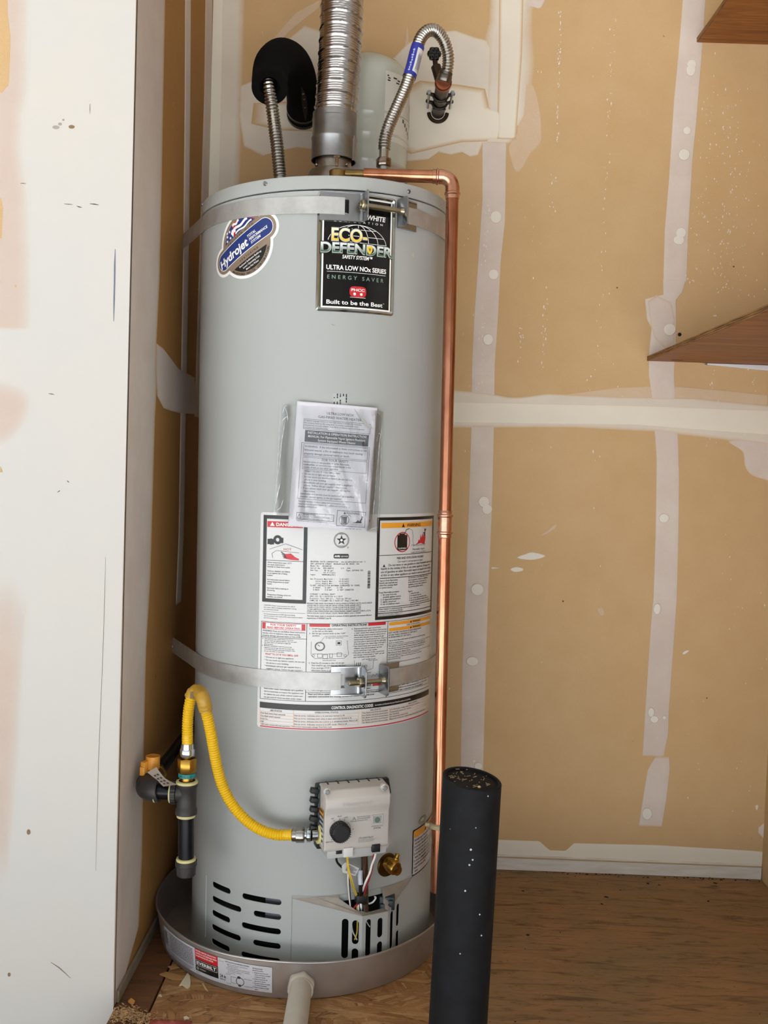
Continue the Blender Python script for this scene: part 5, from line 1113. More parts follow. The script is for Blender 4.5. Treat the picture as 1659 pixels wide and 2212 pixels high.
p.poly([(.0420, -.1010), (.0490, -.0990), (.0530, -.0950), (.0560, -.0970), (.0590, -.0920), (.0600, -.1005)]); p.disc((.0610, -.0890), .0016); p.line((.0610, -.0905), (.0590, -.0950), .0022); p.text('Flammable Vapors', .0520, -.1045, .0020, None, 'c')
p.text('238-57801-00E  REV 9/21', .0300, -.1130, .0022)
onb(p.obj('cover_print', M_ink2, None, book(.0086)), cv_); onb(q.obj('banner_lettering', M_white, None, book(.0090)), cv_)
for o in list(cv_.children): o.location = (0, 0, 0)
# dog-eared corner
c0 = book(.0088); 
g = G(); g.add([c0(BW/2-.045, BH/2-.004), book(.0092)(BW/2-.010, BH/2-.034), book(.0115)(BW/2-.020, BH/2-.036), book(.012)(BW/2-.036, BH/2-.018), c0(BW/2-.003, BH/2-.040)], [(0, 3, 2, 1), (1, 2, 4)])
onb(g.obj('folded_corner', M_label, None, smooth=False), booklet)
# clear wrinkled bag
def film():
    m = bpy.data.materials.new('clear_bag_film'); m.use_nodes = True; nt = m.node_tree; nt.nodes.remove(nt.nodes['Principled BSDF'])
    out = nt.nodes['Material Output']; t = nd(nt, 'ShaderNodeBsdfTransparent'); t.inputs[0].default_value = (.97, .97, .96, 1); gl = nd(nt, 'ShaderNodeBsdfGlossy'); gl.inputs['Roughness'].default_value = .12
    fr_ = nd(nt, 'ShaderNodeFresnel'); fr_.inputs[0].default_value = 1.45; b = nd(nt, 'ShaderNodeBump'); b.inputs['Strength'].default_value = .6; b.inputs['Distance'].default_value = .006
    nt.links.new(noise(nt, 26, 4, .55, coords(nt, (1, 1, .35)), .4), b.inputs['Height'])
    for q in (gl, fr_): nt.links.new(b.outputs[0], q.inputs['Normal'])
    f = mth(nt, 'MULTIPLY_ADD', fr_.outputs[0], 1.6); nt.nodes[-1].inputs[2].default_value = .03
    mx = nd(nt, 'ShaderNodeMixShader'); nt.links.new(f, mx.inputs[0]); nt.links.new(t.outputs[0], mx.inputs[1]); nt.links.new(gl.outputs[0], mx.inputs[2]); nt.links.new(mx.outputs[0], out.inputs[0]); return m
M_film_ = film()
cor = [(-0.0578,1.0939), (0.1358,1.0887), (0.132,0.8605), (-0.0675,0.8919)]
g = G(); n = 44; rb_ = random.Random(5); ph = [rb_.uniform(0, 6) for _ in range(8)]
def bag(u, v):
    a = Vector(cor[3]).lerp(Vector(cor[2]), u); b_ = Vector(cor[0]).lerp(Vector(cor[1]), u); q = a.lerp(b_, v)
    lx, lz = q.x-bc.x, q.y-bc.y; lx2 = lx*math.cos(-brot)-lz*math.sin(-brot); lz2 = lx*math.sin(-brot)+lz*math.cos(-brot)
    e = max(abs(lx2)-BW/2, abs(lz2)-BH/2, 0); wr = .0014*math.sin(q.x*70+ph[0]+14*q.y)*math.sin(q.y*23+ph[1])+.0009*math.sin(q.x*160+q.y*60+ph[2])
    lift = .0112*max(0, 1-e/.014)+.0030
    rid = math.exp(-((lx2+BW/2-.013)/.009)**2)*.0075*max(0, min(1, (.035-lz2)/.05)); ins = rid*.8
    base = oh(lift+abs(wr)+ins)(q.x, q.y)
    if e <= .0001:
        f = Vector(book(.0110+abs(wr)*.8+rid)(lx2, lz2)); return f
    return base
g.grid(n, n, bag); bagt = tag(g.obj('clear_bag', M_film_, None, ang=80), 'clear wrinkled plastic bag over the booklet on the heater front', 'bag')
bagt.rotation_euler = (0, LEAN, 0)
M_crease = mat('bag_crease', 'E6E8E8', .15, spec=.8)
def crease(pts, r):
    g = G(); P = spline([Vector(bag(u, v))+Vector((0, -.0006, 0)) for u, v in pts], .004); n_ = len(P); g.tube(P, [r*(.15+.85*math.sin(pi*min(1, max(0, i/(n_-1))))*(.6+.4*math.sin(i*1.7))) for i in range(n_)], 6); return g.obj('bag_crease', M_crease, bagt)
for pts, r in (([(.03, .93), (.045, .99), (.075, 1.0)], .0009), ([(.03, .86), (.07, .90), (.10, .88)], .0012), ([(.05, .98), (.08, .92), (.09, .86)], .0008), ([(.02, .55), (.045, .75), (.06, .88)], .0006), ([(.015, .30), (.03, .5), (.04, .7)], .0006), ([(.02, .10), (.03, .2), (.05, .3)], .0011), ([(.03, .05), (.07, .08), (.10, .16)], .0009), ([(.93, .10), (.945, .35), (.955, .62)], .0009), ([(.96, .5), (.97, .7), (.985, .86)], .0006), ([(.93, .75), (.96, .82), (.99, .80)], .0008), ([(.90, .02), (.94, .035), (.985, .05)], .0010), ([(.86, .96), (.93, .985), (.98, .96)], .0006), ([(.012, .02), (.01, .5), (.008, .98)], .0004), ([(.99, .02), (.992, .5), (.99, .98)], .0004)): crease(pts, r)
g = G(); p = P2(); p.rect(.0385, 1.0900, .0670, 1.1185); tp_ = tag(p.obj('tape_strip', mat('translucent_tape', 'B3B6B3', .2), None, oh(.0004)), 'short strip of printed tape above the white booklet', 'tape'); tp_.rotation_euler = (0, LEAN, 0)
p = P2(); r3 = random.Random(2)
for k in range(5):
    z = 1.1180
    while z > 1.0930:
        h_ = r3.uniform(.0015, .006); u = .0400+.0056*k
        if r3.random() < .72: p.rect(u, z-h_, u+.0022, z)
        z -= h_+.0008
o = p.obj('tape_print', M_ink, tp_, oh(.0007))

# ------------------------------------------------------------------ seismic straps
def ribbon(pts, z0, z1, th=.0013):
    g = G(); n = len(pts); vs = []
    for i, p in enumerate(pts):
        a = Vector(pts[max(i-1, 0)]); b = Vector(pts[min(i+1, n-1)]); d = (b-a).normalized(); nr = Vector((d.y, -d.x))*th
        for q, z in ((p, z0), (p, z1), (Vector(p)+nr, z1), (Vector(p)+nr, z0)): vs.append((q[0], q[1], z))
    fs = [(i*4+k, i*4+(k+1) % 4, i*4+4+(k+1) % 4, i*4+4+k) for i in range(n-1) for k in range(4)]+[(3, 2, 1, 0), tuple(4*(n-1)+k for k in range(4))]
    g.add(vs, fs); return g
def arcpts(t0, t1, r): n = max(4, int(abs(t1-t0)/.03)); return [Vector((r*math.sin(t0+(t1-t0)*i/n), -r*math.cos(t0+(t1-t0)*i/n))) for i in range(n+1)]
def strap(label, z, hw, s_l0, s_l1, s_r0, s_r1, ya, nut_s, bolt0, zb_, wall_z):
    root = tag(empty('seismic_strap', (0, 0, 0), (0, LEAN, 0)), label, 'strap', 'steel straps round the water heater')
    r = RH+.0012
    # left band: round the jacket, then straight to the side wall
    P = Vector((XL+.004, ya)); best = min((abs((P-Vector((r*math.sin(t), -r*math.cos(t)))).normalized().dot(Vector((math.sin(t), -math.cos(t))))), t) for t in [-.6-.005*k for k in range(240)])[1]
    left = arcpts(s_l1/RH, best, r); n_ = len(left); left = [p_*(1+(.0040/r)*max(0, 1-max(0, (i*.03*RH-(s_l1-s_l0)))/.04)) for i, p_ in enumerate(left)]; e = left[-1]; left += [e.lerp(P, k/6) for k in range(1, 7)]
    k_ = len(left)
    ribbon(left[::-1], z-hw, z+hw).obj('left_band', M_galv, root, fix=True)
    right = arcpts(s_r0/RH, 1.80, r); right = [p_*(1+(.0040/r)*max(0, 1-max(0, (i*.03*RH-(s_r1-s_r0)))/.04)) for i, p_ in enumerate(right)]; d = Vector((math.cos(1.80), math.sin(1.80))); e = right[-1]; k = (YB-.003-e.y)/d.y; right += [e+d*k*q/6 for q in range(1, 7)]
    ribbon(right, z-hw, z+hw).obj('right_band', M_galv, root, fix=True)
    g = G(); g.hexnut((XL, ya-.004, z-.004), (XL+.008, ya-.004, z-.004), .008); g.obj('wall_screw', M_zinc, root)
    H2 = hw+.010; off0 = .0026
    def plate(u0, u1, v0, v1, o, th, m=None, nm='bracket', window=None):
        g = G(); n = max(2, int((u1-u0)/.004))
        us = [u0+(u1-u0)*i/n for i in range(n+1)]
        for lo, hi in ([(v0, v1)] if not window else [(v0, z-hw*.80), (z+hw*.80, v1)]):
            vs = []
            for u in us: vs += [oh(o)(u, lo), oh(o)(u, hi), oh(o+th)(u, hi), oh(o+th)(u, lo)]
            g.add(vs, [(i*4+k, i*4+(k+1) % 4, i*4+4+(k+1) % 4, i*4+4+k) for i in range(n) for k in range(4)]+[(3, 2, 1, 0), tuple(4*n+k for k in range(4))])
        return g
    def bracket(base0, base1, sf, sgn, win, lip):
        """base plate on the jacket, a window the strap loops through, and an ear standing off the jacket at sf"""
        g = plate(base0, base1, z-H2, z+H2, off0, .0022)
        w0, w1 = win
        if w1 < base1-.002: pass
        g = G()
        for u0, u1, wdw in ((base0, w0, None), (w0, w1, True), (w1, base1, None)):
            if u1-u0 < .0012: continue
            q = plate(u0, u1, z-H2, z+H2, off0, .0022, window=wdw); g.add(q.v, q.f)
        # top and bottom lips
        for vz in (z-H2, z+H2):
            n = 8; vs = []
            for i in range(n+1):
                u = base0+(base1-base0)*i/n; h_ = lip*(.35+.65*(i/n if sgn > 0 else 1-i/n))
                vs += [oh(off0)(u, vz-.001), oh(off0)(u, vz+.001), oh(off0+h_)(u, vz+.001), oh(off0+h_)(u, vz-.001)]
            g.add(vs, [(i*4+k, i*4+(k+1) % 4, i*4+4+(k+1) % 4, i*4+4+k) for i in range(n) for k in range(4)]+[(3, 2, 1, 0), tuple(4*n+k for k in range(4))])
        t = sf/RH; M = Matrix(((math.cos(t), math.sin(t), 0, 0), (math.sin(t), -math.cos(t), 0, 0), (0, 0, 1, 0), (0, 0, 0, 1)))
        # ear: rounded plate in the (outward, z) plane, blended into the base by a bend
        E = G(); o0 = RH+off0; pts = [(o0, z-H2)]
        for k in range(7): a = -pi/2+pi/2*k/6; pts.append((o0+.026+.008*math.cos(a), z-H2+.008+.008*math.sin(a)-.002))
        for k in range(7): a = pi/2*k/6; pts.append((o0+.026+.008*math.cos(a), z+H2-.006+.008*math.sin(a)))
        pts.append((o0, z+H2))
        Fm = Matrix(((0, 0, 1, 0), (1, 0, 0, 0), (0, 1, 0, 0), (0, 0, 0, 1)))
        E.prism(pts, -.0013, .0013, Fm, bev=.0009)
        for kk in range(5):   # fillet of the bend
            a = kk/5*pi/2; E.box((-sgn*.0065*(1-math.sin(a)), o0+.0065*(1-math.cos(a))+.001, z), (.0030, .0024, 2*H2-.002), Euler((0, 0, sgn*a)))
        g.add([M @ Vector(v) for v in E.v], E.f)
        return g.obj('bracket', M_zinc, root, ang=40, fix=True)
    b1 = bracket(s_l0, nut_s[0], nut_s[0], 1, (s_l1+.0005, s_l1+.0085), .008)
    b2 = bracket(nut_s[1], s_r1, nut_s[1], -1, (s_r0-.0085, s_r0-.0005), .008)
    # strap ends folded over the bracket bars
    for u0, u1, sg in ((s_l1-.0012, s_l1+.0008, 1), (s_r0-.0008, s_r0+.0012, -1)):
        q = plate(u0, u1, z-hw, z+hw, .0030, .0040); q.obj('folded_end', M_galv, root, fix=True)
    # bolt through both ears with a nut and washer
    wv = .0215
    def at(s, w, zz): return Vector(((RH+w)*math.sin(s/RH), -(RH+w)*math.cos(s/RH), zz))
    a = at(nut_s[0], wv, zb_); b_ = at(nut_s[1], wv, zb_); d = (b_-a).normalized()
    bolt = bolt0
    g = G(); g.cyl(a-d*bolt, b_+d*.004, .0048, 18, bev=.0008)
    if bolt > .02: g.cyl(b_-d*.002, b_+d*.030, .0042, 18) if False else None
    g.cyl(b_-d*.009, b_-d*.0012, .0042, 16, r2=.0075); 
    bo = g.obj('tightening_bolt', M_bolt, root)
    g = G(); g.hexnut(a-d*.0105, a-d*.0024, .0104); g.obj('nut', M_bolt, root)
    g = G(); g.cyl(a-d*.0026, a-d*.0014, .0125, 24); g.obj('washer', M_zinc, root)
    return root
strap('upper galvanised steel strap round the heater, bolted over the black brand plate', 1.4570, .0155, 0.0075, 0.0513, 0.1782, 0.2025, (0.086, 0.1571), .0145, 1.4555, 0) if False else None
strap('upper galvanised steel strap round the heater, bolted over the black brand plate', 1.4570, .0155, 0.0075, 0.0513, 0.1782, 0.2025, 0.0984, (0.086, 0.1571), .0130, 1.4575, 0)
strap('lower galvanised steel strap round the heater, bolted across the large warning label', .5850, .0165, 0.0452, 0.0627, 0.1627, 0.1857, 0.0769, (0.1007, 0.1416), .0300, .5850, 0)

# ------------------------------------------------------------------ flue: hood, collar, flexible duct
VX, VY = -.005, 0.
zc = 1.6122; zr_ = 1.6572; zf = 1.6967; zn = 1.5939; zd = 1.5695
g = G(); VXL = VX*math.cos(LEAN)-1.60*math.sin(LEAN); Mv = Matrix.Translation((VXL, VY, 0))
g.lathe([(.0575, zd-.010), (.0585, zd-.008), (.0560, zd+.004), (.0490, zn-.004), (.0375, zn), (.0372, zc+.012), (.0362, zc+.012), (.0362, zn)], 64, Mv); hood = g.obj('draft_hood', M_hood, heater)
for k in range(3):
    a = pi*.2+2*pi*k/3; g = G(); x, y = VXL+.052*math.cos(a), VY+.052*math.sin(a); g.box((x, y, (1.514+zd)/2-.002), (.012, .002, zd-1.514), Euler((0, 0, a+pi/2))); g.obj('hood_leg', M_hood, hood)
for px, t in ((683, -1.0), (752, .85), (728, .25)):
    g = G(); d = Vector((math.sin(t), -math.cos(t), 0)); p = Vector((VXL, VY, zn+.006))+d*.0370; g.cyl(p, p+d*.005, .0038, 12, bev=.001); g.obj('hood_screw', M_zinc, hood)
duct = tag(empty('flue_duct', (VX, VY, zc)), 'ribbed aluminium flue duct rising from the middle of the heater top', 'duct')
g = G(); z = -zc
g.lathe([(.0455, zc+z), (.0463, zc+.001+z), (.0462, zr_-.004+z), (.0472, zr_-.002+z), (.0472, zr_+.001+z), (.0460, zr_+.003+z), (.0455, zf+.012+z)], 64); g.lathe([(.0448, zc+z), (.0448, zf+z)], 64)
g.lathe([(.0463, zc+.0005+z), (.0442, zc+.0005+z)], 64); g.box((.0405, -.0215, zr_+.008+z-.03), (.004, .003, .05), Euler((0, 0, .5))); g.obj('duct_collar', M_sheet, duct)
g = G(); n = 720; nn = 72; vs = []; L = 2.55-zf; drift = (0.0001--0.007)/(1.9395-1.72)
rj = random.Random(4); pits = [0]
while pits[-1] < L: pits.append(pits[-1]+rj.uniform(.021, .025))
def ribr(z_, a):
    w = z_+.0022*math.sin(a*1.0+1.2)+.0012*math.sin(2*a+z_*9)
    i = max([k for k, q in enumerate(pits) if q <= w] or [0]); q0 = pits[i]; q1 = pits[min(i+1, len(pits)-1)]; u = (w-q0)/max(q1-q0, 1e-4)
    seam_ = max(0, 1-min(u, 1-u)/.10); rib = .5+.5*math.cos(2*pi*u*5)
    return .0432+.0020*seam_-.0012*rib*(1-seam_)+.0002*math.sin(3*a+i*1.7)
N_ = int(L/.0013)
for i in range(N_+1):
    z_ = L*i/N_
    for k in range(nn):
        a = 2*pi*k/nn; r_ = ribr(z_, a); vs.append((r_*math.cos(a)+drift*z_+.0015*math.sin(z_*14), r_*math.sin(a), zf+z_+z))
g.add(vs, [(i*nn+k, i*nn+(k+1) % nn, (i+1)*nn+(k+1) % nn, (i+1)*nn+k) for i in range(N_) for k in range(nn)])
g.obj('flexible_section', M_alu, duct, ang=60)

# ------------------------------------------------------------------ expansion tank behind the heater
tx, ty = 0.0494, .222; RT = .0985
zt_ = 1.9139
tank = tag(empty('expansion_tank', (tx, ty, 1.53)), 'pale grey-green expansion tank with blue cap behind the flue duct', 'tank')
g = G(); P = [(0, 0), (.03, .0), (.07, .012), (.092, .030), (RT, .055)]
def ring_(z_): return [(RT, z_-.004), (RT+.0016, z_-.001), (RT+.0016, z_+.001), (RT, z_+.004)]
for px in (340, 283, 238): P += ring_(1.9981*0+{340: 1.6613, 283: 1.7191, 238: 1.7648}[px]-1.53)
P += [(RT, zt_-1.53-.060), (.0965, zt_-1.53-.046), (.0900, zt_-1.53-.032), (.0760, zt_-1.53-.018), (.0520, zt_-1.53-.006), (.030, zt_-1.53-.001), (0, zt_-1.53)]
g.lathe(P, 72); g.obj('tank_shell', mat('pale_tank_enamel', 'B9BDB0', .22, coat=.4), tank)
g = G(); g.lathe([(.0155, zt_-1.53-.003), (.0160, zt_-1.53+.006), (.013, zt_-1.53+.0095), (0, zt_-1.53+.010)], 30); g.obj('blue_cap', mat('blue_cap_plastic', '1C3C7C', .4), tank)
def ont(off): return lambda u, v: ((RT+off)*math.sin(u/RT), -(RT+off)*math.cos(u/RT), v)
p = P2(.005); zl = 1.7661-1.53; zl1 = 1.8537-1.53; p.rect(.046, zl-.062, .165, zl1); tl = p.obj('tank_label', mat('tank_label_paper', 'CFCCC2', .5), tank, ont(.0006))
p = P2(.005); 
for u, v, w in ((.050, .008, .004), (.052, .013, .006), (.066, .010, .010), (.078, .013, .008), (.051, .018, .007), (.074, .019, .010)): p.rect(u, zl1-v-.003, u+w, zl1-v)
p.poly([(.104, zl+.006), (.152, zl+.046), (.152, zl-.012)])
for k in range(5): p.rect(.100+.009*k, zl-.012-.006*k, .106+.009*k, zl-.004-.006*k)
p.obj('tank_label_print', M_ink, tl, ont(.0010))
g = G(); g.lathe([(RT+.001, .10), (RT+.0026, .10), (RT+.0026, .125), (RT+.001, .125), (RT+.001, .10)], 60); g.box((0, RT+.008, .1125), (.04, .016, .025)); g.obj('mounting_band', M_galv, tank)

# ------------------------------------------------------------------ water pipes at the wall and flexible connectors
M_stub = mat('tarnished_copper_pipe', '4A3B30', .4, .9, var=.4, vs=40); M_foam = mat('black_foam', '0B0A09', .95, spec=.12, bmp=.5, bs=260, bd=.0015)
wx, wz = 0.2175, 1.8382
tipR = Vector((0.2195,0.1,1.8207))
stub = tag(empty('pipe_stub', (wx, YB, wz)), 'dark copper pipe stub with black handled valve on the right side of the duct', 'pipe')
def rel(o, *q): return [Vector(v)-Vector(o.location) for v in q]
a, b_ = rel(stub, (wx, YB-.001, wz), tipR+Vector((0, .012, 0)))
g = G(); g.cyl(a, b_, .0158, 24); g.obj('pipe', M_stub, stub)
g = G(); g.cyl(b_+Vector((0, .005, 0)), b_+Vector((0, -.010, 0)), .0185, 24, bev=.002); g.obj('solder_cup', mat('bright_copper_cup', '9A5B42', .3, 1, var=.3, vs=60), stub)
g = G(); v0 = Vector((0.206,0.13,1.8427)); v1 = Vector((0.1983,0.135,1.8911)); v0, v1 = rel(stub, v0, v1); g.cyl(v0+Vector((.006, 0, -.006)), v0+(v1-v0)*.5, .011, 18, bev=.002); g.cyl(v0+(v1-v0)*.4, v1, .0055, 14); g.obj('valve_body', M_stub, stub)
g = G()
for k in range(6): t = 2*pi*k/6; g.lathe([(0, -.006), (.006, -.005), (.0075, 0), (.006, .005), (0, .006)], 12, Matrix.Translation(v1+Vector((.0085*math.cos(t), -.004, .0085*math.sin(t)))))
g.cyl(v1+Vector((0, .003, 0)), v1+Vector((0, -.009, 0)), .0095, 20, bev=.002); g.obj('valve_handle', mat('glossy_black_plastic', '0C0C0D', .15), stub, fix=True)
M_clamp = mat('black_clamp_steel', '26231F', .4, .8)
for yy in (.245, .185):
    q = Vector((wx, yy, wz+(tipR.z-wz)*(YB-yy)/(YB-tipR.y))); q = rel(stub, q)[0]; g = G()
    g.box(q+Vector((0, 0, -.0175)), (.030, .004, .004), bev=.001); g.box(q+Vector((-.023, 0, -.002)), (.018, .010, .006), Euler((0, .3, 0)), bev=.0015); g.box(q+Vector((.023, 0, -.002)), (.018, .010, .006), Euler((0, -.3, 0)), bev=.0015)
    g.tube([q+Vector((.0175*math.cos(t), 0, .0175*math.sin(t))) for t in [pi+pi*k/14 for k in range(15)]], .003, 8); g.obj('pipe_clamp', M_clamp, stub)
for dx in (-.026, .026):
    g = G(); q0 = rel(stub, (wx+dx, .290, wz-.006))[0]; q1 = rel(stub, (wx+dx, .172, wz-.012))[0]; g.cyl(q0, q1, .0028, 12); g.hexnut(q1+Vector((0, .010, 0)), q1+Vector((0, .004, 0)), .0055); g.obj('clamp_bolt', M_zinc, stub)
g = G(); g.tube([Vector((.022*math.cos(t), -.004, .022*math.sin(t)-.001)) for t in [pi*1.02+pi*.96*k/16 for k in range(17)]], .0045, 10); g.obj('wall_collar', M_stub, stub)
# right connector
hb0 = Vector((0.0996,0,1.5927))
hose = tag(empty('water_connector', (hb0.x, 0, 1.517)), 'corrugated steel water connector with blue label on the right of the duct', 'hose', None)
pts = [(0.0989,0,1.6417), (0.1001,0,1.6624), (0.1068,0,1.6889), (0.1216,0.005,1.7277), (0.1383,0.012,1.7713), (0.1503,0.02,1.8143), (0.1578,0.026,1.8509), (0.1665,0.034,1.8829), (0.1815,0.044,1.9028), (0.2003,0.056,1.9067), (0.2172,0.07,1.8921), (0.2267,0.082,1.8684), (0.227,0.092,1.8471), (0.2237,0.097,1.8373)]
cg, cp_ = corrugated([Vector(q)-Vector(hose.location) for q in pts], .0132, .0022, .0058, 6, 26, .8); cg.obj('corrugated_tube', M_flex, hose, ang=70)
g = G(); p0 = Vector(pts[0])-Vector(hose.location); pb = Vector((0.0986,0,1.6228))-Vector(hose.location); pe = Vector((0.0992,0,1.6049))-Vector(hose.location)
g.cyl(pb+Vector((0, 0, -.002)), p0+Vector((0, 0, .004)), .0095, 22, r2=.0105); g.obj('ferrule', M_flex, hose)
g = G(); g.hexnut(pe, pb, .0165, rot=.3); g.obj('union_nut', mat('brown_plated_nut', '8E7F72', .2, 1, var=.2, vs=50), hose)
g = G(); g.cyl(Vector((hb0.x, 0, 1.514))-Vector(hose.location), pe, .0118, 24); g.obj('nipple', M_zinc, hose)
g = G(); e = Vector(pts[-1])-Vector(hose.location); t_ = tipR-Vector(hose.location); dd = (t_-e).normalized(); g.cyl(e-dd*.004, e+dd*.006, .0150, 26, bev=.002); g.hexnut(e+dd*.004, t_+dd*.002, .0165); g.obj('end_nut', mat('dull_grey_nut', '6F6A63', .35, 1), hose)
# blue label wrapped on the tube
sl = spline([Vector(q)-Vector(hose.location) for q in pts[4:8]], .003); pc = [Vector((0.1423,0.016,1.7955)), Vector((0.1603,0.028,1.8631))]
i0 = min(range(len(sl)), key=lambda i: (sl[i]+Vector(hose.location)-pc[0]).length); i1 = min(range(len(sl)), key=lambda i: (sl[i]+Vector(hose.location)-pc[1]).length)
g = G(); g.tube(sl[i0:i1+1], .0141, 28, False); bl = g.obj('blue_label', mat('blue_label_film', '2A3596', .25), hose)
g = G(); seg_ = sl[i0:i1+1]; m_ = len(seg_)
def onlab(a, q, o=.0145):
    k = min(m_-1, max(0, q*(m_-1))); i = int(k); i = min(i, m_-2); P = seg_[i].lerp(seg_[i+1], k-i); T = (seg_[min(i+2, m_-1)]-seg_[max(i-1, 0)]).normalized()
    x = Vector((1, 0, 0)); x = (x-T*x.dot(T)).normalized(); y = T.cross(x)
    if y.y > 0: y = -y
    return P+(x*math.sin(a)+y*math.cos(a))*o
g.grid(10, 14, lambda u, v: onlab(.25+1.1*u, .12+.74*v)); g.obj('label_panel', mat('pale_label_panel', 'D8D8DA', .35), bl, smooth=False)
p = P2(); r5 = random.Random(9)
for k in range(9): p.rect(.11*k, .1+.1*(k % 2), .11*k+.07, .75+r5.uniform(-.2, .2)); p.rect(.11*k+.02, .3, .11*k+.10, .42)
g = G(); g.add([onlab(-.05-.42*v, .10+.72*u, .01465) for u, v in p.v], p.f); g.obj('label_lettering', mat('pale_blue_print', 'AEB6DC', .4), bl, smooth=False)
g = G()
for k in range(7): g.grid(1, 10, lambda u, v: onlab(.55+.105*k+.05*u, .16+.5*v+(.06 if k % 2 else 0), .0148))
g.obj('label_small_print', M_ink2, bl, smooth=False)
# left connector and its foam sleeve
lb0 = Vector((-0.1147,0,1.5811))
hose2 = tag(empty('water_connector', (lb0.x, 0, 1.517)), 'corrugated steel water connector on the left, its top end inside black foam', 'hose', None)
pts = [(-0.1145,0,1.5764), (-0.1184,0,1.6083), (-0.1233,0,1.6459), (-0.1303,0,1.688), (-0.1357,-0.012,1.7257), (-0.1408,-0.016,1.7538), (-0.1443,-0.002,1.7805), (-0.1437,0.03,1.8186), (-0.1287,0.075,1.8564), (-0.1079,0.14,1.8677)]
cg, _c = corrugated([Vector(q)-Vector(hose2.location) for q in pts], .0138, .0024, .0062, 6, 26, .8); cg.obj('corrugated_tube', M_flex, hose2, ang=70)
g = G(); g.cyl(Vector((lb0.x, 0, 1.512))-Vector(hose2.location), Vector(pts[0])-Vector(hose2.location)+Vector((0, 0, .006)), .0118, 22); g.obj('nipple', M_zinc, hose2)
fw = Vector([-0.1075,0.336,1.8247])
foam = tag(empty('pipe_insulation', fw), 'black foam insulation arch from the wall over the left water connector', 'insulation')
fp = [(-0.138,-0.022,1.7507), (-0.1415,0,1.7748), (-0.1417,0.03,1.8167), (-0.1286,0.075,1.8525), (-0.1115,0.135,1.8666), (-0.1012,0.19,1.8564), (-0.0999,0.25,1.8378), (-0.1041,0.31,1.8264), (-0.1061,0.334,1.8218)]
path = [q-fw for q in spline([Vector(q) for q in fp], .006)]; g = G(); n = 36
# annular sleeve: outside, inside and the cut end
rr = .0372; ri = .0165
P0 = path
def frames(P, up=(0, 0, 1)):
    N = len(P); T = [(P[min(i+1, N-1)]-P[max(i-1, 0)]).normalized() for i in range(N)]; u = Vector((1, 0, 0)); out = []
    for i in range(N): u = (u-T[i]*u.dot(T[i])).normalized(); out.append((P[i], u.copy(), T[i].cross(u)))
    return out
F = frames(P0); vs = []
for P, u, w in F:
    for k in range(n): a = 2*pi*k/n; vs.append(P+(u*math.cos(a)+w*math.sin(a))*(rr*(1+.02*jit(a*.2+P.z*3, 4))))
g.add(vs, [(i*n+k, i*n+(k+1) % n, (i+1)*n+(k+1) % n, (i+1)*n+k) for i in range(len(F)-1) for k in range(n)])
P, u, w = F[0]; vs = []
for r_, o in ((rr, 0), (rr*.97, -.001), (ri*1.3, .002), (ri, .012), (ri, .05)):
    T = (P0[1]-P0[0]).normalized()
    for k in range(n): a = 2*pi*k/n; vs.append(P+T*o+(u*math.cos(a)+w*math.sin(a))*r_)
g.add(vs, [(i*n+k, i*n+(k+1) % n, (i+1)*n+(k+1) % n, (i+1)*n+k) for i in range(4) for k in range(n)])
sleeve = g.obj('foam_sleeve', M_foam, foam, fix=True)
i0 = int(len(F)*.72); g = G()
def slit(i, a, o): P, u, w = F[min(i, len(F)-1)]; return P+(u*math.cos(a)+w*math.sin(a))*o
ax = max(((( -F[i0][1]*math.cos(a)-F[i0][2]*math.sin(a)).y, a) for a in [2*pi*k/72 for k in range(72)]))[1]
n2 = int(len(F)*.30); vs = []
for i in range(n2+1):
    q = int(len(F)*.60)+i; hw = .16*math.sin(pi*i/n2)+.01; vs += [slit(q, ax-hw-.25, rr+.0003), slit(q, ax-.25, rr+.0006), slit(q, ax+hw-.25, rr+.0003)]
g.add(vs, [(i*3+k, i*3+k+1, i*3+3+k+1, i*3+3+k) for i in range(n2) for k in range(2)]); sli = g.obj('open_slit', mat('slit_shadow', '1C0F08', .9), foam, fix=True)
g = G()
for q, r_ in ((.66, .0036), (.70, .0028), (.77, .0030)):
    g = G(); c_ = slit(int(len(F)*q), ax-.25, rr-.0012); g.lathe([(0, -r_), (r_*.7, -r_*.6), (r_, 0), (r_*.7, r_*.6), (0, r_)], 12, Matrix.Translation(c_))
    g.obj('brass_glint', M_brass, sli, fix=True)
for q0, q1 in ((.90, .935), (.955, .99)):
    i0, i1 = int(len(F)*q0), int(len(F)*q1); g = G(); g.tube([F[i][0] for i in range(i0, max(i1, i0+1)+1)], rr*1.025, 36); g.obj('foam_tape', mat('shiny_black_tape', '161614', .25), foam)

# ------------------------------------------------------------------ relief valve and copper discharge pipe
YC = -.155
tpv = Vector((0.0151, YC, 1.517))
zp = 1.5433
g = G(); lo = lambda v: v
rv = Vector((0.0328, YC, 1.516))
g.hexnut(rv, rv+Vector((0, 0, .012)), .019); g.cyl(rv+Vector((0, 0, .010)), rv+Vector((0, 0, zp-1.516+.006)), .0165, 24, bev=.002); g.cyl(rv+Vector((0, 0, zp-1.516)), rv+Vector((.052, 0, zp-1.516)), .0085, 20, bev=.002); relief = g.obj('relief_valve', mat('weathered_brass', '8E7448', .35, 1, var=.3, vs=40), heater)
g = G(); g.box(rv+Vector((-.002, -.004, zp-1.516+.022)), (.006, .006, .018), bev=.0015); g.box(rv+Vector((-.002, -.004, zp-1.516+.031)), (.012, .005, .004), bev=.001); g.obj('test_lever', mat('bronze_lever', '6A5138', .35, .9), relief)
cpr = .0122
el = Vector((0.2269,-0.155,1.5435)); p0 = Vector((0.065, YC, zp)); el.z = zp+.001
btm = Vector((0.2556,-0.165,0.1573))
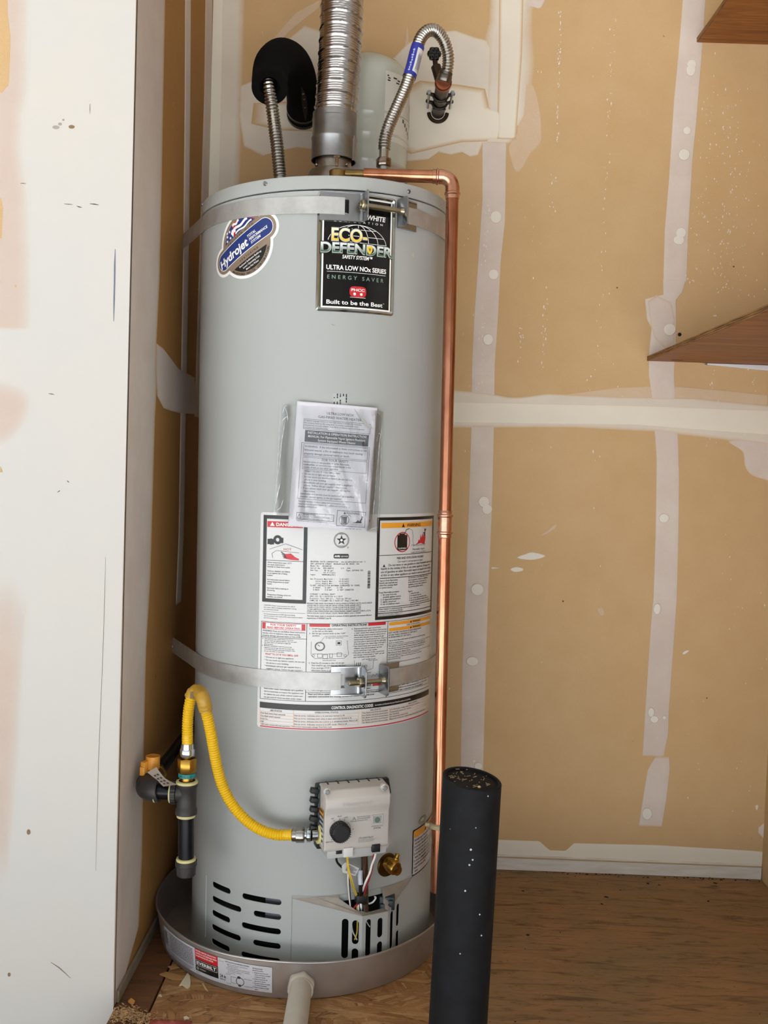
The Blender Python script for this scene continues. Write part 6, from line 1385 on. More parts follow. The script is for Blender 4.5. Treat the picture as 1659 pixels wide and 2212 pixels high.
disch = tag(empty('discharge_pipe', btm), 'bright copper discharge pipe running down the right side of the heater', 'pipe')
q = [p0, el+Vector((-.024, 0, 0))]
ax0 = Vector((0.2358,-0.155,1.494)); vd = (btm-ax0).normalized()
cor_ = ax0+vd*((el.z-ax0.z)/vd.z); bend = []
d0 = (el-p0).normalized()
a_ = cor_-d0*.024; b_ = cor_+vd*.024
bend = [((1-t)**2)*a_+2*t*(1-t)*cor_+t*t*b_ for t in [k/14 for k in range(15)]]
o = btm
g = G(); g.cyl(p0-o, a_-o, cpr, 28); g.obj('horizontal_run', M_copper, disch)
g = G(); g.cyl(b_-o, btm-o, cpr, 28); g.obj('vertical_run', M_copper, disch)
def sock(P, d, L=.020, r=cpr+.0016):
    g = G(); g.tube([P-d*L/2-o, P-d*L*.49-o, P-d*L*.2-o, P-d*L*.14-o, P-d*L*.02-o, P+d*L*.05-o, P+d*L*.5-o], [cpr+.0005, r-.0004, r-.0004, r+.0016, r+.0016, r, r], 28); return g
g = G(); g.tube([P-o for P in bend], cpr+.0014, 28); s1 = sock(a_-d0*.004, d0, .022); s2 = sock(b_+vd*.006, -vd, .024); g.add(s1.v, s1.f); g.add(s2.v, s2.f); g.obj('elbow', mat('copper_fitting', 'DBA68C', .25, 1, col2='B37A60', vs=14), disch)
g = G(); c1 = Vector((0.2358,-0.16,0.8801)); c1 = ax0+vd*((c1.z-ax0.z)/vd.z); g.tube([c1-vd*q-o for q in (.027, .026, .020, .018, .0155, .0135, -.0135, -.0155, -.018, -.020, -.026, -.027)], [cpr+.0006, cpr+.0012, cpr+.0012, cpr+.0034, cpr+.0034, cpr+.0016, cpr+.0016, cpr+.0034, cpr+.0034, cpr+.0012, cpr+.0012, cpr+.0006], 28); g.obj('coupling', bpy.data.materials['copper_fitting'], disch)
g = G(); c2 = ax0+vd*((0.2877-ax0.z)/vd.z); g.lathe([(cpr+.0004, -.005), (cpr+.005, -.003), (cpr+.004, .004), (cpr+.0004, .006)], 20, Matrix.Translation(c2-o)); g.box(c2-o+Vector((-.015, .006, 0)), (.022, .010, .008), bev=.003); g.obj('sealant_dab', mat('yellowed_sealant', 'A89876', .6), disch)

# ------------------------------------------------------------------ gas line on the left
YG = -.27
tee = Vector((-0.2206,-0.27,0.3714)); elb = Vector((-0.2982,-0.27,0.3762)); elb.z = tee.z+.003
M_iron = mat('black_iron', '3E3B39', .5, .35, var=.3, vs=30, bmp=.12, bs=160); M_pipe = mat('black_steel_pipe', '222226', .28, .7, var=.3, vs=15); M_dope = mat('yellow_pipe_sealant', 'D9CE90', .6, var=.15, vs=60)
gas = tag(empty('gas_pipe', ((-0.2174,-0.27,0.2131))), 'black iron gas pipe with elbow, tee and capped drip leg left of the heater', 'gas pipe')
o = Vector(gas.location)
def gp(name, g, m, par=None): g.v = [tuple(Vector(v)-o) for v in g.v]; return g.obj(name, m, par or gas)
tt, tb_ = Vector((-0.2203,-0.27,0.3905)), Vector((-0.2205,-0.27,0.3321)); cb0, cb1 = Vector((-0.2182,-0.27,0.2438)), Vector((-0.2175,-0.27,0.2148))
g = G(); g.tube([tt, tt+(tb_-tt)*.12, tt+(tb_-tt)*.17, tt+(tb_-tt)*.80, tt+(tb_-tt)*.85, tb_], [.0198, .0198, .0180, .0180, .0200, .0200], 30); lx_ = Vector((-0.2481, YG, tee.z))
g.tube([tee, lx_+Vector((.010, 0, 0)), lx_+Vector((.009, 0, 0)), lx_], [.0170, .0170, .0205, .0205], 30); gp('tee', g, M_iron)
g = G()
for k in range(22):
    t = 2*pi*k/22; g.box(lx_+Vector((.0045, (.0207)*math.cos(t), .0207*math.sin(t))), (.0085, .0022, .0014), Euler((-t+pi/2, 0, 0)))
gp('tee_collar_ribs', g, M_iron)['kind'] = 'stuff'
g = G(); nx = Vector((-0.2783, YG, tee.z)); g.cyl(lx_+Vector((.004, 0, 0)), nx+Vector((-.004, 0, 0)), .0142, 26); gp('nipple', g, M_pipe)
g = G(); g.tube([tb_+Vector((0, 0, .004)), cb0+Vector((0, 0, -.004))], .0146, 28); gp('drip_leg', g, M_pipe)
g = G(); g.tube([cb0, cb0+(cb1-cb0)*.30, cb0+(cb1-cb0)*.34, cb0+(cb1-cb0)*.92, cb1], [.0200, .0200, .0182, .0176, .0150], 30); cap = gp('drip_cap', g, M_iron)
g = G()
for k in range(4): t = pi/4+pi/2*k; g.box(cb0+(cb1-cb0)*.64+Vector((.0165*math.cos(t), .0165*math.sin(t), 0)), (.004, .007, .016), Euler((0, 0, t)), bev=.001)
gp('cap_lug', g, M_iron, cap)
def dope(P, d, r, w=.004):
    M = Vector(d).to_track_quat('Z', 'Y').to_matrix().to_4x4(); M.translation = P; g = G(); g.lathe([(r*.75, -w/2), (r, -w*.35), (r*1.02, 0), (r*.98, w*.35), (r*.75, w/2)], 36, M)
    g.v = [tuple(Vector(v)+Vector((0, 0, .0007*jit(i*.01, 3)))) for i, v in enumerate(g.v)]; return gp('thread_sealant', g, M_dope)
dope(tb_+Vector((0, 0, -.0025)), (0, 0, 1), .0172, .008); dope(cb0+Vector((0, 0, .0025)), (0, 0, 1), .0180, .007); dope(lx_+Vector((-.001, 0, 0)), (1, 0, 0), .0192, .005); dope(nx+Vector((.0005, 0, 0)), (1, 0, 0), .0195, .005); dope(tt+Vector((0, 0, .0015)), (0, 0, 1), .0200, .006)
g = G(); ec = elb; R2_ = .022; arc = [Vector((ec.x+R2_*math.sin(t), YG+R2_-R2_*math.cos(t), ec.z)) for t in [pi*.5*k/12 for k in range(13)]]
arc = [Vector((ec.x+R2_-R2_*math.cos(t)*1.0, YG+R2_-R2_*math.sin(t), ec.z)) for t in [pi*.5*k/14 for k in range(15)]]
g.tube([arc[0]+Vector((0, .014, 0)), arc[0]+Vector((0, .006, 0)), arc[0]+Vector((0, .005, 0))]+arc+[arc[-1]+Vector((.002, 0, 0)), arc[-1]+Vector((.0025, 0, 0)), Vector((nx.x-.001, YG, ec.z-.001))], [.0240, .0240, .0210]+[.0215]*15+[.0210, .0225, .0225], 30); gp('elbow', g, M_iron)
vb = arc[0]
dope(vb+Vector((0, .0150, 0)), (0, 1, 0), .0190, .006)
g = G(); sx = max(vb.x, XL+.020); g.cyl(vb+Vector((0, .075, 0)), (vb.x+.0, YB-.001, vb.z), .0130, 22); gp('supply_run', g, M_pipe)
# valve in the run behind the elbow
valve = tag(empty('gas_valve', vb+Vector((0, .018, 0))), 'brass gas valve with orange lever and paper tag behind the black elbow', 'valve')
g = G(); g.hexnut((0, 0, 0), (0, .014, 0), .0205); g.cyl((0, .012, 0), (0, .046, 0), .0185, 26, bev=.004); g.hexnut((0, .044, 0), (0, .058, 0), .0205); g.cyl((0, .029, .010), (0, .029, .030), .0085, 18); g.obj('valve_body', M_brass, valve)
hq = Vector((-0.2974,-0.235,0.4116))-Vector(valve.location)
M_lever = mat('orange_lever_paint', 'E39A36', .4, var=.1, vs=30)
g = G(); g.lathe([(.0128, 0), (.0132, .002), (.0132, .024), (.0118, .024), (.0118, .004), (.0, .004)], 30, Matrix.Translation(hq+Vector((.003, .006, -.010))))
g.box(hq+Vector((-.008, -.006, -.004)), (.010, .018, .022), Euler((0, 0, -.4)), bev=.0012); g.box(hq+Vector((-.011, -.014, -.010)), (.0095, .006, .016), Euler((0, 0, -.15)), bev=.001); g.box(hq+Vector((.0, .004, -.006)), (.016, .004, .012), Euler((0, 0, .7))); g.obj('lever', M_lever, valve, fix=True)
g = G(); w = [Vector((-0.2966,-0.262,0.4042)), Vector((-0.2805,-0.258,0.4132)), Vector((-0.2331,-0.29,0.3923)), Vector((-0.2589,-0.292,0.3885))]; w = [v-Vector(valve.location) for v in w]
vs = []; n = 8
for i in range(n+1):
    t = i/n; a = w[0].lerp(w[3], t); b_ = w[1].lerp(w[2], t); m_ = (a+b_)/2; k = .62+.38*abs(2*t-1)**1.2; sag = Vector((0, 0, -.003*math.sin(pi*t)))
    vs += [m_+(a-m_)*k+sag, m_+(b_-m_)*k+sag, m_+(b_-m_)*k+sag+Vector((0, .0005, 0)), m_+(a-m_)*k+sag+Vector((0, .0005, 0))]
g.add(vs, [(i*4+k, i*4+(k+1) % 4, i*4+4+(k+1) % 4, i*4+4+k) for i in range(n) for k in range(4)]+[(3, 2, 1, 0), tuple(4*n+k for k in range(4))])
tg = g.obj('paper_tag', mat('grey_beige_tag', 'A99A8C', .6), valve, fix=True)
g = G()
for k in range(4):
    for j in range(2):
        t0 = .22+.17*k; a = w[0].lerp(w[3], t0); b_ = w[1].lerp(w[2], t0); a1 = w[0].lerp(w[3], t0+.09); b1 = w[1].lerp(w[2], t0+.09); u0, u1 = .28+.26*j, .44+.26*j; of = Vector((0, -.0012, -.003*math.sin(pi*t0)))
        g.add([a.lerp(b_, u0)+of, a.lerp(b_, u1)+of, a1.lerp(b1, u1)+of, a1.lerp(b1, u0)+of], [(0, 1, 2, 3)])
g.obj('tag_print', M_ink2, tg, smooth=False)
# yellow flexible gas connector
n_t, n_b = Vector((-0.2213,-0.27,0.4635)), Vector((-0.2215,-0.27,0.4392)); b_t, b_b = Vector((-0.2214,-0.27,0.4366)), Vector((-0.2207,-0.27,0.4097))
gh = tag(empty('gas_connector', b_b), 'bright yellow corrugated gas connector looping from the black tee to the control', 'gas hose')
go = Vector(gh.location)
pts = [(-0.2213,-0.27,0.4652), (-0.2217,-0.27,0.4817), (-0.2217,-0.27,0.512), (-0.2189,-0.27,0.5398), (-0.2138,-0.268,0.5568), (-0.2055,-0.263,0.5602), (-0.1899,-0.298,0.5562), (-0.1833,-0.2937,0.5281), (-0.1757,-0.2887,0.4929), (-0.1697,-0.2838,0.4574), (-0.1629,-0.2783,0.4214), (-0.1532,-0.2742,0.3875), (-0.1361,-0.2738,0.3559), (-0.1107,-0.2782,0.3297), (-0.0803,-0.2838,0.3121), (-0.0488,-0.2885,0.3056), (-0.0198,-0.2895,0.3071)]
M_yel = mat('yellow_coating', 'E8B90E', .35, var=.04, vs=20)
PP = [Vector(q)-go for q in pts]
cg, cp2 = corrugated(PP, .0104, .0017, .0046, 6, 24, .7); cg.obj('corrugated_tube', M_yel, gh, ang=70)
g = G(); g.cyl(PP[0]+Vector((0, 0, -.004)), PP[0]+(PP[1]-PP[0])*1.0, .0098, 24); g.obj('plain_end', M_yel, gh); g = G(); d = (PP[-1]-PP[-2]).normalized(); g.cyl(PP[-1]-d*.016, PP[-1]+d*.004, .0098, 24); g.obj('plain_end', M_yel, gh)
g = G(); a, b_ = n_b-go, n_t-go; g.cyl(b_+(a-b_)*.4, b_, .0120, 26, r2=.0112); g.hexnut(a, a+(b_-a)*.62, .0145, rot=.52); g.obj('flare_nut', mat('bright_nickel', 'D4D8DC', .14, 1), gh)
g = G(); a, b_ = b_b-go, b_t-go; g.hexnut(a+(b_-a)*.0, b_, .0190, rot=.52); g.cyl(b_-(b_-a)*.1, b_+Vector((0, 0, .006)), .0072, 20); g.cyl(a+Vector((0, 0, -.018)), a, .0120, 22); g.obj('brass_adapter', M_brass, gh)
g = G(); c0 = Vector((-0.2206,-0.27,0.4053))-go; g.cyl(c0+Vector((0, 0, .0040)), c0+Vector((0, 0, -.0040)), .0158, 32, bev=.0008); tr = g.obj('teal_ring', mat('teal_plastic', '1E8C90', .4), gh)
p = P2(.004); p.text('APPROVED 3/4 GAS', -.013, -.0022, .0042, .026); g = G(); r_ = .0161; g.add([(c0.x+r_*math.sin(u/r_), c0.y-r_*math.cos(u/r_), c0.z+v) for u, v in p.v], p.f); g.obj('ring_lettering', M_ink, tr, smooth=False)
e0 = PP[-1]; e1 = Vector((0.0023,-0.2894,0.308))-go; e2 = Vector((0.0141,-0.2885,0.3081))-go; e3 = Vector((0.0241,-0.2852,0.308))-go; M_nut2 = mat('grey_plated_nut', 'A7A39B', .22, 1, var=.2, vs=50)
d = (e1-e0).normalized(); g = G(); g.cyl(e0-d*.001, e0+d*.008, .0125, 24, bev=.001); g.hexnut(e0+d*.006, e1, .0148, rot=.2); g.obj('control_nut', M_nut2, gh)
d = (e3-e1).normalized(); g = G(); g.cyl(e1-d*.001, e1+d*.005, .0085, 18); g.hexnut(e1+d*.004, e2, .0140, rot=.1); g.cyl(e2, e3, .0115, 22); g.obj('control_adapter', mat('zinc_adapter', 'B9C2C4', .2, 1), gh)
# cardboard label folded over the top of the loop
k0 = min(range(len(cp2)), key=lambda i: (cp2[i]-(Vector((-0.2146,-0.268,0.555))-go)).length); k1 = min(range(len(cp2)), key=lambda i: (cp2[i]-(Vector((-0.1849,-0.2951,0.5352))-go)).length)
sg = cp2[k0-8:k1+1:3]; g = G(); g.tube(sg, [.0128+.0006*math.sin(i*2.1) for i in range(len(sg))], 12); ly = g.obj('yellow_label', mat('yellow_label_film', 'B98F2E', .4), gh, fix=True)
h_ = len(sg)//2; q0 = sg[h_-1]; g = G(); A0 = [Vector((-0.2051,-0.2865,0.5631)), Vector((-0.1962,-0.2855,0.5718)), Vector((-0.1825,-0.283,0.5494)), Vector((-0.18,-0.28,0.5299)), Vector((-0.1885,-0.2855,0.5395)), Vector((-0.2029,-0.2875,0.5523))]
A0 = [v-go for v in A0]; of = Vector((0, .0006, 0)); g.add(A0+[v+of for v in A0], [(5, 4, 3, 2, 1, 0), (6, 7, 8, 9, 10, 11)]+[(i, (i+1) % 6, 6+(i+1) % 6, 6+i) for i in range(6)]); g.obj('paper_flap', mat('beige_label_paper', 'C9B79C', .6), ly, smooth=False, fix=True)
g = G(); 
for k in range(4): q = A0[0]+Vector((-.0105+.0022*k, .004, -.006)); g.box(q, (.0008, .0005, .013))
g.obj('label_lines', M_ink, ly, smooth=False)

# ------------------------------------------------------------------ drain pan and its outlet pipe
px_, py_ = (-0.0207,-0.0015)
pan = tag(empty('drain_pan', (px_, py_, 0)), 'round aluminium drain pan with a paper label under the water heater', 'pan')
M_pan = mat('pan_aluminium', 'C2BDB8', .45, .75, col2='A49C96', vs=6, bmp=.05, bs=60)
g = G(); zr = .0755; rb2, rt = .2945, .3040
prof = [(0, .0008), (rb2-.004, .0008), (rb2-.001, .0018), (rb2, .005), (rt-.001, zr-.004), (rt+.0006, zr-.0035), (rt+.0022, zr-.0018), (rt+.0018, zr), (rt-.0002, zr+.0006), (rt-.0020, zr-.0006), (rt-.0022, zr-.004), (rb2-.0014, .006), (rb2-.004, .0024), (0, .0022)]
g.lathe(prof, 160)
g.v = [(x*(1+.004*math.sin(4*math.atan2(y, x)+1)*z/zr), y*(1+.004*math.sin(4*math.atan2(y, x)+1)*z/zr), z+(.0012*math.sin(3*math.atan2(y, x))+.0010*math.sin(7*math.atan2(y, x)+.5))*(z/zr)) for x, y, z in g.v]
g.obj('pan_body', M_pan, pan)
def onpan(off):
    def f(u, v):
        r = rb2+(rt-rb2)*v/zr+off; t = u/.300; x, y = r*math.sin(t), -r*math.cos(t); k = 1+.004*math.sin(4*math.atan2(y, x)+1)*v/zr; return (x*k, y*k, v)
    return f
s0, s1 = -0.3117, -0.0274
p = P2(.005); p.rect(s0, .0125, s1, .0640); plab = p.obj('pan_label', mat('pan_label_paper', 'C6C6C9', .4), pan, onpan(.0008))
r0, r1 = -0.1942, -0.1369
p = P2(.005); p.rect(r0, .0440, r1, .0640); p.obj('red_block', M_red, plab, onpan(.0011))
p = P2(.005); p.rect(r0, .0200, r1, .0440); p.obj('black_block', M_ink, plab, onpan(.0011))
pw = P2(.005); pw.para(['WATER HEATER DRAIN PAN', 'CHAROLA DE DRENAJE PARA', 'CALENTADOR DE AGUA'], r0+.002, .0630, r1-.002, .0480, .62, .01); pw.frame(r0+.002, .0310, r1-.002, .0425, .0005); pw.text('EVERBILT', r0+.0045, .0336, .0062, r1-r0-.009, bold=.02); pw.ring((r0+.006, .0255), .0022, .0008, 16); pw.text('ALUMINUM', r0+.0115, .0245, .0022); pw.obj('white_lettering', M_white, plab, onpan(.0014))
pk = P2(.005)
pk.para(['1004 836 121', 'HD 24 A'], r0+.002, .0190, r1, .0135, .5, .01); pk.text('24 in', r1+.004, .0250, .0065, .0130, bold=.02); pk.text('60.9 cm', r1+.004, .0205, .0030, .0120, bold=.01); pk.text('DPALUM24', r1+.003, .0570, .0016)
a0, a1 = -0.1198, -0.0706
pk.text('INSTALLATION INSTRUCTIONS:', a0, .0585, .0024, a1-a0, bold=.012); pk.para(['1.  Make sure area for pan is clean and level.', '     Place pan in position.', '2.  Slide water heater into pan, center the tank.', '3.  Thread pipe into outlet. Do not overtighten;', '     run the drain to a safe place.', '     See local codes.'], a0+.001, .0570, a1+.003, .0370, .55, .004)
cx0 = a0+.030; pk.ring((cx0, .0255), .0078, .0012, 28); pk.disc((cx0-.002, .0335), .0036, sy=.7); pk.disc((cx0-.001, .0175), .0034, sy=.7); pk.path([(cx0-.019, .0320), (cx0-.019, .0200), (cx0-.006, .0200)], .0005); pk.path([(cx0-.019, .0320), (cx0-.005, .0320)], .0005)
for u, v, t in ((a0+.001, .0345, 'Drain Pan'), (cx0+.008, .0320, 'Rubber Washer'), (a0+.001, .0160, 'Drain Pipe'), (cx0+.008, .0175, 'Threaded Adapter')): pk.text(t, u, v, .0018)
e0_, e1_ = -0.0644, -0.0307
pk.para(['INSTRUCCIONES', 'DE INSTALACIÓN:', '1.  Asegúrese que el área del', '     charola esté limpia y nivelada', '     y coloque la charola.', '2.  Deslice el calentador de', '     agua hacia la charola.', '3.  Enrosque el tubo en la salida.', '     No apriete demasiado.', '4.  Dirija el desagüe a un lugar', '     seguro.'], e0_, .0600, e1_, .0140, .55, .008)
gr0, gr1 = s0+.030, r0-.006
for k in range(17):
    v = .0590-.0021*k; u = gr0
    while u < gr1: w_ = r2.uniform(.003, .012); pk.rect(u, v, min(u+w_, gr1), v+.0009); u += w_+.0012
for k in range(4): pk.rect(gr0, .0205-.0022*k, gr1-.004*k, .0212-.0022*k)
for k in range(14):
    v = .0560-.0021*k; pk.rect(s0+.004, v, s0+.022-r2.uniform(0, .006), v+.0009)
pk.rect(s0+.0255, .0150, s0+.0262, .0620); pk.ring((s0+.020, .0180), .0030, .0008, 16)
pk.obj('label_print', M_ink2, plab, onpan(.0012))
fs_, fz = (0.0258,0.0307); ft = fs_/.300; fz = .034
fo = Vector((.2990*math.sin(ft), -.2990*math.cos(ft), fz)); fd = Vector((math.sin(ft), -math.cos(ft), 0))
M_pvc = mat('aged_white_pvc', 'CFC8B8', .35, var=.12, vs=12)
dp = tag(empty('drain_pipe', (px_+fo.x, py_+fo.y, fz)), 'off-white plastic drain pipe leading forward from the front of the pan', 'pipe')
dend = Vector((0.0168,-0.6,0.0868))-Vector(dp.location); dend.z = max(dend.z, .0215-fz)
g = G(); g.hexnut(fd*.001, fd*.020, .0262, rot=.3); g.cyl(fd*.018, fd*.030, .0228, 30, bev=.002); g.obj('threaded_adapter', M_pvc, dp)
g = G(); g.cyl(fd*.014, dend, .0203, 34); g.obj('pipe', M_pvc, dp)

# ------------------------------------------------------------------ bollard in front of the platform
bt_ = Vector((0.2766,-0.6,0.5238)); bbx = bt_.x-.0182*(bt_.z-GF)
bol = tag(empty('bollard', (bbx, -.60, GF)), 'black painted steel pipe bollard standing in front of the heater', 'bollard')
M_bol = mat('matt_black_paint', '08080A', .7, var=.25, vs=40, bmp=.15, bs=220, col2='131416', spec=.25)
rbol = .0445; axv = (bt_-Vector((bbx, -.60, GF))); g = G(); n = 64; vs = []
tl = lambda x, y: -.125*x+.075*y
for r_, hq in ((rbol, 0), (rbol, .3), (rbol, .6), (rbol, .97), (rbol, 'a'), (rbol-.0012, 'b'), (rbol-.004, 'b'), (rbol-.0052, 'c'), (rbol-.0054, 'd'), (0, 'd')):
    for k in range(n):
        a = 2*pi*k/n; x, y = r_*math.cos(a), r_*math.sin(a)
        if isinstance(hq, str): c_ = axv+Vector((0, 0, tl(x, y)+{'a': -.0012, 'b': 0, 'c': -.001, 'd': -.004}[hq]))
        else: c_ = axv*hq
        vs.append(c_+Vector((x, y, 0)))
g.add(vs, [(i*n+k, i*n+(k+1) % n, (i+1)*n+(k+1) % n, (i+1)*n+k) for i in range(9) for k in range(n)]); g.obj('pipe', M_bol, bol, fix=True)
g = G(); vs = [axv+Vector((0, 0, -.003))]; rings = 10; nn = 40
for j in range(1, rings+1):
    for k in range(nn):
        r_ = (rbol-.0050)*j/rings; a = 2*pi*k/nn; x, y = r_*math.cos(a), r_*math.sin(a); vs.append(axv+Vector((x, y, tl(x, y)-.0030+.0011*jit(x*6+y*2, 5)+.0011*jit(y*7-x, 9))))
g.add(vs, [(0, 1+k, 1+(k+1) % nn) for k in range(nn)]+[(1+(j-1)*nn+k, 1+j*nn+k, 1+j*nn+(k+1) % nn, 1+(j-1)*nn+(k+1) % nn) for j in range(1, rings) for k in range(nn)]); fill_ = g.obj('dusty_fill', mat('dark_grit', '322C24', .9, var=.6, vs=160, bmp=.8, bs=300), bol, fix=True)
g = G()
for k in range(40):
    a = r2.uniform(0, 2*pi); r_ = (rbol-.008)*math.sqrt(r2.random()); x, y = r_*math.cos(a), r_*math.sin(a); L = r2.uniform(.0012, .007); g.box(axv+Vector((x, y, tl(x, y)-.0010)), (L, .0009, .0008), Euler((r2.uniform(-.3, .3), r2.uniform(-.3, .3), r2.uniform(0, 3))))
cr = g.obj('wood_crumbs', mat('pale_wood_crumb', 'A08A68', .8), bol, smooth=False); cr['kind'] = 'stuff'
g = G(); g.lathe([(0, -.0018), (.0022, -.001), (.0026, .0004), (.0016, .0016), (0, .0018)], 12, Matrix.Translation(axv+Vector((.008, -.030, tl(.008, -.030)+.0002)))); g.obj('white_pebble', M_spot, bol)
g = G()
for px, py, w_ in ((1054, 1720, 3), (1003, 1790, 1.5), (1028, 1790, 3), (1017, 1835, 4), (1014, 1842, 3), (1013, 1868, 3), (973, 1795, 2), (1026, 1857, 4), (945, 2160, 3), (1013, 1870, 2), (1005, 1924, 2), (1036, 1975, 2), (1044, 1965, 2), (1040, 2020, 2), (994, 2190, 2)):
    pass
for q in ((0.297,-0.64,0.5106), (0.2808,-0.644,0.4645), (0.2747,-0.644,0.4318), (0.278,-0.644,0.4167), (0.2735,-0.644,0.4089), (0.2441,-0.64,0.4567), (0.2689,-0.644,0.3699), (0.2918,-0.64,0.3335), (0.2958,-0.64,0.3008), (0.2651,-0.644,0.275)):
    v = Vector(q)-Vector(bol.location); c_ = axv*(v.z/axv.z); dx = max(-.04, min(.04, v.x-c_.x)); yy = -math.sqrt(rbol**2-dx*dx); L = r2.uniform(.0006, .0018)
    g.lathe([(0, -.0003), (L, 0), (0, .0004)], 8, Matrix.Translation((c_.x+dx, c_.y+yy-.0002, v.z)) @ Matrix.Rotation(pi/2, 4, 'X'))
ch_ = g.obj('paint_chips', mat('pale_paint_fleck', 'B9BCC2', .7), bol, smooth=False); ch_['kind'] = 'stuff'

# ------------------------------------------------------------------ shelves on the right
def oak():
    m, nt, b = nodes('oak_veneer'); v = coords(nt, (3.5, 46, 46)); g_ = noise(nt, 1, 6, .65, v, 1.4); f = noise(nt, 1, 4, .7, coords(nt, (14, 330, 330)), .3)
    c = mixc(nt, ramp(nt, g_, [(.34, 0.), (.66, 1.)]), hx('A96E36'), hx('7C4820')); c = mixc(nt, ramp(nt, f, [(.3, .7), (.5, 0.)]), c, hx('4A2A14'))
    nt.links.new(c, b.inputs['Base Color']); b.inputs['Roughness'].default_value = .5; b.inputs['Specular IOR Level'].default_value = .3; bump(nt, b, f, .2, .0006); return m
M_oak = oak(); M_edge = mat('plywood_edge', 'A87B48', .7, col2='5E3C20', vs=90, stretch=(.2, .2, 3))
def shelf(label, x0, y0, z0, skew=0.):
    s = tag(empty('wall_shelf', (x0, YB, z0)), label, 'shelf', 'plywood shelves in the corner'); D_ = YB-y0; W_ = XR-x0; T_ = .0115
    g = G(); g.box((W_/2+.0006, -D_/2, T_/2), (W_-.0022, D_-.001, T_), bev=.0006); g.obj('board', M_oak, s, smooth=False)
    g = G(); 
    for k in range(3): g.box((.0004, -D_/2, T_*(.17+.33*k)), (.0016, D_-.002, T_*.27), bev=.0003)
    g.obj('ply_edge', M_edge, s, smooth=False); return s
sh1 = shelf('upper wood veneer shelf, near the top right corner of the back wall', 0.827, -.30, 2.0213)
sh2 = shelf('lower wood veneer shelf with a white bracket under its back edge', 0.7448, -.56, 1.2642)
b0, b1 = Vector((0.8775,0.33,1.265)), Vector((1.0468,0.33,1.2646)); b2, b3 = Vector((1.0475,0.33,1.2514)), Vector((0.8889,0.33,1.2615))
o = Vector(sh2.location); g = G(); M_ = Matrix(((1, 0, 0, 0), (0, 0, 1, 0), (0, 1, 0, 0), (0, 0, 0, 1)))
g.prism([(b0.x-o.x, -.0012), (b1.x-o.x+.04, -.0012), (b1.x-o.x+.04, -.0175), (b3.x-o.x, -.0042)], -.0055, -.001, M_, bev=.0004); br = g.obj('bracket', mat('white_bracket_paint', 'DCDEE4', .4), sh2, fix=True)
g = G(); q = Vector((0.8826,0.328,1.2633))-o; g.cyl((q.x+.003, -.0056, -.0028), (q.x+.003, -.0085, -.0028), .0028, 12, bev=.0008); g.obj('bracket_screw', M_zinc, br)
g = G(); q = Vector((0.7954,0.3,1.2678))-o; g.prism([(.0145*math.cos(a), .0020*math.sin(a)) for a in [2*pi*k/20 for k in range(20)]], -.0004, .0006, Matrix.Translation((q.x+.010, -.042, -.0002))); g.obj('dark_knot', mat('knot_black', '20120A', .8), sh2)
g = G(); c_ = back(*(0.8203,1.3304), 0); g.cyl((c_[0], YB+.0005, c_[2]), (c_[0], YB-.0012, c_[2]), .0043, 20); g.obj('screw_hole', M_dark, wall_back)

# ------------------------------------------------------------------ bits on the floor
r4 = random.Random(21); M_chip = mat('cream_chip', 'CFC4A8', .7); M_saw = mat('sawdust', 'C79E70', .9, var=.3, vs=80); M_splint = mat('wood_splinter', 'A97E4C', .8)
def chip(name, label, cat, pts, h, m, tilt=0, group=None):
    c_ = sum((Vector(p) for p in pts), Vector())/len(pts); g = G(); P = [((p[0]-c_.x), (p[1]-c_.y)) for p in pts]
    g.prism(P, 0, h, None, bev=min(.0006, h*.3), seg=1); o_ = g.obj(name, m, None, fix=True); o_.location = (c_.x, c_.y, .0004+abs(tilt)*.008); o_.rotation_euler = (tilt, tilt*.5, 0); return tag(o_, label, cat, group)
chip('paint_chip', 'largest cream paint chip on the boards in front of the pan label', 'chip', [(-0.2265,-0.2672,0), (-0.2203,-0.2634,0), (-0.2089,-0.2724,-0), (-0.2051,-0.2656,0), (-0.2069,-0.2525,0), (-0.2128,-0.2328,0), (-0.2189,-0.2247,0), (-0.2218,-0.2402,0)], .0022, M_chip, .10)
chip('paint_chip', 'small cream chip close to the seam between floor boards', 'chip', [(-0.2562,-0.3031,-0), (-0.2487,-0.3057,0), (-0.2531,-0.2982,0)], .003, M_chip)
chip('wood_splinter', 'thin pale splinter beside the largest cream chip, nearest the pan', 'splinter', [(-0.1852,-0.2559,0), (-0.1829,-0.254,0), (-0.1683,-0.2807,0), (-0.1758,-0.2732,0)], .0016, mat('pale_splinter', 'C9AE88', .8), .05)
chip('wood_splinter', 'long brown splinter lying across the seam left of the pan label', 'splinter', [(-0.2718,-0.2305,0), (-0.2598,-0.221,0), (-0.2232,-0.2336,0), (-0.2225,-0.2453,0), (-0.2436,-0.2453,0)], .0030, M_splint, .04)
chip('wood_splinter', 'short brown splinter above the long one, against the pan', 'splinter', [(-0.2632,-0.1986,0), (-0.2484,-0.1921,0), (-0.2394,-0.2002,0), (-0.2537,-0.2084,0)], .002, M_splint, .05)
chip('wood_chip', 'small yellowish wood chip on top of the sawdust by the wall corner', 'chip', [(-0.3052,-0.33,0), (-0.3014,-0.322,0), (-0.2924,-0.3276,0), (-0.2949,-0.3369,0)], .004, mat('yellow_chip', 'C08A3E', .7), .2)
chip('wood_chip', 'pale wood chip beside the red scrap at the front edge', 'chip', [(-0.1948,-0.3743,0), (-0.1898,-0.3711,0), (-0.1837,-0.3764,0), (-0.1912,-0.3799,0)], .005, M_chip, .1)
g = G()
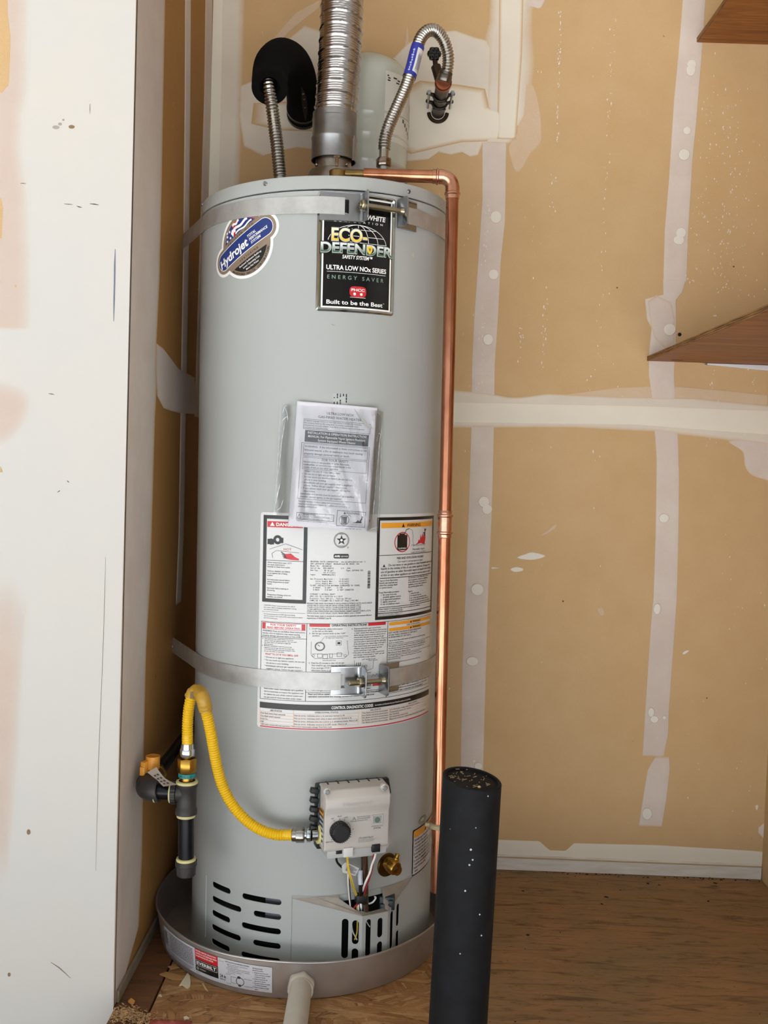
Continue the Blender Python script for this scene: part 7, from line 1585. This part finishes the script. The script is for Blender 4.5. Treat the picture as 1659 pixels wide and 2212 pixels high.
for k in range(900):
    u = r4.random(); q = Vector((-0.3053,-0.372,0)).lerp(Vector((-0.2469,-0.3823,0)), u*u)+Vector((r4.gauss(0, .013), r4.gauss(0, .010), 0)); 
    if q.x < XL+.006 or q.y < YP+.01: continue
    hgt = .010*math.exp(-((q.x--0.2952)/.03)**2); L = r4.uniform(.002, .0075); g.box((q.x, q.y, .0008+hgt*r4.random()), (L, r4.uniform(.0007, .002), .0005), Euler((r4.uniform(-.6, .6), r4.uniform(-.6, .6), r4.uniform(0, 6.28))))
tag(g.obj('sawdust_pile', M_saw, None, smooth=False), 'small heap of sawdust and shavings at the foot of the wall corner', 'sawdust', None, 'stuff')
g = G()
def clod(g, q, s):
    n = 7; g.lathe([(0, 0), (s, s*.1), (s*.8, s*.6), (0, s*.8)], n, Matrix.Translation(q) @ Matrix.Rotation(r4.uniform(0, 6), 4, 'Z') @ Matrix.Diagonal((r4.uniform(.7, 1.6), r4.uniform(.6, 1.1), .7, 1)))
for q in ((0.4362,0.3046,0), (0.6282,0.3252,0), (0.7166,0.2377,0), (0.6746,0.1963,-0), (0.6557,0.1582,0), (0.7937,0.281,0), (0.8191,0.2754,0), (0.9619,0.299,-0), (0.8933,0.3223,-0), (0.9035,0.326,-0), (0.9587,0.3311,-0), (0.9802,0.3167,-0), (0.9119,0.1951,0), (0.4818,0.2116,0), (0.3954,-0.3386,0), (1.0544,0.3208,0), (1.0769,0.3202,0), (1.092,0.3243,0), (0.5352,0.0114,0), (0.463,-0.007,0)):
    clod(g, q, r4.uniform(.0015, .0038))
for k in range(60): clod(g, (r4.uniform(.40, 1.05), r4.uniform(-.45, .31), 0), r4.uniform(.0006, .0014))
for k in range(50): clod(g, (r4.uniform(.55, 1.06), YB-.008-abs(r4.gauss(0, .006)), 0), r4.uniform(.001, .003))
tag(g.obj('dirt_crumbs', mat('dark_dirt', '2C221A', .9), None, fix=True), 'scattered dark dirt crumbs on the plywood floor along the wall', 'dirt', None, 'stuff')
g = G(); rc = Vector((-0.2145,-0.3887,0)); n = 18
def scrap(u, v):
    x = (u-.5)*.072; y = (v-.5)*.022; return (x, y, .0035+.006*math.sin(pi*u)*math.sin(pi*min(1, v*1.2))+.0012*math.sin(u*19)*math.cos(v*8)+.0008*math.sin(u*41+v*9))
g.grid(24, 10, scrap); sc_ = g.obj('red_scrap', mat('faded_red_plastic', '9A4638', .6, var=.2, vs=60), None); sc_.location = (rc.x, rc.y-.004, 0)
md = sc_.modifiers.new('thickness', 'SOLIDIFY'); md.thickness = .002; tag(sc_, 'crumpled red scrap on the boards at the very front, beside the sawdust', 'scrap')

bpy.data.objects.remove(_txo)
